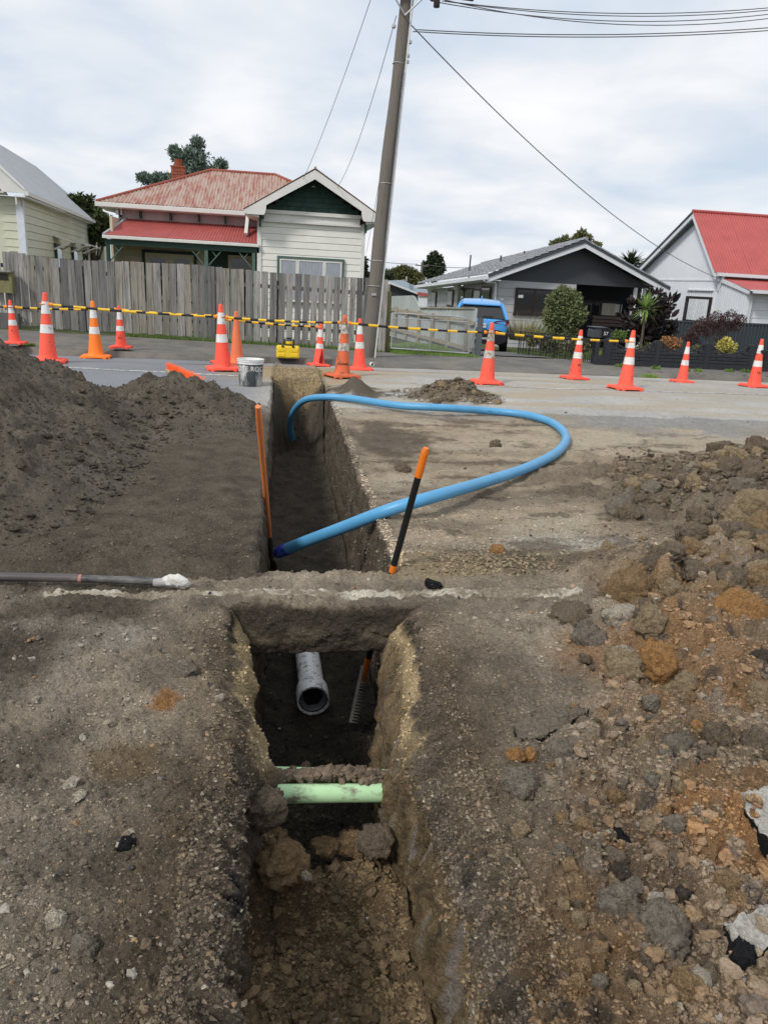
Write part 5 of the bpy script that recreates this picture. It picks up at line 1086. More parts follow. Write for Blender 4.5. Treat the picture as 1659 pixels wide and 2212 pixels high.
MB().prism([(gx+1.55, 23.5, 3.0), (gx+1.98, 23.5, 3.06), (gx+1.98, 23.5, 3.12), (gx+1.55, 23.5, 3.1)], (0, 6, 0)).build('soffit', WT, villa); MB().prism([(gx-1.58, 23.5, 3.0), (gx-1.95, 23.5, 3.06), (gx-1.95, 23.5, 3.12), (gx-1.58, 23.5, 3.1)], (0, 2, 0)).build('soffit', WT, villa)
# bay window
def window(root, x0, x1, z0, z1, Y, frame, sash, nx, glass, curtain=None, fr=.07, sr=.05, name='window', weights=None):
    w_ = MB(); w_.box(x0, x1, Y-.06, Y, z1-fr, z1); w_.box(x0, x0+fr, Y-.06, Y, z0, z1-fr); w_.box(x1-fr, x1, Y-.06, Y, z0, z1-fr); w_.box(x0-.03, x1+.03, Y-.09, Y, z0-.05, z0); wo = w_.build(name, frame, root)
    a0, a1 = x0+fr, x1-fr; wts = weights or [1]*nx; cs = np.cumsum([0]+wts)/sum(wts)
    for i in range(nx):
        xa, xb = a0+(a1-a0)*cs[i], a0+(a1-a0)*cs[i+1]; s_ = MB(); s_.box(xa+.004, xb-.004, Y-.05, Y-.01, z1-fr-sr, z1-fr); s_.box(xa+.004, xb-.004, Y-.05, Y-.01, z0, z0+sr); s_.box(xa+.004, xa+sr, Y-.05, Y-.01, z0+sr, z1-fr-sr); s_.box(xb-sr, xb-.004, Y-.05, Y-.01, z0+sr, z1-fr-sr)
        if root.parent is None: s_.build('sash', sash, wo)
        MB().box(xa+sr, xb-sr, Y-.032, Y-.026, z0+sr, z1-fr-sr).build('pane', glass, wo)
        if curtain: 
            n = 24; vs = []; 
            for k in range(n+1): xx = lerp(xa+sr, xb-sr, k/n); yy_ = Y-.036-.0*k+.004*math.sin(k*1.9); vs += [(xx, yy_, z0+sr), (xx, yy_, z1-fr-sr)]
            MB().add(vs, [(2*k, 2*k+2, 2*k+3, 2*k+1) for k in range(n)]).build('curtain', curtain, wo)
    return wo
window(villa, -.13, 1.88, .7, 2.0, 23.99, MG, WT, 3, GLASS, CURT, weights=[1, 1.5, 1])
# verandah wall and window
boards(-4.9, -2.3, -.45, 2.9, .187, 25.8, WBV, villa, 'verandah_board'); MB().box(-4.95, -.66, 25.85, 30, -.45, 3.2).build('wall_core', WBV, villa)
window(villa, -4.33, -2.66, .5, 2.0, 25.79, DG, WBV, 2, DKG, None, fr=.09, sr=.13)
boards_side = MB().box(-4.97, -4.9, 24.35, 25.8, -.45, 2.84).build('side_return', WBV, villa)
MB().box(-2.3, -.66, 25.76, 25.85, -.45, 2.9).build('dark_door_wall', DG, villa); wd_ = MB(); wd_.box(-1.68, -1.58, 25.7, 25.76, 0, 1.98); wd_.box(-1.05, -.95, 25.7, 25.76, 0, 1.98); wd_.box(-1.58, -1.05, 25.7, 25.76, 1.88, 1.98); wd_.box(-1.58, -1.05, 25.7, 25.76, 0, .12); dro = wd_.build('door_frame', WBV, villa); MB().box(-1.58, -1.05, 25.72, 25.74, .12, 1.88).build('door_panel', DKG, dro)
MB().box(-4.98, -.66, 25.72, 25.8, 2.84, 3.16).build('frieze', PK, villa)
for x in (-4.9, -4.3, -3.4, -2.55, -1.75): MB().box(x-.025, x+.025, 25.48, 25.72, 2.9, 3.1).build('eave_bracket', DG, villa)
q_ = at(*q7(290, 690), 25.5); MB().box(q_[0]-.09, q_[0]+.09, 25.5, 25.6, q_[2]-.07, q_[2]+.08).build('meter_box', WT, villa)
corr('verandah_roof_sheet', REDR, villa, (-5.06, 23.97, 2.30), (-.69, 23.97, 2.30), (-.69, 25.75, 2.88), (-4.72, 25.75, 2.88), sheets=5)
MB().tube([(-5.08, 23.95, 2.31), (-4.73, 25.75, 2.89)], .04, 8).build('hip_cap', GREYR, villa)
MB().box(-5.1, -.66, 23.86, 23.95, 2.2, 2.29).build('gutter', WT, villa, bevel=.01); MB().box(-5.05, -.66, 23.97, 24.05, 2.04, 2.19).build('verandah_beam', DG, villa)
for x in (-4.98, -2.2, -.82): MB().box(x-.05, x+.05, 23.98, 24.08, -.4, 2.04).build('verandah_post', MG if x > -3 else DG, villa)
for x, s in ((-4.93, 1), (-2.25, -1), (-2.15, 1), (-.87, -1)):
    MB().bar((x, 24.03, 1.6), (x+s*.38, 24.03, 2.03), .03, .05, (0, 1, 0)).build('post_brace', MG, villa); MB().bar((x+s*.12, 24.03, 2.02), (x+s*.24, 24.03, 1.87), .025, .04, (0, 1, 0)).build('post_brace', MG, villa)
# main hip roof
ez, ey = 3.29, 25.33; xlft, xrgt = -5.5, 3.0; rx0, rx1, ry, rz_ = -2.46, -.25, 29., 4.79
def hipclip(u):
    x = lerp(xlft, xrgt, u); return min(1, (x-xlft)/(rx0-xlft), (xrgt-x)/(xrgt-rx1)) if xlft < x < xrgt else 0.002
n = 44; 
vs = []
corr('roof_sheet', RUST, villa, (xlft, ey, ez), (xrgt, ey, ez), (xrgt, ry, rz_), (xlft, ry, rz_), sheets=9, clip=lambda u: max(.002, hipclip(u)), pitch=.10, amp=.014)
corr('roof_sheet', RUST, villa, (xlft, 33, ez), (xlft, ey, ez), (xlft+3.04, ey, rz_), (xlft+3.04, 33, rz_), clip=lambda u: max(.002, min(1, (1-u)*7.67/3.67, u*7.67/3.67+.0)), pitch=.12)
MB().prism([(xrgt, ey, ez), (xrgt, 33, ez), (rx1, 29, rz_)], (0, 0, -.02)).build('roof_side', RUST, villa); MB().prism([(xlft, 33, ez), (xrgt, 33, ez), (rx1, 29.2, rz_), (rx0, 29.2, rz_)], (0, 0, -.02)).build('roof_back', RUST, villa)
CAP = mat('ridge_paint', (.30, .085, .06), .7, .15, 3)
for a, b_ in (((xlft, ey, ez+.01), (rx0, ry, rz_+.02)), ((rx0, ry, rz_+.02), (rx1, ry, rz_+.02)), ((rx1, ry, rz_+.02), (xrgt, ey, ez+.01))): MB().tube([a, b_], .05, 8).build('ridge_cap', CAP, villa)
MB().box(-5.55, -1.12, 25.2, 25.32, 3.14, 3.27).build('gutter', WT, villa, bevel=.012); MB().box(-5.45, -1.1, 25.32, 25.8, 3.12, 3.15).build('soffit', WT, villa); MB().prism([(-5.55, 25.25, 3.2), (-5.35, 25.75, 3.06), (-5.0, 25.8, 3.0), (-5.0, 25.8, 3.14)], (.04, 0, .03)).build('corner_soffit', WT, villa)
a = at(*q7(1395, 730), 25.1); b_ = at(*q7(1380, 880), 24.6); MB().bar(a, b_, .10, .10).build('gutter_end_board', WT, villa); MB().bar(a+np.array([.07, 0, 0]), b_+np.array([.08, 0, -.1]), .02, .08).build('loose_strip', mat('dark_strip', (.06, .05, .045)), villa)
# chimney of bricks
chm = MB().box(-3.79, -3.36, 29.02, 29.4, 3.9, 4.82).build('chimney', MORT, villa); z = 4.2; r_ = 0
while z < 4.84:
    x = -3.80-(.11 if r_ % 2 else 0)
    while x < -3.36:
        xa, xb = max(x, -3.80), min(x+.21, -3.35)
        if xb-xa > .03: MB().box(xa, xb, 28.995, 29.03, z, z+.085).build('brick', BRK, chm)
        x += .222
    for y in (29.04, 29.24): MB().box(-3.37, -3.345, y, y+.17, z, z+.085).build('brick', BRK, chm)
    z += .098; r_ += 1
MB().box(-3.82, -3.33, 28.97, 29.42, 4.83, 4.87).build('chimney_cap', BRK, chm); MB().lathe([(.14, 0), (.13, .2), (.14, .22), (.12, .22)], 18, c=(-3.57, 29.2, 4.87)).build('chimney_pot', BRK, chm, smooth='auto')
# ------------------------------------------------ cream house at the left edge
LC = mat('pale_yellow_board', (.60, .60, .47), .6, .05, 2, 0, 60, .2, (.4, .4, .33), 5); lh = T('cream_house', 'pale cream weatherboard house with white eaves at the left edge', 'house', (-7, 22, -.3))
A = np.array([-6.62, 22., 0]); B = np.array([-7.75, 35.5, 0]); dv = (B-A)/np.linalg.norm(B-A); nv = np.array([dv[1], -dv[0], 0])
z = 3.0; bh = .2
while z > -.4:
    a0, b0 = A+[0, 0, z-bh+.012], B+[0, 0, z-bh+.012]; MB().add([a0+nv*.02, b0+nv*.02, B+[0, 0, z]+nv*.006, A+[0, 0, z]+nv*.006, a0-nv*.02, b0-nv*.02], [(0, 1, 2, 3), (4, 5, 1, 0)]).build('weatherboard', LC, lh); z -= bh
MB().prism([A+[0, 0, -.5], B+[0, 0, -.5], B+[-6, .5, -.5], A+[-6, -.5, -.5]], (0, 0, 3.52)).build('wall_core', LC, lh)
MB().box(-6.78, -6.6, 21.9, 22.02, -.4, 3.02).build('corner_board', mat('white_trim_cool', (.66, .69, .74), .5), lh)
z = 2.98
while z > -.3: MB().add([(-12, 21.95, z-.188), (-6.78, 21.95, z-.188), (-6.78, 21.965, z), (-12, 21.965, z), (-12, 21.98, z-.2), (-6.78, 21.98, z-.2)], [(0, 1, 2, 3), (4, 5, 1, 0)]).build('front_board', LC, lh); z -= .2
MB().box(-12, -6.79, 21.97, 22.1, -.4, 3.0).build('front_wall', LC, lh)
# barge with curved foot, roof plane, eave
MB().prism([(-6.38, 21.5, 3.08), (-6.42, 21.5, 3.2), (-7.3, 21.5, 4.02), (-8.6, 21.5, 5.1), (-8.6, 21.5, 4.75), (-7.35, 21.5, 3.62), (-7.08, 21.5, 3.36), (-6.95, 21.5, 3.08)], (0, .06, 0)).build('barge_board', WT, lh)
MB().prism([(-12, 21.7, 3.02), (-6.9, 21.7, 3.02), (-7.15, 21.7, 3.5), (-8.6, 21.7, 4.7), (-12, 21.7, 4.7)], (0, .1, 0)).build('gable_panel', LC, lh)
for k in range(5): MB().box(-10, -6.95-k*.1, 21.62-k*.012, 21.7, 3.06+k*.07, 3.1+k*.07).build('gable_moulding', WT, lh)
e0, e1 = np.array([-6.40, 21.45, 3.13]), np.array([-7.50, 35.8, 3.13]); corr('roof_sheet', GREYR, lh, e0, e1, e1+np.array([-2.2, -1.5, 1.95]), e0+np.array([-2.2, 0, 1.95]), sheets=5)
MB().bar(e0+[.03, 0, -.06], e1+[.03, 0, -.06], .11, .10).build('gutter', WT, lh); MB().bar(e0+[-.12, 0, -.14], e1+[-.12, 0, -.14], .25, .03).build('soffit', WT, lh); MB().bar(e0+[-.22, 0, -.24], e1+[-.22, 0, -.24], .03, .18).build('frieze_board', WT, lh)
for t, wz in ((.30, 1), (.52, 1), (.70, 1)):
    c = lerp(A, B, t)+nv*.03; wd = .42*dv; w_ = MB().prism([c-wd+[0, 0, .9], c+wd+[0, 0, .9], c+wd+[0, 0, 2.02], c-wd+[0, 0, 2.02]], nv*.05).build('window', DG, lh)
    MB().prism([c-wd*.8+[0, 0, 1.0], c+wd*.8+[0, 0, 1.0], c+wd*.8+[0, 0, 1.95], c-wd*.8+[0, 0, 1.95]], nv*.06).build('pane', GLASS, w_)
    MB().prism([c-wd*1.3+[0, 0, 2.22], c+wd*1.3+[0, 0, 2.22], c+wd*1.3+nv*.5+[0, 0, 2.08], c-wd*1.3+nv*.5+[0, 0, 2.08]], (0, 0, .03)).build('window_hood', WT, lh)
    for s in (-1.2, 1.2): MB().bar(c+wd*s+[0, 0, 1.85], c+wd*s+nv*.48+[0, 0, 2.08], .035, .05).build('hood_strut', WT, lh)
MB().box(-8.3, -7.55, 35.6, 36, -.5, 2.7).build('rear_leanto', LC, lh)
# ------------------------------------------------ dark gabled bungalow
bun = T('dark_gabled_bungalow', 'grey and charcoal bungalow with a wide low gable behind the driveway', 'house', (11, 30, -.8))
CHAR = mat('charcoal_board', (.060, .064, .074), .6, .08, 1.5, 0, 60, .12, (.06, .06, .065), 2); GB = mat('pale_grey_board', (.44, .44, .45), .6, .06, 2, 0, 60, .2, (.3, .3, .3), 5); BLK2 = mat('black_board', (.010, .010, .013), .7, .1); TILE = mat('grey_roof_tile', (.25, .26, .28), .75, .3, 2.5, .4, 12, .8, (.42, .43, .44), 5, dlo=.5, stretch=(1, 1, 1)); WFR = mat('brown_window_frame', (.03, .02, .018), .5); WTC = mat('cool_white_trim', (.66, .68, .71), .5, .05, 3)
YB = 30.
ap = at(1264, 522, YB-.6); lf = at(1053, 597, YB-.6); rf = at(1446, 624, YB-.6)
gl = at(*q5(1010, 290), YB); gr = at(*q6(690, 690), YB)
zB = (at(*q6(0, 645), YB)[2]+at(*q5(1020, 275), YB)[2])/2
MB().prism([(lf[0]+.35, YB, zB), (rf[0]-.5, YB, zB), (ap[0], YB, ap[2]-.12), ], (0, .12, 0)).build('gable_panel', CHAR, bun)
def rake(a, b_, w_, y, m, nm, dz=0.): 
    a, b_ = np.array(a), np.array(b_); return MB().prism([(a[0], y, a[2]+dz), (b_[0], y, b_[2]+dz), (b_[0], y, b_[2]+dz-w_), (a[0], y, a[2]+dz-w_)], (0, .05, 0)).build(nm, m, bun)
rake(lf, ap, .22, YB-.62, WTC, 'barge_board'); rake(ap, rf, .22, YB-.62, WTC, 'barge_board'); rake(lf, ap, .13, YB-.66, CHAR, 'rake_flashing', .09); rake(ap, rf, .13, YB-.66, CHAR, 'rake_flashing', .09)
# roof: left slope runs back to the far eave corner
YE = 43.; le = at(901, 616, YE); rdg = at(1040, 571, YE); bk = at(1180, 640, YE)
ridge0 = np.array([ap[0], YB-.68, ap[2]+.09]); l0 = np.array([lf[0], YB-.68, lf[2]+.09]); r0_ = np.array([rf[0], YB-.68, rf[2]+.09])
nrow = 13; ncol = 26
def quadpt(u, v): return lerp(lerp(l0, le+[0, 0, .1], v), lerp(ridge0, rdg+[0, 0, .0], v), u)
for i in range(nrow):       # courses of pressed roof tiles
    vs = []; fs = []; u0_, u1_ = i/nrow, (i+1)/nrow
    for j in range(ncol*4+1):
        v = j/(ncol*4); wv = .03*abs(math.sin(v*ncol*math.pi)); a = quadpt(u0_, v); b_ = quadpt(u1_, v); vs += [a+[0, 0, .045+wv], b_+[0, 0, .005+wv*.8], a+[0, 0, -.01]]
    for j in range(ncol*4): k = j*3; fs += [(k, k+3, k+4, k+1), (k+2, k+5, k+3, k)]
    MB().add(vs, fs).build('tile_course', TILE, bun)
MB().prism([ridge0, r0_, r0_+[0, 13, 0], rdg+[.0, 0, 0]], (0, 0, -.05)).build('right_roof', TILE, bun)
MB().tube([ridge0+[0, 0, .02], rdg+[0, 0, .05]], .07, 8).build('ridge_cap', TILE, bun)
MB().bar(l0+[-.05, 0, -.13], le+[-.05, 0, -.08], .13, .14).build('gutter', WTC, bun); MB().prism([l0+[0, .1, -.2], le+[0, 0, -.15], le+[.55, 0, -.15], l0+[.55, .1, -.2]], (0, 0, -.03)).build('soffit', WTC, bun)
# front wall
xw0 = at(*q5(1010, 400), YB)[0]; xw1 = at(*q6(0, 700), YB)[0]+.05
boards(xw0, xw1, -.9, zB, .30, YB, GB, bun, 'wall_board'); MB().box(xw0, xw1, YB+.05, YB+6, -.9, zB).build('wall_core', GB, bun)
wa, wb_ = at(*q5(1168, 340), YB), at(*q5(1500, 575), YB); window(bun, wa[0], xw1-.9, wb_[2]-.02, wa[2], YB-.01, WFR, WFR, 2, DKG, None, fr=.05, sr=.04)
MB().box(wa[0]+.12, wa[0]+.32, YB-.055, YB-.05, wa[2]-.38, wa[2]-.27).build('window_sticker', WT, bun)
MB().tube([(wa[0]+1.75+.13*math.cos(q), YB-.055, wa[2]-.38+.17*math.sin(q)) for q in np.linspace(1.2, 5.4, 16)], .015, 6).build('ring_ornament', WT, bun)
# side wall (follows the eave direction)
sa = np.array([xw0, YB+.02, 0]); sb = np.array([le[0]+.6, YE-.2, 0]); zt0, zt1 = lf[2]-.18, le[2]-.2
for k in range(9):
    za, zb_ = zt0-.30*k, zt1-.30*k*1.0; MB().add([sa+[0, 0, za], sb+[0, 0, zb_], sb+[-.02, 0, zb_-.29], sa+[-.02, 0, za-.29], sa+[.0, 0, za-.30], sb+[0, 0, zb_-.30]], [(0, 1, 2, 3), (3, 2, 5, 4)]).build('side_board', GB, bun)
def onside(px, py0, py1):     # point on the side wall seen at px
    best = None
    for t in np.linspace(0, 1, 600):
        q = lerp(sa, sb, t); 
        if best is None or abs(project([q[0], q[1], 1.2])[0]-px) < best[0]: best = (abs(project([q[0], q[1], 1.2])[0]-px), q, t)
    q = best[1]; return q, at(px, py0, q[1])[2], at(px, py1, q[1])[2], best[2]
for (xa, xb, ya, yb, cur) in ((455, 500, 372, 515, 1), (592, 645, 360, 500, 1), (682, 742, 345, 510, 0), (742, 818, 345, 515, 0), (818, 882, 352, 515, 1), (882, 966, 330, 470, 0)):
    pa, pb_ = q5(xa, (ya+yb)/2), q5(xb, (ya+yb)/2); qa, za0, za1, ta = onside(pa[0], q5(xa, ya)[1], q5(xa, yb)[1]); qb, zb0, zb1, tb = onside(pb_[0], q5(xb, ya)[1], q5(xb, yb)[1]); ztop = (za0+zb0)/2; zbt = min(za1, zb1)
    o_ = np.array([-.05, -.01, 0]); w_ = MB().prism([qa+o_+[0, 0, zbt], qb+o_+[0, 0, zbt], qb+o_+[0, 0, ztop], qa+o_+[0, 0, ztop]], (.03, 0, 0)).build('window', WFR, bun)
    i_ = (qb-qa)*.12; MB().prism([qa+i_+o_*1.6+[0, 0, zbt+.08], qb-i_+o_*1.6+[0, 0, zbt+.08], qb-i_+o_*1.6+[0, 0, ztop-.08], qa+i_+o_*1.6+[0, 0, ztop-.08]], (.02, 0, 0)).build('pane', GLASS if cur == 0 else mat('curtained_pane', (.4, .4, .42), .25, .2, 3), w_)
q_, za, zb_, t_ = onside(q5(712, 300)[0], q5(712, 300)[1], q5(712, 345)[1]); MB().lathe([(.0, -.2), (.14, -.12), (.2, 0), (.14, .12), (0, .16)], 14, c=(q_[0]-.25, q_[1], za-.2)).build('wall_lamp', WT, bun, smooth=True)
a, b_, c = at(*q5(905, 250), YB-.5), at(*q5(905, 285), YB-.5), at(*q5(995, 305), YB-.1); e_ = at(*q5(990, 475), YB-.1)
MB().tube(catmull([a, b_, (b_+c)/2+[0, 0, -.0], c, (c+e_)/2, e_], 4), .05, 10).build('downpipe', WTC, bun, smooth='auto')
# porch
px0, px1 = xw1, at(*q6(515, 760), YB)[0]+.1
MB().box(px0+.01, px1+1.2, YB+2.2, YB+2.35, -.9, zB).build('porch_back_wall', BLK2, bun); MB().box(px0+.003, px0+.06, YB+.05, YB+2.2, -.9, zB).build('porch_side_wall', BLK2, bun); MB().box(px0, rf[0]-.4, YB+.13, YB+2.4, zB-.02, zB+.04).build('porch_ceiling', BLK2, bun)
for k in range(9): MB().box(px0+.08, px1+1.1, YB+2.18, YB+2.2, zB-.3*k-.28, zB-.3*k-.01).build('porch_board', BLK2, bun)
wa, wb_ = at(*q6(60, 755), YB+2.15), at(*q6(380, 940), YB+2.15); window(bun, wa[0], wb_[0], wb_[2]+.05, wa[2]-.1, YB+2.17, WFR, WFR, 2, DKG, None, fr=.06, sr=.05)
MB().box(wb_[0]-.85, wb_[0]-.2, YB+2.115, YB+2.12, wb_[2]+.12, wa[2]-.2).build('curtain', mat('cream_curtain', (.5, .47, .40), .8, .3, 3, stretch=(8, 1, .3)), bun); MB().box(wa[0]+1.55, wa[0]+1.85, YB+2.112, YB+2.117, wa[2]-.55, wa[2]-.22).build('paper_notice', WT, bun)
for xx in (at(*q6(518, 760), YB)[0], at(*q6(605, 720), YB)[0]): MB().box(xx-.07, xx+.07, YB+.02, YB+.12, -.9, zB).build('porch_post', WTC, bun)
MB().box(px1+.5, px1+1.4, YB+1.6, YB+1.68, .35, 1.3).build('porch_lattice', GB, bun)
q_ = at(*q6(340, 1050), YB+.6); MB().box(q_[0]-.9, q_[0]+.8, YB+.5, YB+1.0, q_[2]-.04, q_[2]+.04).build('bench_seat', WFR, bun) if 0 else None
# vent pipes on the roof
v0 = at(*q5(768, 218), 36); v1 = at(*q5(783, 62), 36); MB().tube([v0-[0, 0, .3], v1], .035, 8).build('vent_pipe', mat('dark_metal', (.05, .06, .08), .5), bun)
for p_ in ((1040, 90), (1240, 52)): c = at(*q5(*p_), 35); MB().tube([c-[0, 0, .25], c+[0, 0, .12]], .04, 8).build('roof_vent', CHAR, bun)
# outdoor bench
q_ = at(*q6(345, 1040), 28.); bch = T('porch_bench', 'dark slatted bench under the porch window of the charcoal bungalow', 'bench', (q_[0], 28, q_[2]-.45))
for k in range(3): MB().box(q_[0]-.75, q_[0]+.75, 28.+k*.13, 28.1+k*.13, q_[2]-.03, q_[2]).build('seat_slat', BLK2, bch); MB().box(q_[0]-.75, q_[0]+.75, 28.42, 28.45, q_[2]+.12+k*.13, q_[2]+.22+k*.13).build('back_slat', WFR, bch)
for s in (-.65, .65): MB().box(q_[0]+s-.03, q_[0]+s+.03, 28, 28.42, q_[2]-.45, q_[2]-.03).build('leg', BLK2, bch)
# ------------------------------------------------ white house with bright red roof at the right
wh = T('red_roofed_house', 'white house with a bright red iron roof at the right edge', 'house', (16.4, 28, -.8)); WS = mat('pale_blue_white_wall', (.72, .745, .78), .6, .04, 1, 0, 60, .2, (.5, .52, .55), 3)
XW = 16.4
def onx(px, py): d_ = ray(px, py); return np.array([0, 0, H])+d_*XW/d_[0]
Ap = onx(*q6(1075, 85)); Lf = onx(*q6(600, 530)); Rf = onx(*q6(1240, 520)); lt0, lt1 = onx(*q6(1225, 590)), onx(*q6(1480, 700))
MB().prism([(XW, Rf[1], -.9), (XW, Lf[1], -.9), (XW, Lf[1], Lf[2]), (XW, Ap[1], Ap[2]), (XW, Rf[1], Rf[2])], (.15, 0, 0)).build('gable_wall', WS, wh)
MB().prism([(XW+.01, lt1[1], -.9), (XW+.01, Rf[1]+.01, -.9), (XW+.01, Rf[1]+.01, lt0[2]), (XW+.01, lt1[1], lt1[2])], (.15, 0, 0)).build('leanto_wall', WS, wh)
zj = onx(*q6(1000, 615))[2]
for k in range(60):
    y = Lf[1]-k*.15
    if y < lt1[1]+.05: break
    zt = zj if y > Rf[1] else np.interp(y, [lt1[1], Rf[1]], [lt1[2], lt0[2]])-.05
    MB().box(XW-.02, XW, y-.03, y+.0, -.8, zt).build('wall_batten', WS, wh)
MB().box(XW-.03, XW, Rf[1], Lf[1], zj, zj+.05).build('joint_strip', WTC, wh)
def bargex(a, b_, w_): MB().prism([(XW-.35, a[1], a[2]+.1), (XW-.35, b_[1], b_[2]+.1), (XW-.35, b_[1], b_[2]-w_+.1), (XW-.35, a[1], a[2]-w_+.1)], (.05, 0, 0)).build('barge_board', WTC, wh)
Lx = Lf+np.array([0, .5, -.28]); Rx = Rf+np.array([0, -.35, -.25]); bargex(Ap+[0, 0, .12], Lx, .2); bargex(Ap+[0, 0, .12], Rx, .2)
RR = mat('bright_red_roof', (.42, .095, .088), .5, .1, 2, 0, 60, .2, (.3, .05, .05), 3)
A0 = np.array([XW-.38, Ap[1], Ap[2]+.25]); R0 = np.array([XW-.38, Rx[1], Rx[2]+.13]); L0_ = np.array([XW-.38, Lx[1], Lx[2]+.13]); E = np.array([14., 0, 0])
corr('roof_sheet', RR, wh, R0, R0+E, A0+E, A0, sheets=9, pitch=.12, amp=.016); corr('roof_sheet', GREYR, wh, L0_, L0_+E, A0+E, A0, sheets=1, pitch=.2)
MB().prism([A0+[-.01, 0, .02], L0_+[-.01, 0, .02], L0_+[-.01, 0, -.06], A0+[-.01, 0, -.06]], (.06, 0, 0)).build('rake_edge', mat('dark_lead', (.06, .06, .07), .6), wh); MB().tube([A0+[0, 0, .03], A0+E+[0, 0, .03]], .06, 8).build('ridge_cap', RR, wh)
MB().bar(R0+[.1, -.08, -.06], R0+E+[0, -.08, -.06], .13, .12).build('gutter', WTC, wh); MB().tube([R0+[.35, -.05, -.1], R0+[.35, .15, -.62]], .05, 8).build('downpipe', WTC, wh)
V0, V1 = np.array([XW+.05, lt0[1]-.05, lt0[2]+.03]), np.array([XW-.1, lt1[1]-.25, lt1[2]+.03]); corr('verandah_roof_sheet', RR, wh, V1, V1+E, V0+E, V0, sheets=6, pitch=.12)
MB().box(XW+.1, XW+14, V0[1]+.1, V0[1]+.2, lt0[2], R0[2]).build('frieze', WS, wh); MB().bar(V1+[.15, -.06, -.05], V1+E+[0, -.06, -.05], .12, .12).build('gutter', WTC, wh); MB().bar(np.array([XW-.05, lt0[1], lt0[2]-.02]), np.array([XW-.05, lt1[1]-.2, lt1[2]-.06]), .05, .12).build('slope_trim', WTC, wh)
boards(XW+.3, XW+14, -.9, lt1[2]-.1, .28, lt1[1]+.25, WS, wh, 'front_board'); MB().box(XW-.01, XW+.3, lt1[1]+.05, lt1[1]+.16, -.9, lt1[2]-.02).build('corner_board', WTC, wh); MB().box(XW+.3, XW+14, lt1[1]+.3, lt1[1]+.5, -.9, lt1[2]).build('front_wall', WS, wh)
wq = [onx(*q6(*p_)) for p_ in ((965, 745), (1185, 745), (1159, 960), (940, 965))]; Y1_, Y0_ = wq[0][1], wq[1][1]; zt_, zb_ = wq[0][2], wq[3][2]
w_ = MB().box(XW-.06, XW, Y0_, Y1_, zb_, zt_).build('window', WFR, wh); MB().box(XW-.075, XW-.05, Y0_+.1, Y1_-.1, zb_+.1, zt_-.1).build('pane', glassmat('window_glass', (.03, .035, .04), .04), w_)
vs = []; n = 60
for k in range(n+1): yy_ = lerp(Y0_+.1, Y1_-.35, k/n); vs += [(XW-.085-.012*math.sin(k*1.3), yy_, zb_+.1), (XW-.085-.012*math.sin(k*1.3), yy_, zt_-.1)]
MB().add(vs, [(2*k, 2*k+2, 2*k+3, 2*k+1) for k in range(n)]).build('curtain', mat('white_curtain', (.62, .64, .68), .8), w_)
MB().box(XW-.08, XW, Y0_, Y1_, zt_+.22, zt_+.26).build('sill_trim', WTC, wh)
w2 = [onx(*q6(*p_)) for p_ in ((530, 760), (715, 760))]; 
for k in range(3): MB().box(XW-.05, XW, lerp(w2[1][1], w2[0][1], k/3)+.05, lerp(w2[1][1], w2[0][1], (k+1)/3)-.05, .5, w2[0][2]).build('small_window', GLASS if k != 1 else WT, wh)
# ------------------------------------------------ corrugated dark fence by the white house
DF = mat('dark_iron_fence', (.045, .055, .065), .5, .1, 3); df = T('dark_iron_fence', 'dark corrugated iron fence below the red-roofed house', 'fence', (13, 23, -.6))
fa, fb_, fc_ = at(*q6(815, 965), 27.), at(*q6(850, 965), 24.), at(*q6(1700, 985), 22.5)
for a_, b_, n in ((fa, fb_, 3), (fb_, np.array([fc_[0]+3, 22.3, fc_[2]]), 9)):
    d_ = (b_-a_)/n; sn = np.array([d_[1], -d_[0], 0]); sn /= np.linalg.norm(sn)
    for k in range(n):
        vs = []; m_ = 36
        for j in range(m_+1): q_ = a_+d_*(k+j/m_); o_ = sn*.02*(1 if (j//3) % 2 else -1); vs += [(q_[0]+o_[0], q_[1]+o_[1], -1.2), (q_[0]+o_[0], q_[1]+o_[1], q_[2])]
        MB().add(vs, [(2*j, 2*j+2, 2*j+3, 2*j+1) for j in range(m_)]).build('iron_sheet', DF, df)
    MB().bar(a_+[0, 0, .02], b_+[0, 0, .02], .06, .05).build('capping', DF, df)
# ------------------------------------------------ black scalloped block wall
BW = mat('black_painted_block', (.028, .030, .036), .75, .15, 6, .5, 25); YW = 15.35
sw = T('scalloped_wall', 'low black block wall with scooped railing panels along the footpath', 'wall', (8, YW, 0)); rg = random.Random(4)
posts = [at(*q6(x, 1130), YW)[0] for x in (290, 715, 1145, 1530)]; posts = [posts[0], posts[1], posts[2], posts[3], posts[3]+1.07, posts[3]+2.15, posts[3]+3.2]
zt_ = .53; x0_ = at(*q6(165, 1325), YW)[0]
MB().box(x0_, posts[0]-.03, YW-.08, YW+.08, -.05, .17).build('footing', BW, sw)
for x in posts: MB().box(x-.055, x+.055, YW-.07, YW+.07, -.05, zt_).build('post', BW, sw, bevel=.008)
for x in (x0_+.03, x0_+.2, x0_+.34): MB().box(x-.025, x+.025, YW-.05, YW+.05, .17, .50).build('gate_bar', BW, sw)
def scoop(u): return .30+.21*abs(2*u-1)**1.9
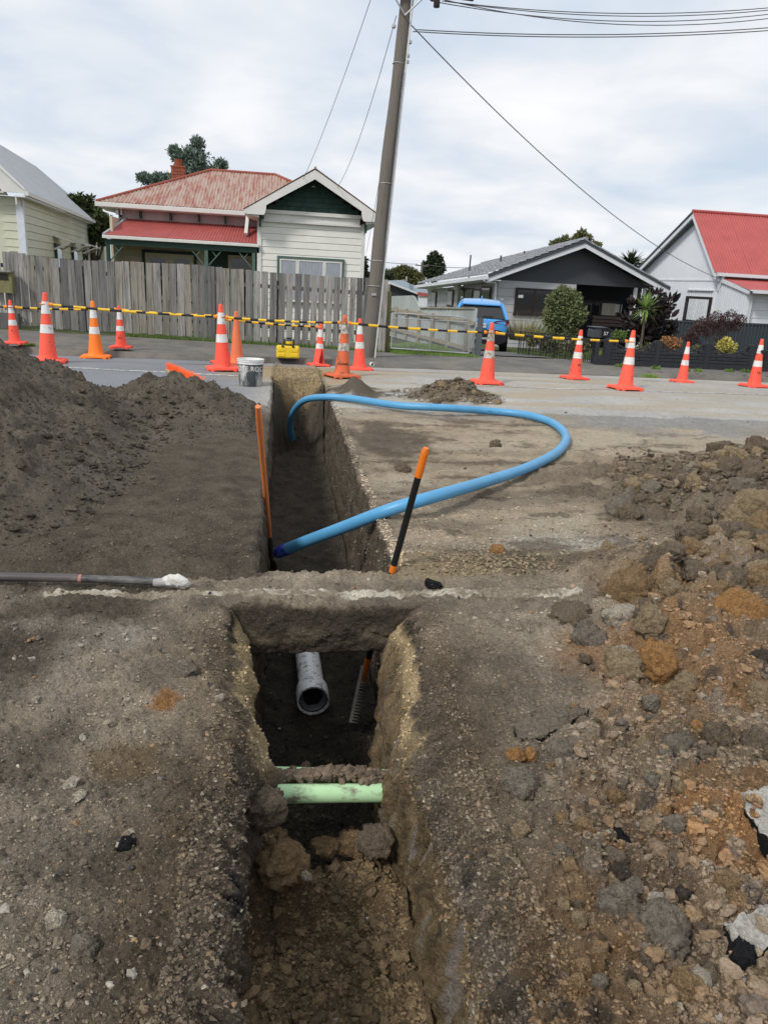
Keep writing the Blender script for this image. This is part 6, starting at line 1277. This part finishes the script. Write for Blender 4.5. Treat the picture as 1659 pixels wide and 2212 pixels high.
for a_, b_ in zip(posts[:-1], posts[1:]):
    a, b = a_+.056, b_-.056; MB().box(a, b, YW-.07, YW+.07, -.05, .10).build('footing', BW, sw)
    for r_ in range(3 if True else 4):
        z0_, z1_ = .105+r_*.068, .105+(r_+1)*.068-.006; n = 3; sh = (r_ % 2)*.16
        cuts = [a]+[a+(b-a)*(k+.5*(r_ % 2))/n for k in range(1 if r_ % 2 == 0 else 0, n) if 0 < (k+.5*(r_ % 2))/n < 1]+[b]
        for xa, xb in zip(cuts[:-1], cuts[1:]):
            if z0_ > scoop(.5)-.0 and False: continue
            if z1_ > scoop(.5): pass
            MB().box(xa+.003, xb-.003, YW-.062-rg.uniform(0, .012), YW+.06, z0_, z1_).build('block', BW, sw, bevel=.008)
    for r_ in range(3, 6):      # stepped blocks up to the scoop at both ends
        z0_, z1_ = .105+r_*.068, .105+(r_+1)*.068-.006; u_ = .5*(1-((z1_-.30)/.21)**(1/1.9)) if z1_ > .30 else .45
        u_ = max(.03, min(.42, u_-.08))
        for xa, xb in ((a, a+(b-a)*u_), (b-(b-a)*u_, b)): MB().box(xa, xb, YW-.062-rg.uniform(0, .01), YW+.06, z0_, z1_).build('block', BW, sw, bevel=.006)
    MB().tube([(lerp(a, b, u), YW, scoop(u)+.01) for u in np.linspace(0, 1, 24)], .016, 8).build('curved_rail', BW, sw, smooth='auto')
    MB().tube([(lerp(a, b, u), YW, .30+.16*abs(2*u-1)**2.2-.015*(1-abs(2*u-1))-.06*(1-abs(2*u-1))) for u in np.linspace(.06, .94, 20)], .014, 8).build('curved_rail', BW, sw, smooth='auto')
    for k in range(1, 10): u = k/10; zr = scoop(u); MB().tube([(lerp(a, b, u), YW, zr-.09), (lerp(a, b, u), YW, zr+.005)], .011, 6).build('baluster', BW, sw)
# letterbox 57
c = at(*q6(255, 1065), 15.6); lb = T('letterbox', 'black letterbox with the number 57 on top of the block wall end', 'letterbox', (c[0], 15.6, c[2]-.12)); z_ = c[2]
MB().prism([(c[0]-.27, 15.56, z_-.09), (c[0]+.14, 15.56, z_-.09), (c[0]+.14, 15.56, z_+.04), (c[0]+.02, 15.56, z_+.11), (c[0]-.22, 15.56, z_+.11), (c[0]-.27, 15.56, z_+.05)], (0, .3, 0)).build('box', CHAR, lb); MB().box(c[0]-.08, c[0]+.08, 15.52, 15.56, z_-.075, z_+.085).build('front_plate', BLK2, lb); MB().prism([(c[0]-.29, 15.53, z_+.11), (c[0]+.03, 15.53, z_+.11), (c[0]+.16, 15.53, z_+.04), (c[0]+.16, 15.53, z_+.055), (c[0]+.03, 15.53, z_+.125), (c[0]-.29, 15.53, z_+.125)], (0, .36, 0)).build('lid', mat('dark_steel', (.05, .055, .065), .4), lb)
t_ = text('number', '57', .10, WT, lb, (0, 0, 0)); t_.location = (-.005, -.085, .115)
MB().box(c[0]-.16, c[0]-.08, 15.66, 15.74, -.05, z_-.09).build('post', BW, lb)
# ------------------------------------------------ iron railing
RL = mat('black_iron', (.018, .018, .02), .5); ra, rb_ = gz(1119, 756, -.06), gz(1275, 784, 0.); ra[2] = -.1; rb_[2] = -.0
ir = T('iron_railing', 'low black wrought iron railing beside the driveway', 'railing', ra); hh = .50; L_ = np.linalg.norm(rb_-ra); n = int(L_/.075)
for k in range(n+1):
    q_ = lerp(ra, rb_, k/n); MB().tube([q_+[0, 0, -.15], q_+[.012*math.sin(k*9), 0, .25], q_+[0, 0, hh]], .007 if k % 8 else .014, 6).build('picket', RL, ir)
for z in (.07, .43, hh): MB().bar(ra+[0, 0, z], rb_+[0, 0, z], .02, .014).build('rail', RL, ir)
# ------------------------------------------------ pale green panel fence and chain-link gate
PG = mat('pale_green_panel', (.44, .48, .47), .7, .08, 3, .1, 30, .45, (.30, .33, .30), 5, rnd=.06, stretch=(2, 2, .5)); RUSTW = mat('lichen_rail', (.36, .33, .26), .9, .25, 8, .3, 30, .6, (.22, .12, .07), 9)
pf = T('panel_fence', 'pale green sheet fence with timber rails beside the driveway', 'fence', (4, 17, -.1)); F0, F1 = np.array([4.14, 16.3, 0]), np.array([3.42, 24.4, 0])
zt = lambda y: np.interp(y, [16.3, 20.9, 21.0, 21.6, 24.4], [.97, .80, .80, 1.10, 1.0]); zb = lambda y: np.interp(y, [16.3, 24.4], [-.06, -.22])
n = 28
for k in range(n):
    y0_, y1_ = lerp(16.3, 24.4, k/n), lerp(16.3, 24.4, (k+1)/n)-.012; a, b = lerp(F0, F1, k/n), lerp(F0, F1, (k+1)/n-.0015); o_ = np.array([random.uniform(-.006, .006), 0, 0])
    MB().prism([a+o_+[0, 0, zb(y0_)], b+o_+[0, 0, zb(y1_)], b+o_+[0, 0, zt(y1_)], a+o_+[0, 0, zt(y0_)]], (.02, 0, 0)).build('panel', PG, pf)
for dz_, m_ in ((.10, RUSTW), (.66, RUSTW)): MB().bar(F0+[-.04, 0, dz_], np.array([F1[0]-.04, F1[1], dz_-.05]), .05, .09).build('rail', m_, pf)
for k in range(6): q_ = lerp(F0, F1, (k+.3)/6); MB().box(q_[0]-.09, q_[0]-.03, q_[1]-.04, q_[1]+.04, -.15, .72).build('stud', RUSTW, pf)
MB().bar(F0+[-.02, .1, zt(16.3)], lerp(F0, F1, .56)+[-.02, 0, .80], .05, .03).build('capping', RUSTW, pf)
p = at(1021, 772, 16.2); MB().box(4.16, 4.27, 16.15, 16.24, -.08, .78).build('end_post', mat('slate_post', (.10, .11, .12), .7, .1), pf)
# cross fence part at the back (towards the paling fence)
MB().prism([(2.4, 24.45, -.3), (3.42, 24.45, -.3), (3.42, 24.45, 1.0), (2.4, 24.45, 1.05)], (0, .03, 0)).build('back_panel', PG, pf)
gt_ = T('chain_link_gate', 'low rusty chain-link gate standing between the paling fence and the driveway', 'gate', (2.45, 16.25, 0)); g0, g1 = at(*q5(100, 860), 16.35), at(*q5(765, 905), 16.15); gh0, gh1 = at(*q5(118, 560), 16.35), at(*q5(765, 600), 16.15)
fr = catmull([g0, lerp(g0, gh0, .5), lerp(g0, gh0, .92), gh0+[.06, 0, 0], lerp(gh0, gh1, .5), gh1+[-.12, 0, -.0], gh1+[0, 0, -.12], lerp(gh1, g1, .5), g1], 6)
MB().tube(fr, .014, 8).build('frame', GALV, gt_, smooth='auto'); MB().tube([g0, g1], .014, 8).build('frame_bottom', GALV, gt_); MB().tube([lerp(g0, gh0, .86), lerp(g1, gh1, .88)], .01, 8).build('cross_bar', GALV, gt_)
for t in (.5,): MB().tube([lerp(g0, g1, t), lerp(gh0, gh1, t)], .010, 8).build('upright', GALV, gt_)
ms = MB(); n = 46; W_ = g1-g0; hh0 = (gh0-g0)[2]*.9
for k in range(-int(n*.45), n):
    for s in (1, -1):
        u0_, u1_ = k/n, k/n+.42
        if s < 0: pa, pb_ = (u0_, 1.), (u1_, 0.)
        else: pa, pb_ = (u0_, 0.), (u1_, 1.)
        a, b = pa, pb_
        if a[0] < 0: t = -a[0]/(b[0]-a[0]); a = (0, lerp(a[1], b[1], t))
        if b[0] > 1: t = (1-a[0])/(b[0]-a[0]); b = (1, lerp(a[1], b[1], t))
        if b[0]-a[0] > .02: ms.bar(g0+W_*a[0]+[0, 0, hh0*a[1]*(.98)], g0+W_*b[0]+[0, 0, hh0*b[1]*.98], .0035, .0035)
ms.build('wire_mesh', GALV, gt_)
q_ = at(*q5(30, 600), 16.6); MB().box(q_[0]-.07, q_[0]+.07, 16.55, 16.68, -.1, at(*q5(40, 275), 16.6)[2]).build('gate_post', WOODG[1], gt_); q2 = at(*q5(75, 600), 16.75); MB().box(q2[0]-.06, q2[0]+.05, 16.72, 16.84, -.1, at(*q5(75, 375), 16.75)[2]).build('gate_post', MOSS, gt_)
# ------------------------------------------------ trees and shrubs
BARK = mat('bark', (.10, .08, .06), .9, .3, 6, .5, 20)
def crown(cl, n, size, mk, root, seed, asp=2.2, up_=0., name='crown', shell=.45, local=True):
    """leaf-sized faces spread through ellipsoidal clumps (cx, cy, cz, rx, ry, rz)"""
    rg = np.random.RandomState(seed); cl = np.array(cl, float); wts = (cl[:, 3]*cl[:, 5])**.9*1.; k = rg.choice(len(cl), n, p=wts/wts.sum())
    dr = rg.normal(size=(n, 3)); dr /= np.linalg.norm(dr, axis=1)[:, None]; rad = rg.uniform(shell**3, 1, n)**(1/3.)*rg.choice([1, 1, 1.12], n)
    lump = .72+.5*fb3(dr[:, 0]*2.2+k*3.3, dr[:, 1]*2.2, dr[:, 2]*2.2, 3, seed)
    P = cl[k, :3]+dr*cl[k, 3:]*(rad*lump)[:, None]
    ax = dr*.6+rg.normal(size=(n, 3))*.6; ax[:, 2] += up_; ax /= np.linalg.norm(ax, axis=1)[:, None]; t = rg.normal(size=(n, 3)); s1 = np.cross(ax, t); s1 /= np.linalg.norm(s1, axis=1)[:, None]
    L_ = size*rg.uniform(.6, 1.3, (n, 1)); W_ = L_/asp
    v = np.stack([P, P+ax*L_*.5+s1*W_*.5, P+ax*L_, P+ax*L_*.5-s1*W_*.5], 1).reshape(-1, 3)-np.array(wloc(root))
    o = npmesh(name, v, np.arange(4*n).reshape(-1, 4), mk, None, False); o.parent = root; return o
def clumps(px, Y, depth=1.):
    out = []
    for x, y, r in px: c = at(x, y, Y); rr = r*Y*1.03/F; out.append((c[0], c[1]+random.uniform(-.3, .3)*rr, c[2], rr, rr*depth, rr))
    return out
def tree(name, label, px, Y, n, size, mk, seed, trunk=None, cat='tree', asp=2.2, up_=0., twigs=True, gnd=-.9, group='trees beyond the houses', tr=.12, shell=.45):
    C_ = clumps(px, Y); m = max(C_, key=lambda c: c[3]); bx = trunk if trunk is not None else m[0]; root = T(name, label, cat, (bx, Y, gnd), group)
    crown(C_, n, size, mk, root, seed, asp, up_, shell=shell); b = MB(); zt = max(c[2] for c in C_)
    b.tube([(bx, Y, gnd), (bx+.03, Y, lerp(gnd, zt, .4)), (m[0], m[1], m[2])], [tr, tr*.7, tr*.35], 8); b.build('trunk', BARK, root, smooth=True)
    if twigs:
        b = MB()
        for c in C_: b.tube([(bx, Y, lerp(gnd, m[2], .55)), ((bx+c[0])/2, Y, lerp(gnd, c[2], .75)), (c[0], c[1], c[2])], [tr*.45, tr*.3, tr*.12], 5)
        b.build('limbs', BARK, root, smooth=True)
    return root
def conifer(label, base, top, px, Y, n, seed):
    root = T('conifer_tree', label, 'tree', (at(*base, Y)[0], Y, -.9), 'trees beyond the houses'); rg = random.Random(seed); cl = []; lm = MB()
    for (x0, y0, x1, y1, spread) in px:      # leaders
        a, b_ = at(x0, y0, Y), at(x1, y1, Y); lm.tube([a, b_], [.12, .03], 6); Lw = spread*Y/F
        for i in range(int(n)):
            t = rg.random()**.8; q = lerp(a, b_, t); an = rg.uniform(0, 6.28); r_ = Lw*(1.05-t)*rg.uniform(.55, 1.05); e = q+np.array([math.cos(an)*r_, math.sin(an)*r_*.6, r_*rg.uniform(.15, .55)]); lm.tube([q, e], [.03, .012], 4, cap=False)
            for k in range(7): u = (k+2)/8; c = lerp(q, e, u); s_ = .17*(1.15-u*.5); cl.append((c[0]+rg.gauss(0, .06), c[1]+rg.gauss(0, .06), c[2]+rg.gauss(.02, .05), s_*1.3, s_, s_))
    lm.build('limbs', BARK, root, smooth=True); MB().tube([(at(*base, Y)[0], Y, -.9), at(*base, Y)], [.3, .15], 8).build('trunk', BARK, root); crown(cl, len(cl)*13, .20, LEAF['conifer'], root, seed, 2.6, .6, shell=.1); return root
conifer('blue-green conifer rising behind the red villa roof and chimney', (428, 420), 0, [(430, 412, 428, 306, 62), (430, 405, 375, 326, 26), (430, 410, 480, 358, 34), (400, 410, 300, 384, 26), (420, 410, 340, 384, 26), (440, 410, 412, 330, 40)], 42, 34, 11)
tree('broadleaf_tree', 'dark leafy tree between the cream house and the villa', [(172, 430, 9), (165, 445, 14), (185, 450, 14), (192, 438, 7), (205, 465, 16), (180, 470, 18), (222, 478, 14), (232, 492, 10), (200, 490, 20), (215, 508, 14), (158, 436, 5), (196, 430, 4), (238, 480, 6)], 33, 3600, .22, LEAF['mid'], 12, tr=.14, shell=.1)
tree('gum_tree', 'tall see-through gum tree far away left of the bungalow', [(937, 553, 7), (930, 563, 7), (948, 560, 6), (922, 575, 8), (940, 575, 9), (955, 578, 6), (928, 590, 9), (946, 592, 9), (918, 592, 6)], 75, 2600, .33, LEAF['dark'], 13, gnd=-1.2, tr=.2)
tree('bushy_tree', 'wide olive-green bushy tree far away behind the grey roofs', [(868, 590, 12), (855, 597, 13), (880, 594, 14), (895, 600, 12), (905, 604, 8), (845, 603, 8), (866, 604, 18)], 62, 6000, .30, LEAF['olive'], 14, gnd=-1.2)
tree('garden_tree', 'loose pale-leaved tree behind the bungalow roof, left of its ridge', [(1208, 524, 8), (1222, 520, 9), (1195, 528, 6), (1235, 528, 9), (1215, 532, 14)], 50, 1500, .22, LEAF['pale'], 15)
tree('garden_tree', 'loose yellow-green tree right behind the bungalow ridge', [(1255, 508, 9), (1246, 518, 10), (1266, 516, 8), (1280, 528, 7), (1290, 534, 7), (1258, 530, 14)], 48, 1800, .22, LEAF['olive'], 16)
tree('small_tree', 'thin dark tree peeping between the villa corner and the power pole', [(787, 563, 4), (786, 575, 5), (789, 592, 6), (788, 605, 7)], 30, 500, .14, LEAF['dark'], 17)
tree('bare_tree', 'small grey-green tree just right of the power pole', [(838, 592, 6), (832, 600, 7), (846, 600, 6)], 60, 260, .30, LEAF['dark'], 18, shell=.1)
tree('distant_tree', 'dull little tree between the palm and the red-roofed house', [(1392, 572, 6), (1398, 580, 7), (1386, 582, 8)], 55, 500, .22, LEAF['mid'], 19)
# palm behind the bungalow
c = at(1362, 572, 44); root = T('cabbage_palm', 'spiky palm crown showing over the bungalow roof', 'palm', (c[0], 44, -.9)); b = MB(); rg = random.Random(9)
for i in range(190):
    a, e = rg.uniform(0, 6.28), rg.uniform(-.5, 1.4); L_ = .95*rg.uniform(.6, 1.1); d_ = np.array([math.cos(a)*math.cos(e), math.sin(a)*math.cos(e), math.sin(e)]); q_ = c+d_*.12; sd_ = np.cross(d_, [0, 0, 1.])*.045/(np.linalg.norm(np.cross(d_, [0, 0, 1.]))+.01)
    b.add([q_-sd_, q_+sd_, q_+d_*L_*.6+sd_+[0, 0, -.03], q_+d_*L_+[0, 0, -.12], q_+d_*L_*.6-sd_+[0, 0, -.03]], [(0, 1, 2, 3, 4)])
b.build('fronds', LEAF['dark'], root); MB().tube([(c[0], 44, -.9), (c[0], 44, c[2])], .12, 8).build('trunk', BARK, root)
tree('round_shrub', 'tall rounded grey-green shrub in front of the bungalow window', [(1217, 640, 22), (1205, 655, 26), (1232, 655, 26), (1215, 675, 34), (1240, 680, 24), (1195, 685, 22), (1218, 705, 32)], 24, 11000, .085, LEAF['pale'], 21, cat='shrub', gnd=-.7, group='garden shrubs', tr=.05, shell=.5, asp=1.6)
def shrub(name, label, px, Y, n, size, mk, seed, gnd=0., asp=1.6, stems=None, **k): return tree(name, label, px, Y, n, size, mk, seed, cat='shrub', gnd=gnd, group='garden shrubs', tr=.02, asp=asp, **k)
shrub('purple_shrub', 'umbrella-shaped dark purple shrub on a bare trunk behind the black wall', [(1515, 702, 16), (1545, 692, 18), (1575, 688, 17), (1598, 692, 12), (1500, 715, 15), (1530, 712, 18), (1560, 705, 18), (1585, 704, 14), (1498, 735, 12), (1485, 728, 9)], 16.3, 7000, .035, LEAF['purple'], 22, trunk=at(1548, 760, 16.3)[0])
shrub('yellow_shrub', 'round yellow-leaved shrub under the purple one', [(1570, 742, 12), (1560, 750, 12), (1580, 752, 11)], 15.9, 900, .055, LEAF['yellow'], 23)
shrub('bronze_shrub', 'low bronze and green shrub behind the first wall scoop from the left', [(1435, 736, 9), (1450, 738, 11), (1465, 742, 9), (1445, 746, 12)], 16.0, 1100, .045, LEAF['bronze'], 24)
shrub('green_shrub', 'little green shrub between the letterbox and the striped bar end', [(1332, 722, 9), (1345, 724, 8), (1322, 728, 8)], 16.2, 700, .04, LEAF['grass'], 25)
shrub('low_plant', 'grey-leaved low plant behind the middle of the scalloped wall', [(1505, 756, 9), (1520, 760, 8), (1400, 750, 9), (1380, 756, 8)], 15.9, 700, .05, LEAF['olive'], 26)
shrub('hedge_plant', 'scrubby plants behind the iron railing', [(1180, 742, 14), (1205, 748, 12), (1150, 736, 10), (1235, 752, 12), (1260, 748, 10)], 18.2, 1300, .08, LEAF['olive'], 27, gnd=-.3, shell=.1)
# dark big-leaved plant and yucca
def bigleaf(name, label, px, Y, n, L0, mk, seed, gnd, wd=.3):
    C_ = clumps(px, Y); root = T(name, label, 'plant', (C_[0][0], Y, gnd), 'garden shrubs'); rg = np.random.RandomState(seed)
    for i in range(n):
        c = C_[rg.randint(len(C_))]; d_ = rg.normal(size=3); d_ /= np.linalg.norm(d_); P = np.array(c[:3])+d_*np.array(c[3:])*rg.uniform(.5, 1.)
        ax = d_*.8+np.array([0, 0, .6]); ax /= np.linalg.norm(ax); s1 = np.cross(ax, rg.normal(size=3)); s1 /= np.linalg.norm(s1); L_ = L0*rg.uniform(.7, 1.2); W_ = L_*wd; nn = np.cross(ax, s1)
        MB().add([P, P+ax*L_*.3+s1*W_*.5-nn*.01, P+ax*L_*.7+s1*W_*.42-nn*.01, P+ax*L_, P+ax*L_*.7-s1*W_*.42-nn*.01, P+ax*L_*.3-s1*W_*.5-nn*.01, P+ax*L_*.5+nn*.012], [(0, 1, 6), (1, 2, 6), (2, 3, 6), (3, 4, 6), (4, 5, 6), (5, 0, 6)]).build('leaf', mk, root)
    b = MB()
    for c in C_: b.tube([(C_[0][0], Y, gnd), (c[0], c[1], c[2])], [.02, .008], 5)
    b.build('stem', BARK, root); return root
bigleaf('rubber_plant', 'dense dark purple broad-leaved plant beside the porch', [(1425, 665, 16), (1432, 690, 18), (1410, 700, 18), (1440, 720, 16), (1400, 655, 10), (1445, 655, 9), (1385, 720, 16), (1410, 735, 18), (1360, 690, 10), (1375, 660, 8), (1360, 715, 12), (1415, 640, 8)], 17.6, 280, .23, LEAF['deep'], 31, -.15, .42)
crown(clumps([(1425, 670, 16), (1410, 700, 20), (1435, 715, 18), (1390, 725, 18), (1410, 738, 20), (1372, 700, 12)], 17.75), 2600, .13, LEAF['deep'], bpy.data.objects['rubber_plant'], 32, 2.0)
c = at(1395, 668, 17.0); root = T('yucca', 'bright green spiky yucca rosette in front of the dark broad-leaved plant', 'plant', (c[0], 17.0, -.1)); rg = random.Random(12)
for i in range(64):
    a, e = rg.uniform(0, 6.28), rg.uniform(-.9, 1.5); L_ = .42*rg.uniform(.7, 1.1); d_ = np.array([math.cos(a)*math.cos(e), math.sin(a)*math.cos(e), math.sin(e)]); sd_ = np.cross(d_, [0, 0, 1.]); sd_ = sd_/(np.linalg.norm(sd_)+.01)*.021; q_ = c+d_*.03
    MB().add([q_-sd_, q_+sd_, q_+d_*L_*.5+sd_*.9, q_+d_*L_+[0, 0, -.03*(1-e)], q_+d_*L_*.5-sd_*.9, q_+d_*L_*.45+[0, 0, -.008]], [(0, 1, 2, 5), (5, 2, 3), (5, 3, 4), (0, 5, 4)]).build('blade', LEAF['yucca'], root)
MB().tube([(c[0], 17.0, -.1), tuple(c)], .03, 8).build('trunk', BARK, root)
MB.center = False
tuft(1128, 735, .45, .95, 420, LEAF['straw'], 'tall arching flax-like grass clump beside the blue car', Y=23.5, lean=.9, wd=.010, group='garden grasses'); tuft(1160, 735, .35, .8, 260, LEAF['grass'], 'dark green arching grass clump next to the bungalow wall', Y=23.8, lean=.9, wd=.010, group='garden grasses')
# ------------------------------------------------ far houses and line pole seen past the power pole
fh = T('far_house', 'distant house with a pale blue iron roof and white gable trim', 'house', at(880, 640, 52)*[1, 1, 0]+[0, 0, -1.2]); BLR = mat('pale_blue_roof', (.42, .50, .58), .6, .08, 1)
def quad(pts, Y, d_, name, m, root): return MB().prism([at(x, y, Y) for x, y in pts], (0, d_, 0)).build(name, m, root)
quad([(838, 606), (872, 605), (886, 613), (922, 625), (930, 645), (838, 645)], 54, .3, 'main_roof', BLR, fh); quad([(834, 616), (843, 612), (903, 634), (903, 660), (834, 660)], 51, .2, 'gable', CHAR, fh); quad([(834, 613), (843, 609), (905, 633), (905, 637), (843, 613.5), (834, 617)], 50.6, .3, 'barge_board', WTC, fh)
quad([(903, 631), (926, 634), (926, 640), (903, 639)], 50.4, .3, 'red_awning', RR, fh); quad([(903, 640), (926, 640), (926, 668), (903, 668)], 50.5, .2, 'wall', WS, fh); quad([(877, 597), (880, 597), (880, 607), (877, 607)], 53.5, .2, 'flue', GALV, fh); quad([(845, 640), (903, 640), (903, 670), (845, 670)], 50.5, .2, 'side_wall', CHAR, fh)
lp = at(912, 566, 70); fp = T('distant_pole', 'thin distant power pole beside the gum tree', 'power pole', (lp[0], 70, -1.2)); MB().tube([(lp[0], 70, -1.2), lp], .10, 8).build('shaft', POLE, fp); MB().box(lp[0]-.6, lp[0]+.6, 69.95, 70.05, lp[2]-.35, lp[2]-.25).build('crossarm', POLE, fp)
MB.center = True
wire(lp+[-.4, 0, -.2], at(770, 559, 70), .1, 'distant wire left of the far pole', .025); wire(lp+[.4, 0, -.2], at(1010, 583, 70)+[0, 0, .2], .1, 'distant wire right of the far pole', .025); wire(at(826, 588, 66), at(912, 584, 70), .1, 'lowest distant wire behind the bushy tree', .02)
# ------------------------------------------------ blue car
def car(label, loc, rz, sc, paint, detail=True):
    root = T('parked_car', label, 'car', loc, rz=rz); root.scale = (sc,)*3
    st = [(0.0, .78, .74, .55, .98, 1.00), (.06, .84, .80, .42, 1.02, 1.03), (.35, .90, .86, .34, 1.03, 1.05), (1.0, .92, .88, .30, 1.02, 1.04), (2.2, .92, .88, .30, 1.00, 1.02), (3.2, .91, .86, .32, .98, 1.0), (3.9, .88, .80, .36, .92, .96), (4.3, .78, .68, .42, .78, .82), (4.38, .6, .5, .5, .66, .68)]
    vs = []; fs = []; 
    for y, w1, w2, zl, zm, zt in st:
        half = [(0, zl), (w1*.85, zl), (w1*.97, zl+.10), (w1, zl+.28), (w1*.985, zm-.12), (w2+.0, zm), (w2*.9, zt), (0, zt+.03)]; ring = [(x, y, z) for x, z in half]+[(-x, y, z) for x, z in half[-2:0:-1]]; vs += ring
    n = 14
    for i in range(len(st)-1):
        for j in range(n): fs.append((i*n+j, i*n+(j+1) % n, (i+1)*n+(j+1) % n, (i+1)*n+j))
    fs += [tuple(range(n))[::-1], tuple(range((len(st)-1)*n, len(st)*n))]
    o = MB().add(vs, fs).build('body', paint, root, smooth='auto', local=True); sb = o.modifiers.new('sub', 'SUBSURF'); sb.levels = 2; sb.render_levels = 2
    gs = [(.10, .80, .78, 1.03, 1.06), (.40, .81, .65, 1.03, 1.40), (.62, .82, .63, 1.03, 1.50), (1.6, .83, .62, 1.02, 1.56), (2.3, .83, .60, 1.01, 1.52), (3.15, .80, .70, 1.0, 1.06)]
    vs = []; fs = []
    for y, w1, w2, za, zb_ in gs: vs += [(-w1, y, za), (-w2, y, zb_), (0, y, zb_+.015), (w2, y, zb_), (w1, y, za)]
    for i in range(len(gs)-1):
        for j in range(4): fs.append((i*5+j, i*5+j+1, i*5+j+6, i*5+j+5))
    fs.append((0, 1, 2, 3, 4)); MB().add(vs, fs).build('windows', glassmat('car_glass', (.015, .018, .02), .06), root, local=True)
    vs = []; fs = []; rf_ = [(.36, .655, 1.455, .58), (.58, .66, 1.53, 0), (1.0, .66, 1.58, 0), (1.7, .66, 1.60, 0), (2.3, .64, 1.565, 0), (2.45, .62, 1.53, 0)]
    for y, w_, z, _ in rf_: vs += [(-w_, y, z-.05), (-w_*.85, y, z-.005), (0, y, z+.02), (w_*.85, y, z-.005), (w_, y, z-.05), (w_, y, z-.085), (-w_, y, z-.085)]
    for i in range(len(rf_)-1):
        for j in range(7): fs.append((i*7+j, i*7+(j+1) % 7, (i+1)*7+(j+1) % 7, (i+1)*7+j))
    fs += [tuple(range(7)), tuple(range(35, 42))[::-1]]; MB().add(vs, fs).build('roof', paint, root, smooth='auto', local=True)
    for s in (-1, 1):
        MB().bar((s*.83, .08, 1.0), (s*.64, .46, 1.46), .10, .10).build('rear_pillar', paint, root, local=True, bevel=.01); MB().bar((s*.845, .62, 1.02), (s*.66, .66, 1.52), .05, .22, (0, 1, 0)).build('side_pillar', paint, root, local=True); MB().bar((s*.845, 1.65, 1.02), (s*.655, 1.62, 1.54), .035, .09, (0, 1, 0)).build('side_pillar', BLK2, root, local=True); MB().bar((s*.82, 3.15, 1.0), (s*.62, 2.35, 1.52), .06, .07).build('front_pillar', paint, root, local=True)
        MB().tube([(s*.66, .5, 1.60), (s*.66, 1.3, 1.64), (s*.62, 2.2, 1.60)], .016, 6).build('roof_rail', GALV, root, local=True)
        t_ = MB(); t_.prism([(s*.40, -.03, .93), (s*.88, .03, .86), (s*.925, .30, .93), (s*.91, .38, 1.01), (s*.80, .01, 1.02), (s*.52, -.03, .985)], (0, .06, 0)); t_.build('taillight', glassmat('red_lens', (.25, .008, .012), .12), root, local=True)
        for y in (.72, 3.42):
            wh_ = MB(); x0 = s*.90; 
            prof = [(.20, -.11), (.32, -.11), (.345, -.08), (.345, .08), (.32, .11), (.20, .11)]; k = 32
            for r_, xx in prof:
                for j in range(k): q = 2*math.pi*j/k; wh_.v.append((s*(.80+xx), y+r_*math.cos(q), .345+r_*math.sin(q)))
            for i in range(5):
                for j in range(k): a = i*k+j; b_ = i*k+(j+1) % k; wh_.f.append((a, b_, b_+k, a+k))
            tw_ = wh_.build('wheel', mat('tyre_rubber', (.018, .018, .018), .85), root, smooth='auto', local=True)
            MB().tube([(s*.80+s*.09, y, .345), (s*.80+s*.10, y, .345)], .21, 20).build('rim', GALV, tw_, local=True); MB().tube([(s*.76, y, .36), (s*.925, y, .36)], .40, 24).build('wheel_arch', BLK2, root, smooth='auto', local=True)
    MB().prism([(-.86, -.035, .36), (-.88, -.02, .62), (-.60, -.045, .70), (.60, -.045, .70), (.88, -.02, .62), (.86, -.035, .36), (.70, -.03, .26), (-.70, -.03, .26)], (0, .30, 0)).build('rear_bumper', BLK2, root, local=True, bevel=.02)
    MB().box(-.45, .45, -.06, -.03, .40, .46).build('bumper_insert', GALV, root, local=True); MB().box(-.60, .60, .27, .42, 1.425, 1.47).build('spoiler', paint, root, local=True, bevel=.015)
    MB().prism([(-.74, .035, 1.05), (.74, .035, 1.05), (.58, .335, 1.42), (-.58, .335, 1.42)], (0, .05, 0)).build('rear_window', glassmat('car_glass', (.015, .018, .02), .06), root, local=True)
    MB().bar((.05, .02, 1.09), (.38, .035, 1.12), .02, .02).build('wiper', BLK2, root, local=True)
    MB().bar((0, .95, 1.60), (0, 1.12, 1.68), .03, .05).build('roof_fin', paint, root, local=True)
    if detail:
        MB().tube([(.062*math.cos(q)*1., -.008, .955+.062*math.sin(q)) for q in np.linspace(0, 6.283, 20)], .009, 6, cap=False).build('round_badge', GALV, root, local=True); MB().box(-.075, .075, -.02, -.008, .945, .965).build('badge_bar', GALV, root, local=True)
        pl = MB().box(-.20, .20, -.045, -.02, .76, .885).build('number_plate', mat('plate_white', (.75, .75, .72), .5), root, local=True, bevel=.004); text('plate_letters', 'NMO709', .105, BLACKP, pl, (0, -.046, .8225), (R(90), 0, 0))
    return root
CARB = mat('metallic_blue_paint', (.07, .33, .72), .25, .03, 2, metal=.1, spec=.5, coat=.5)
car('bright blue hatchback parked in the driveway, seen from behind', (5.72, 22.0, -.40), R(-14), .92, CARB)
p = at(905, 662, 33); car('pale car parked far up behind the green fence', (p[0], 33, p[2]-1.25), R(60), .9, mat('white_car_paint', (.6, .62, .64), .3, coat=.4), False)
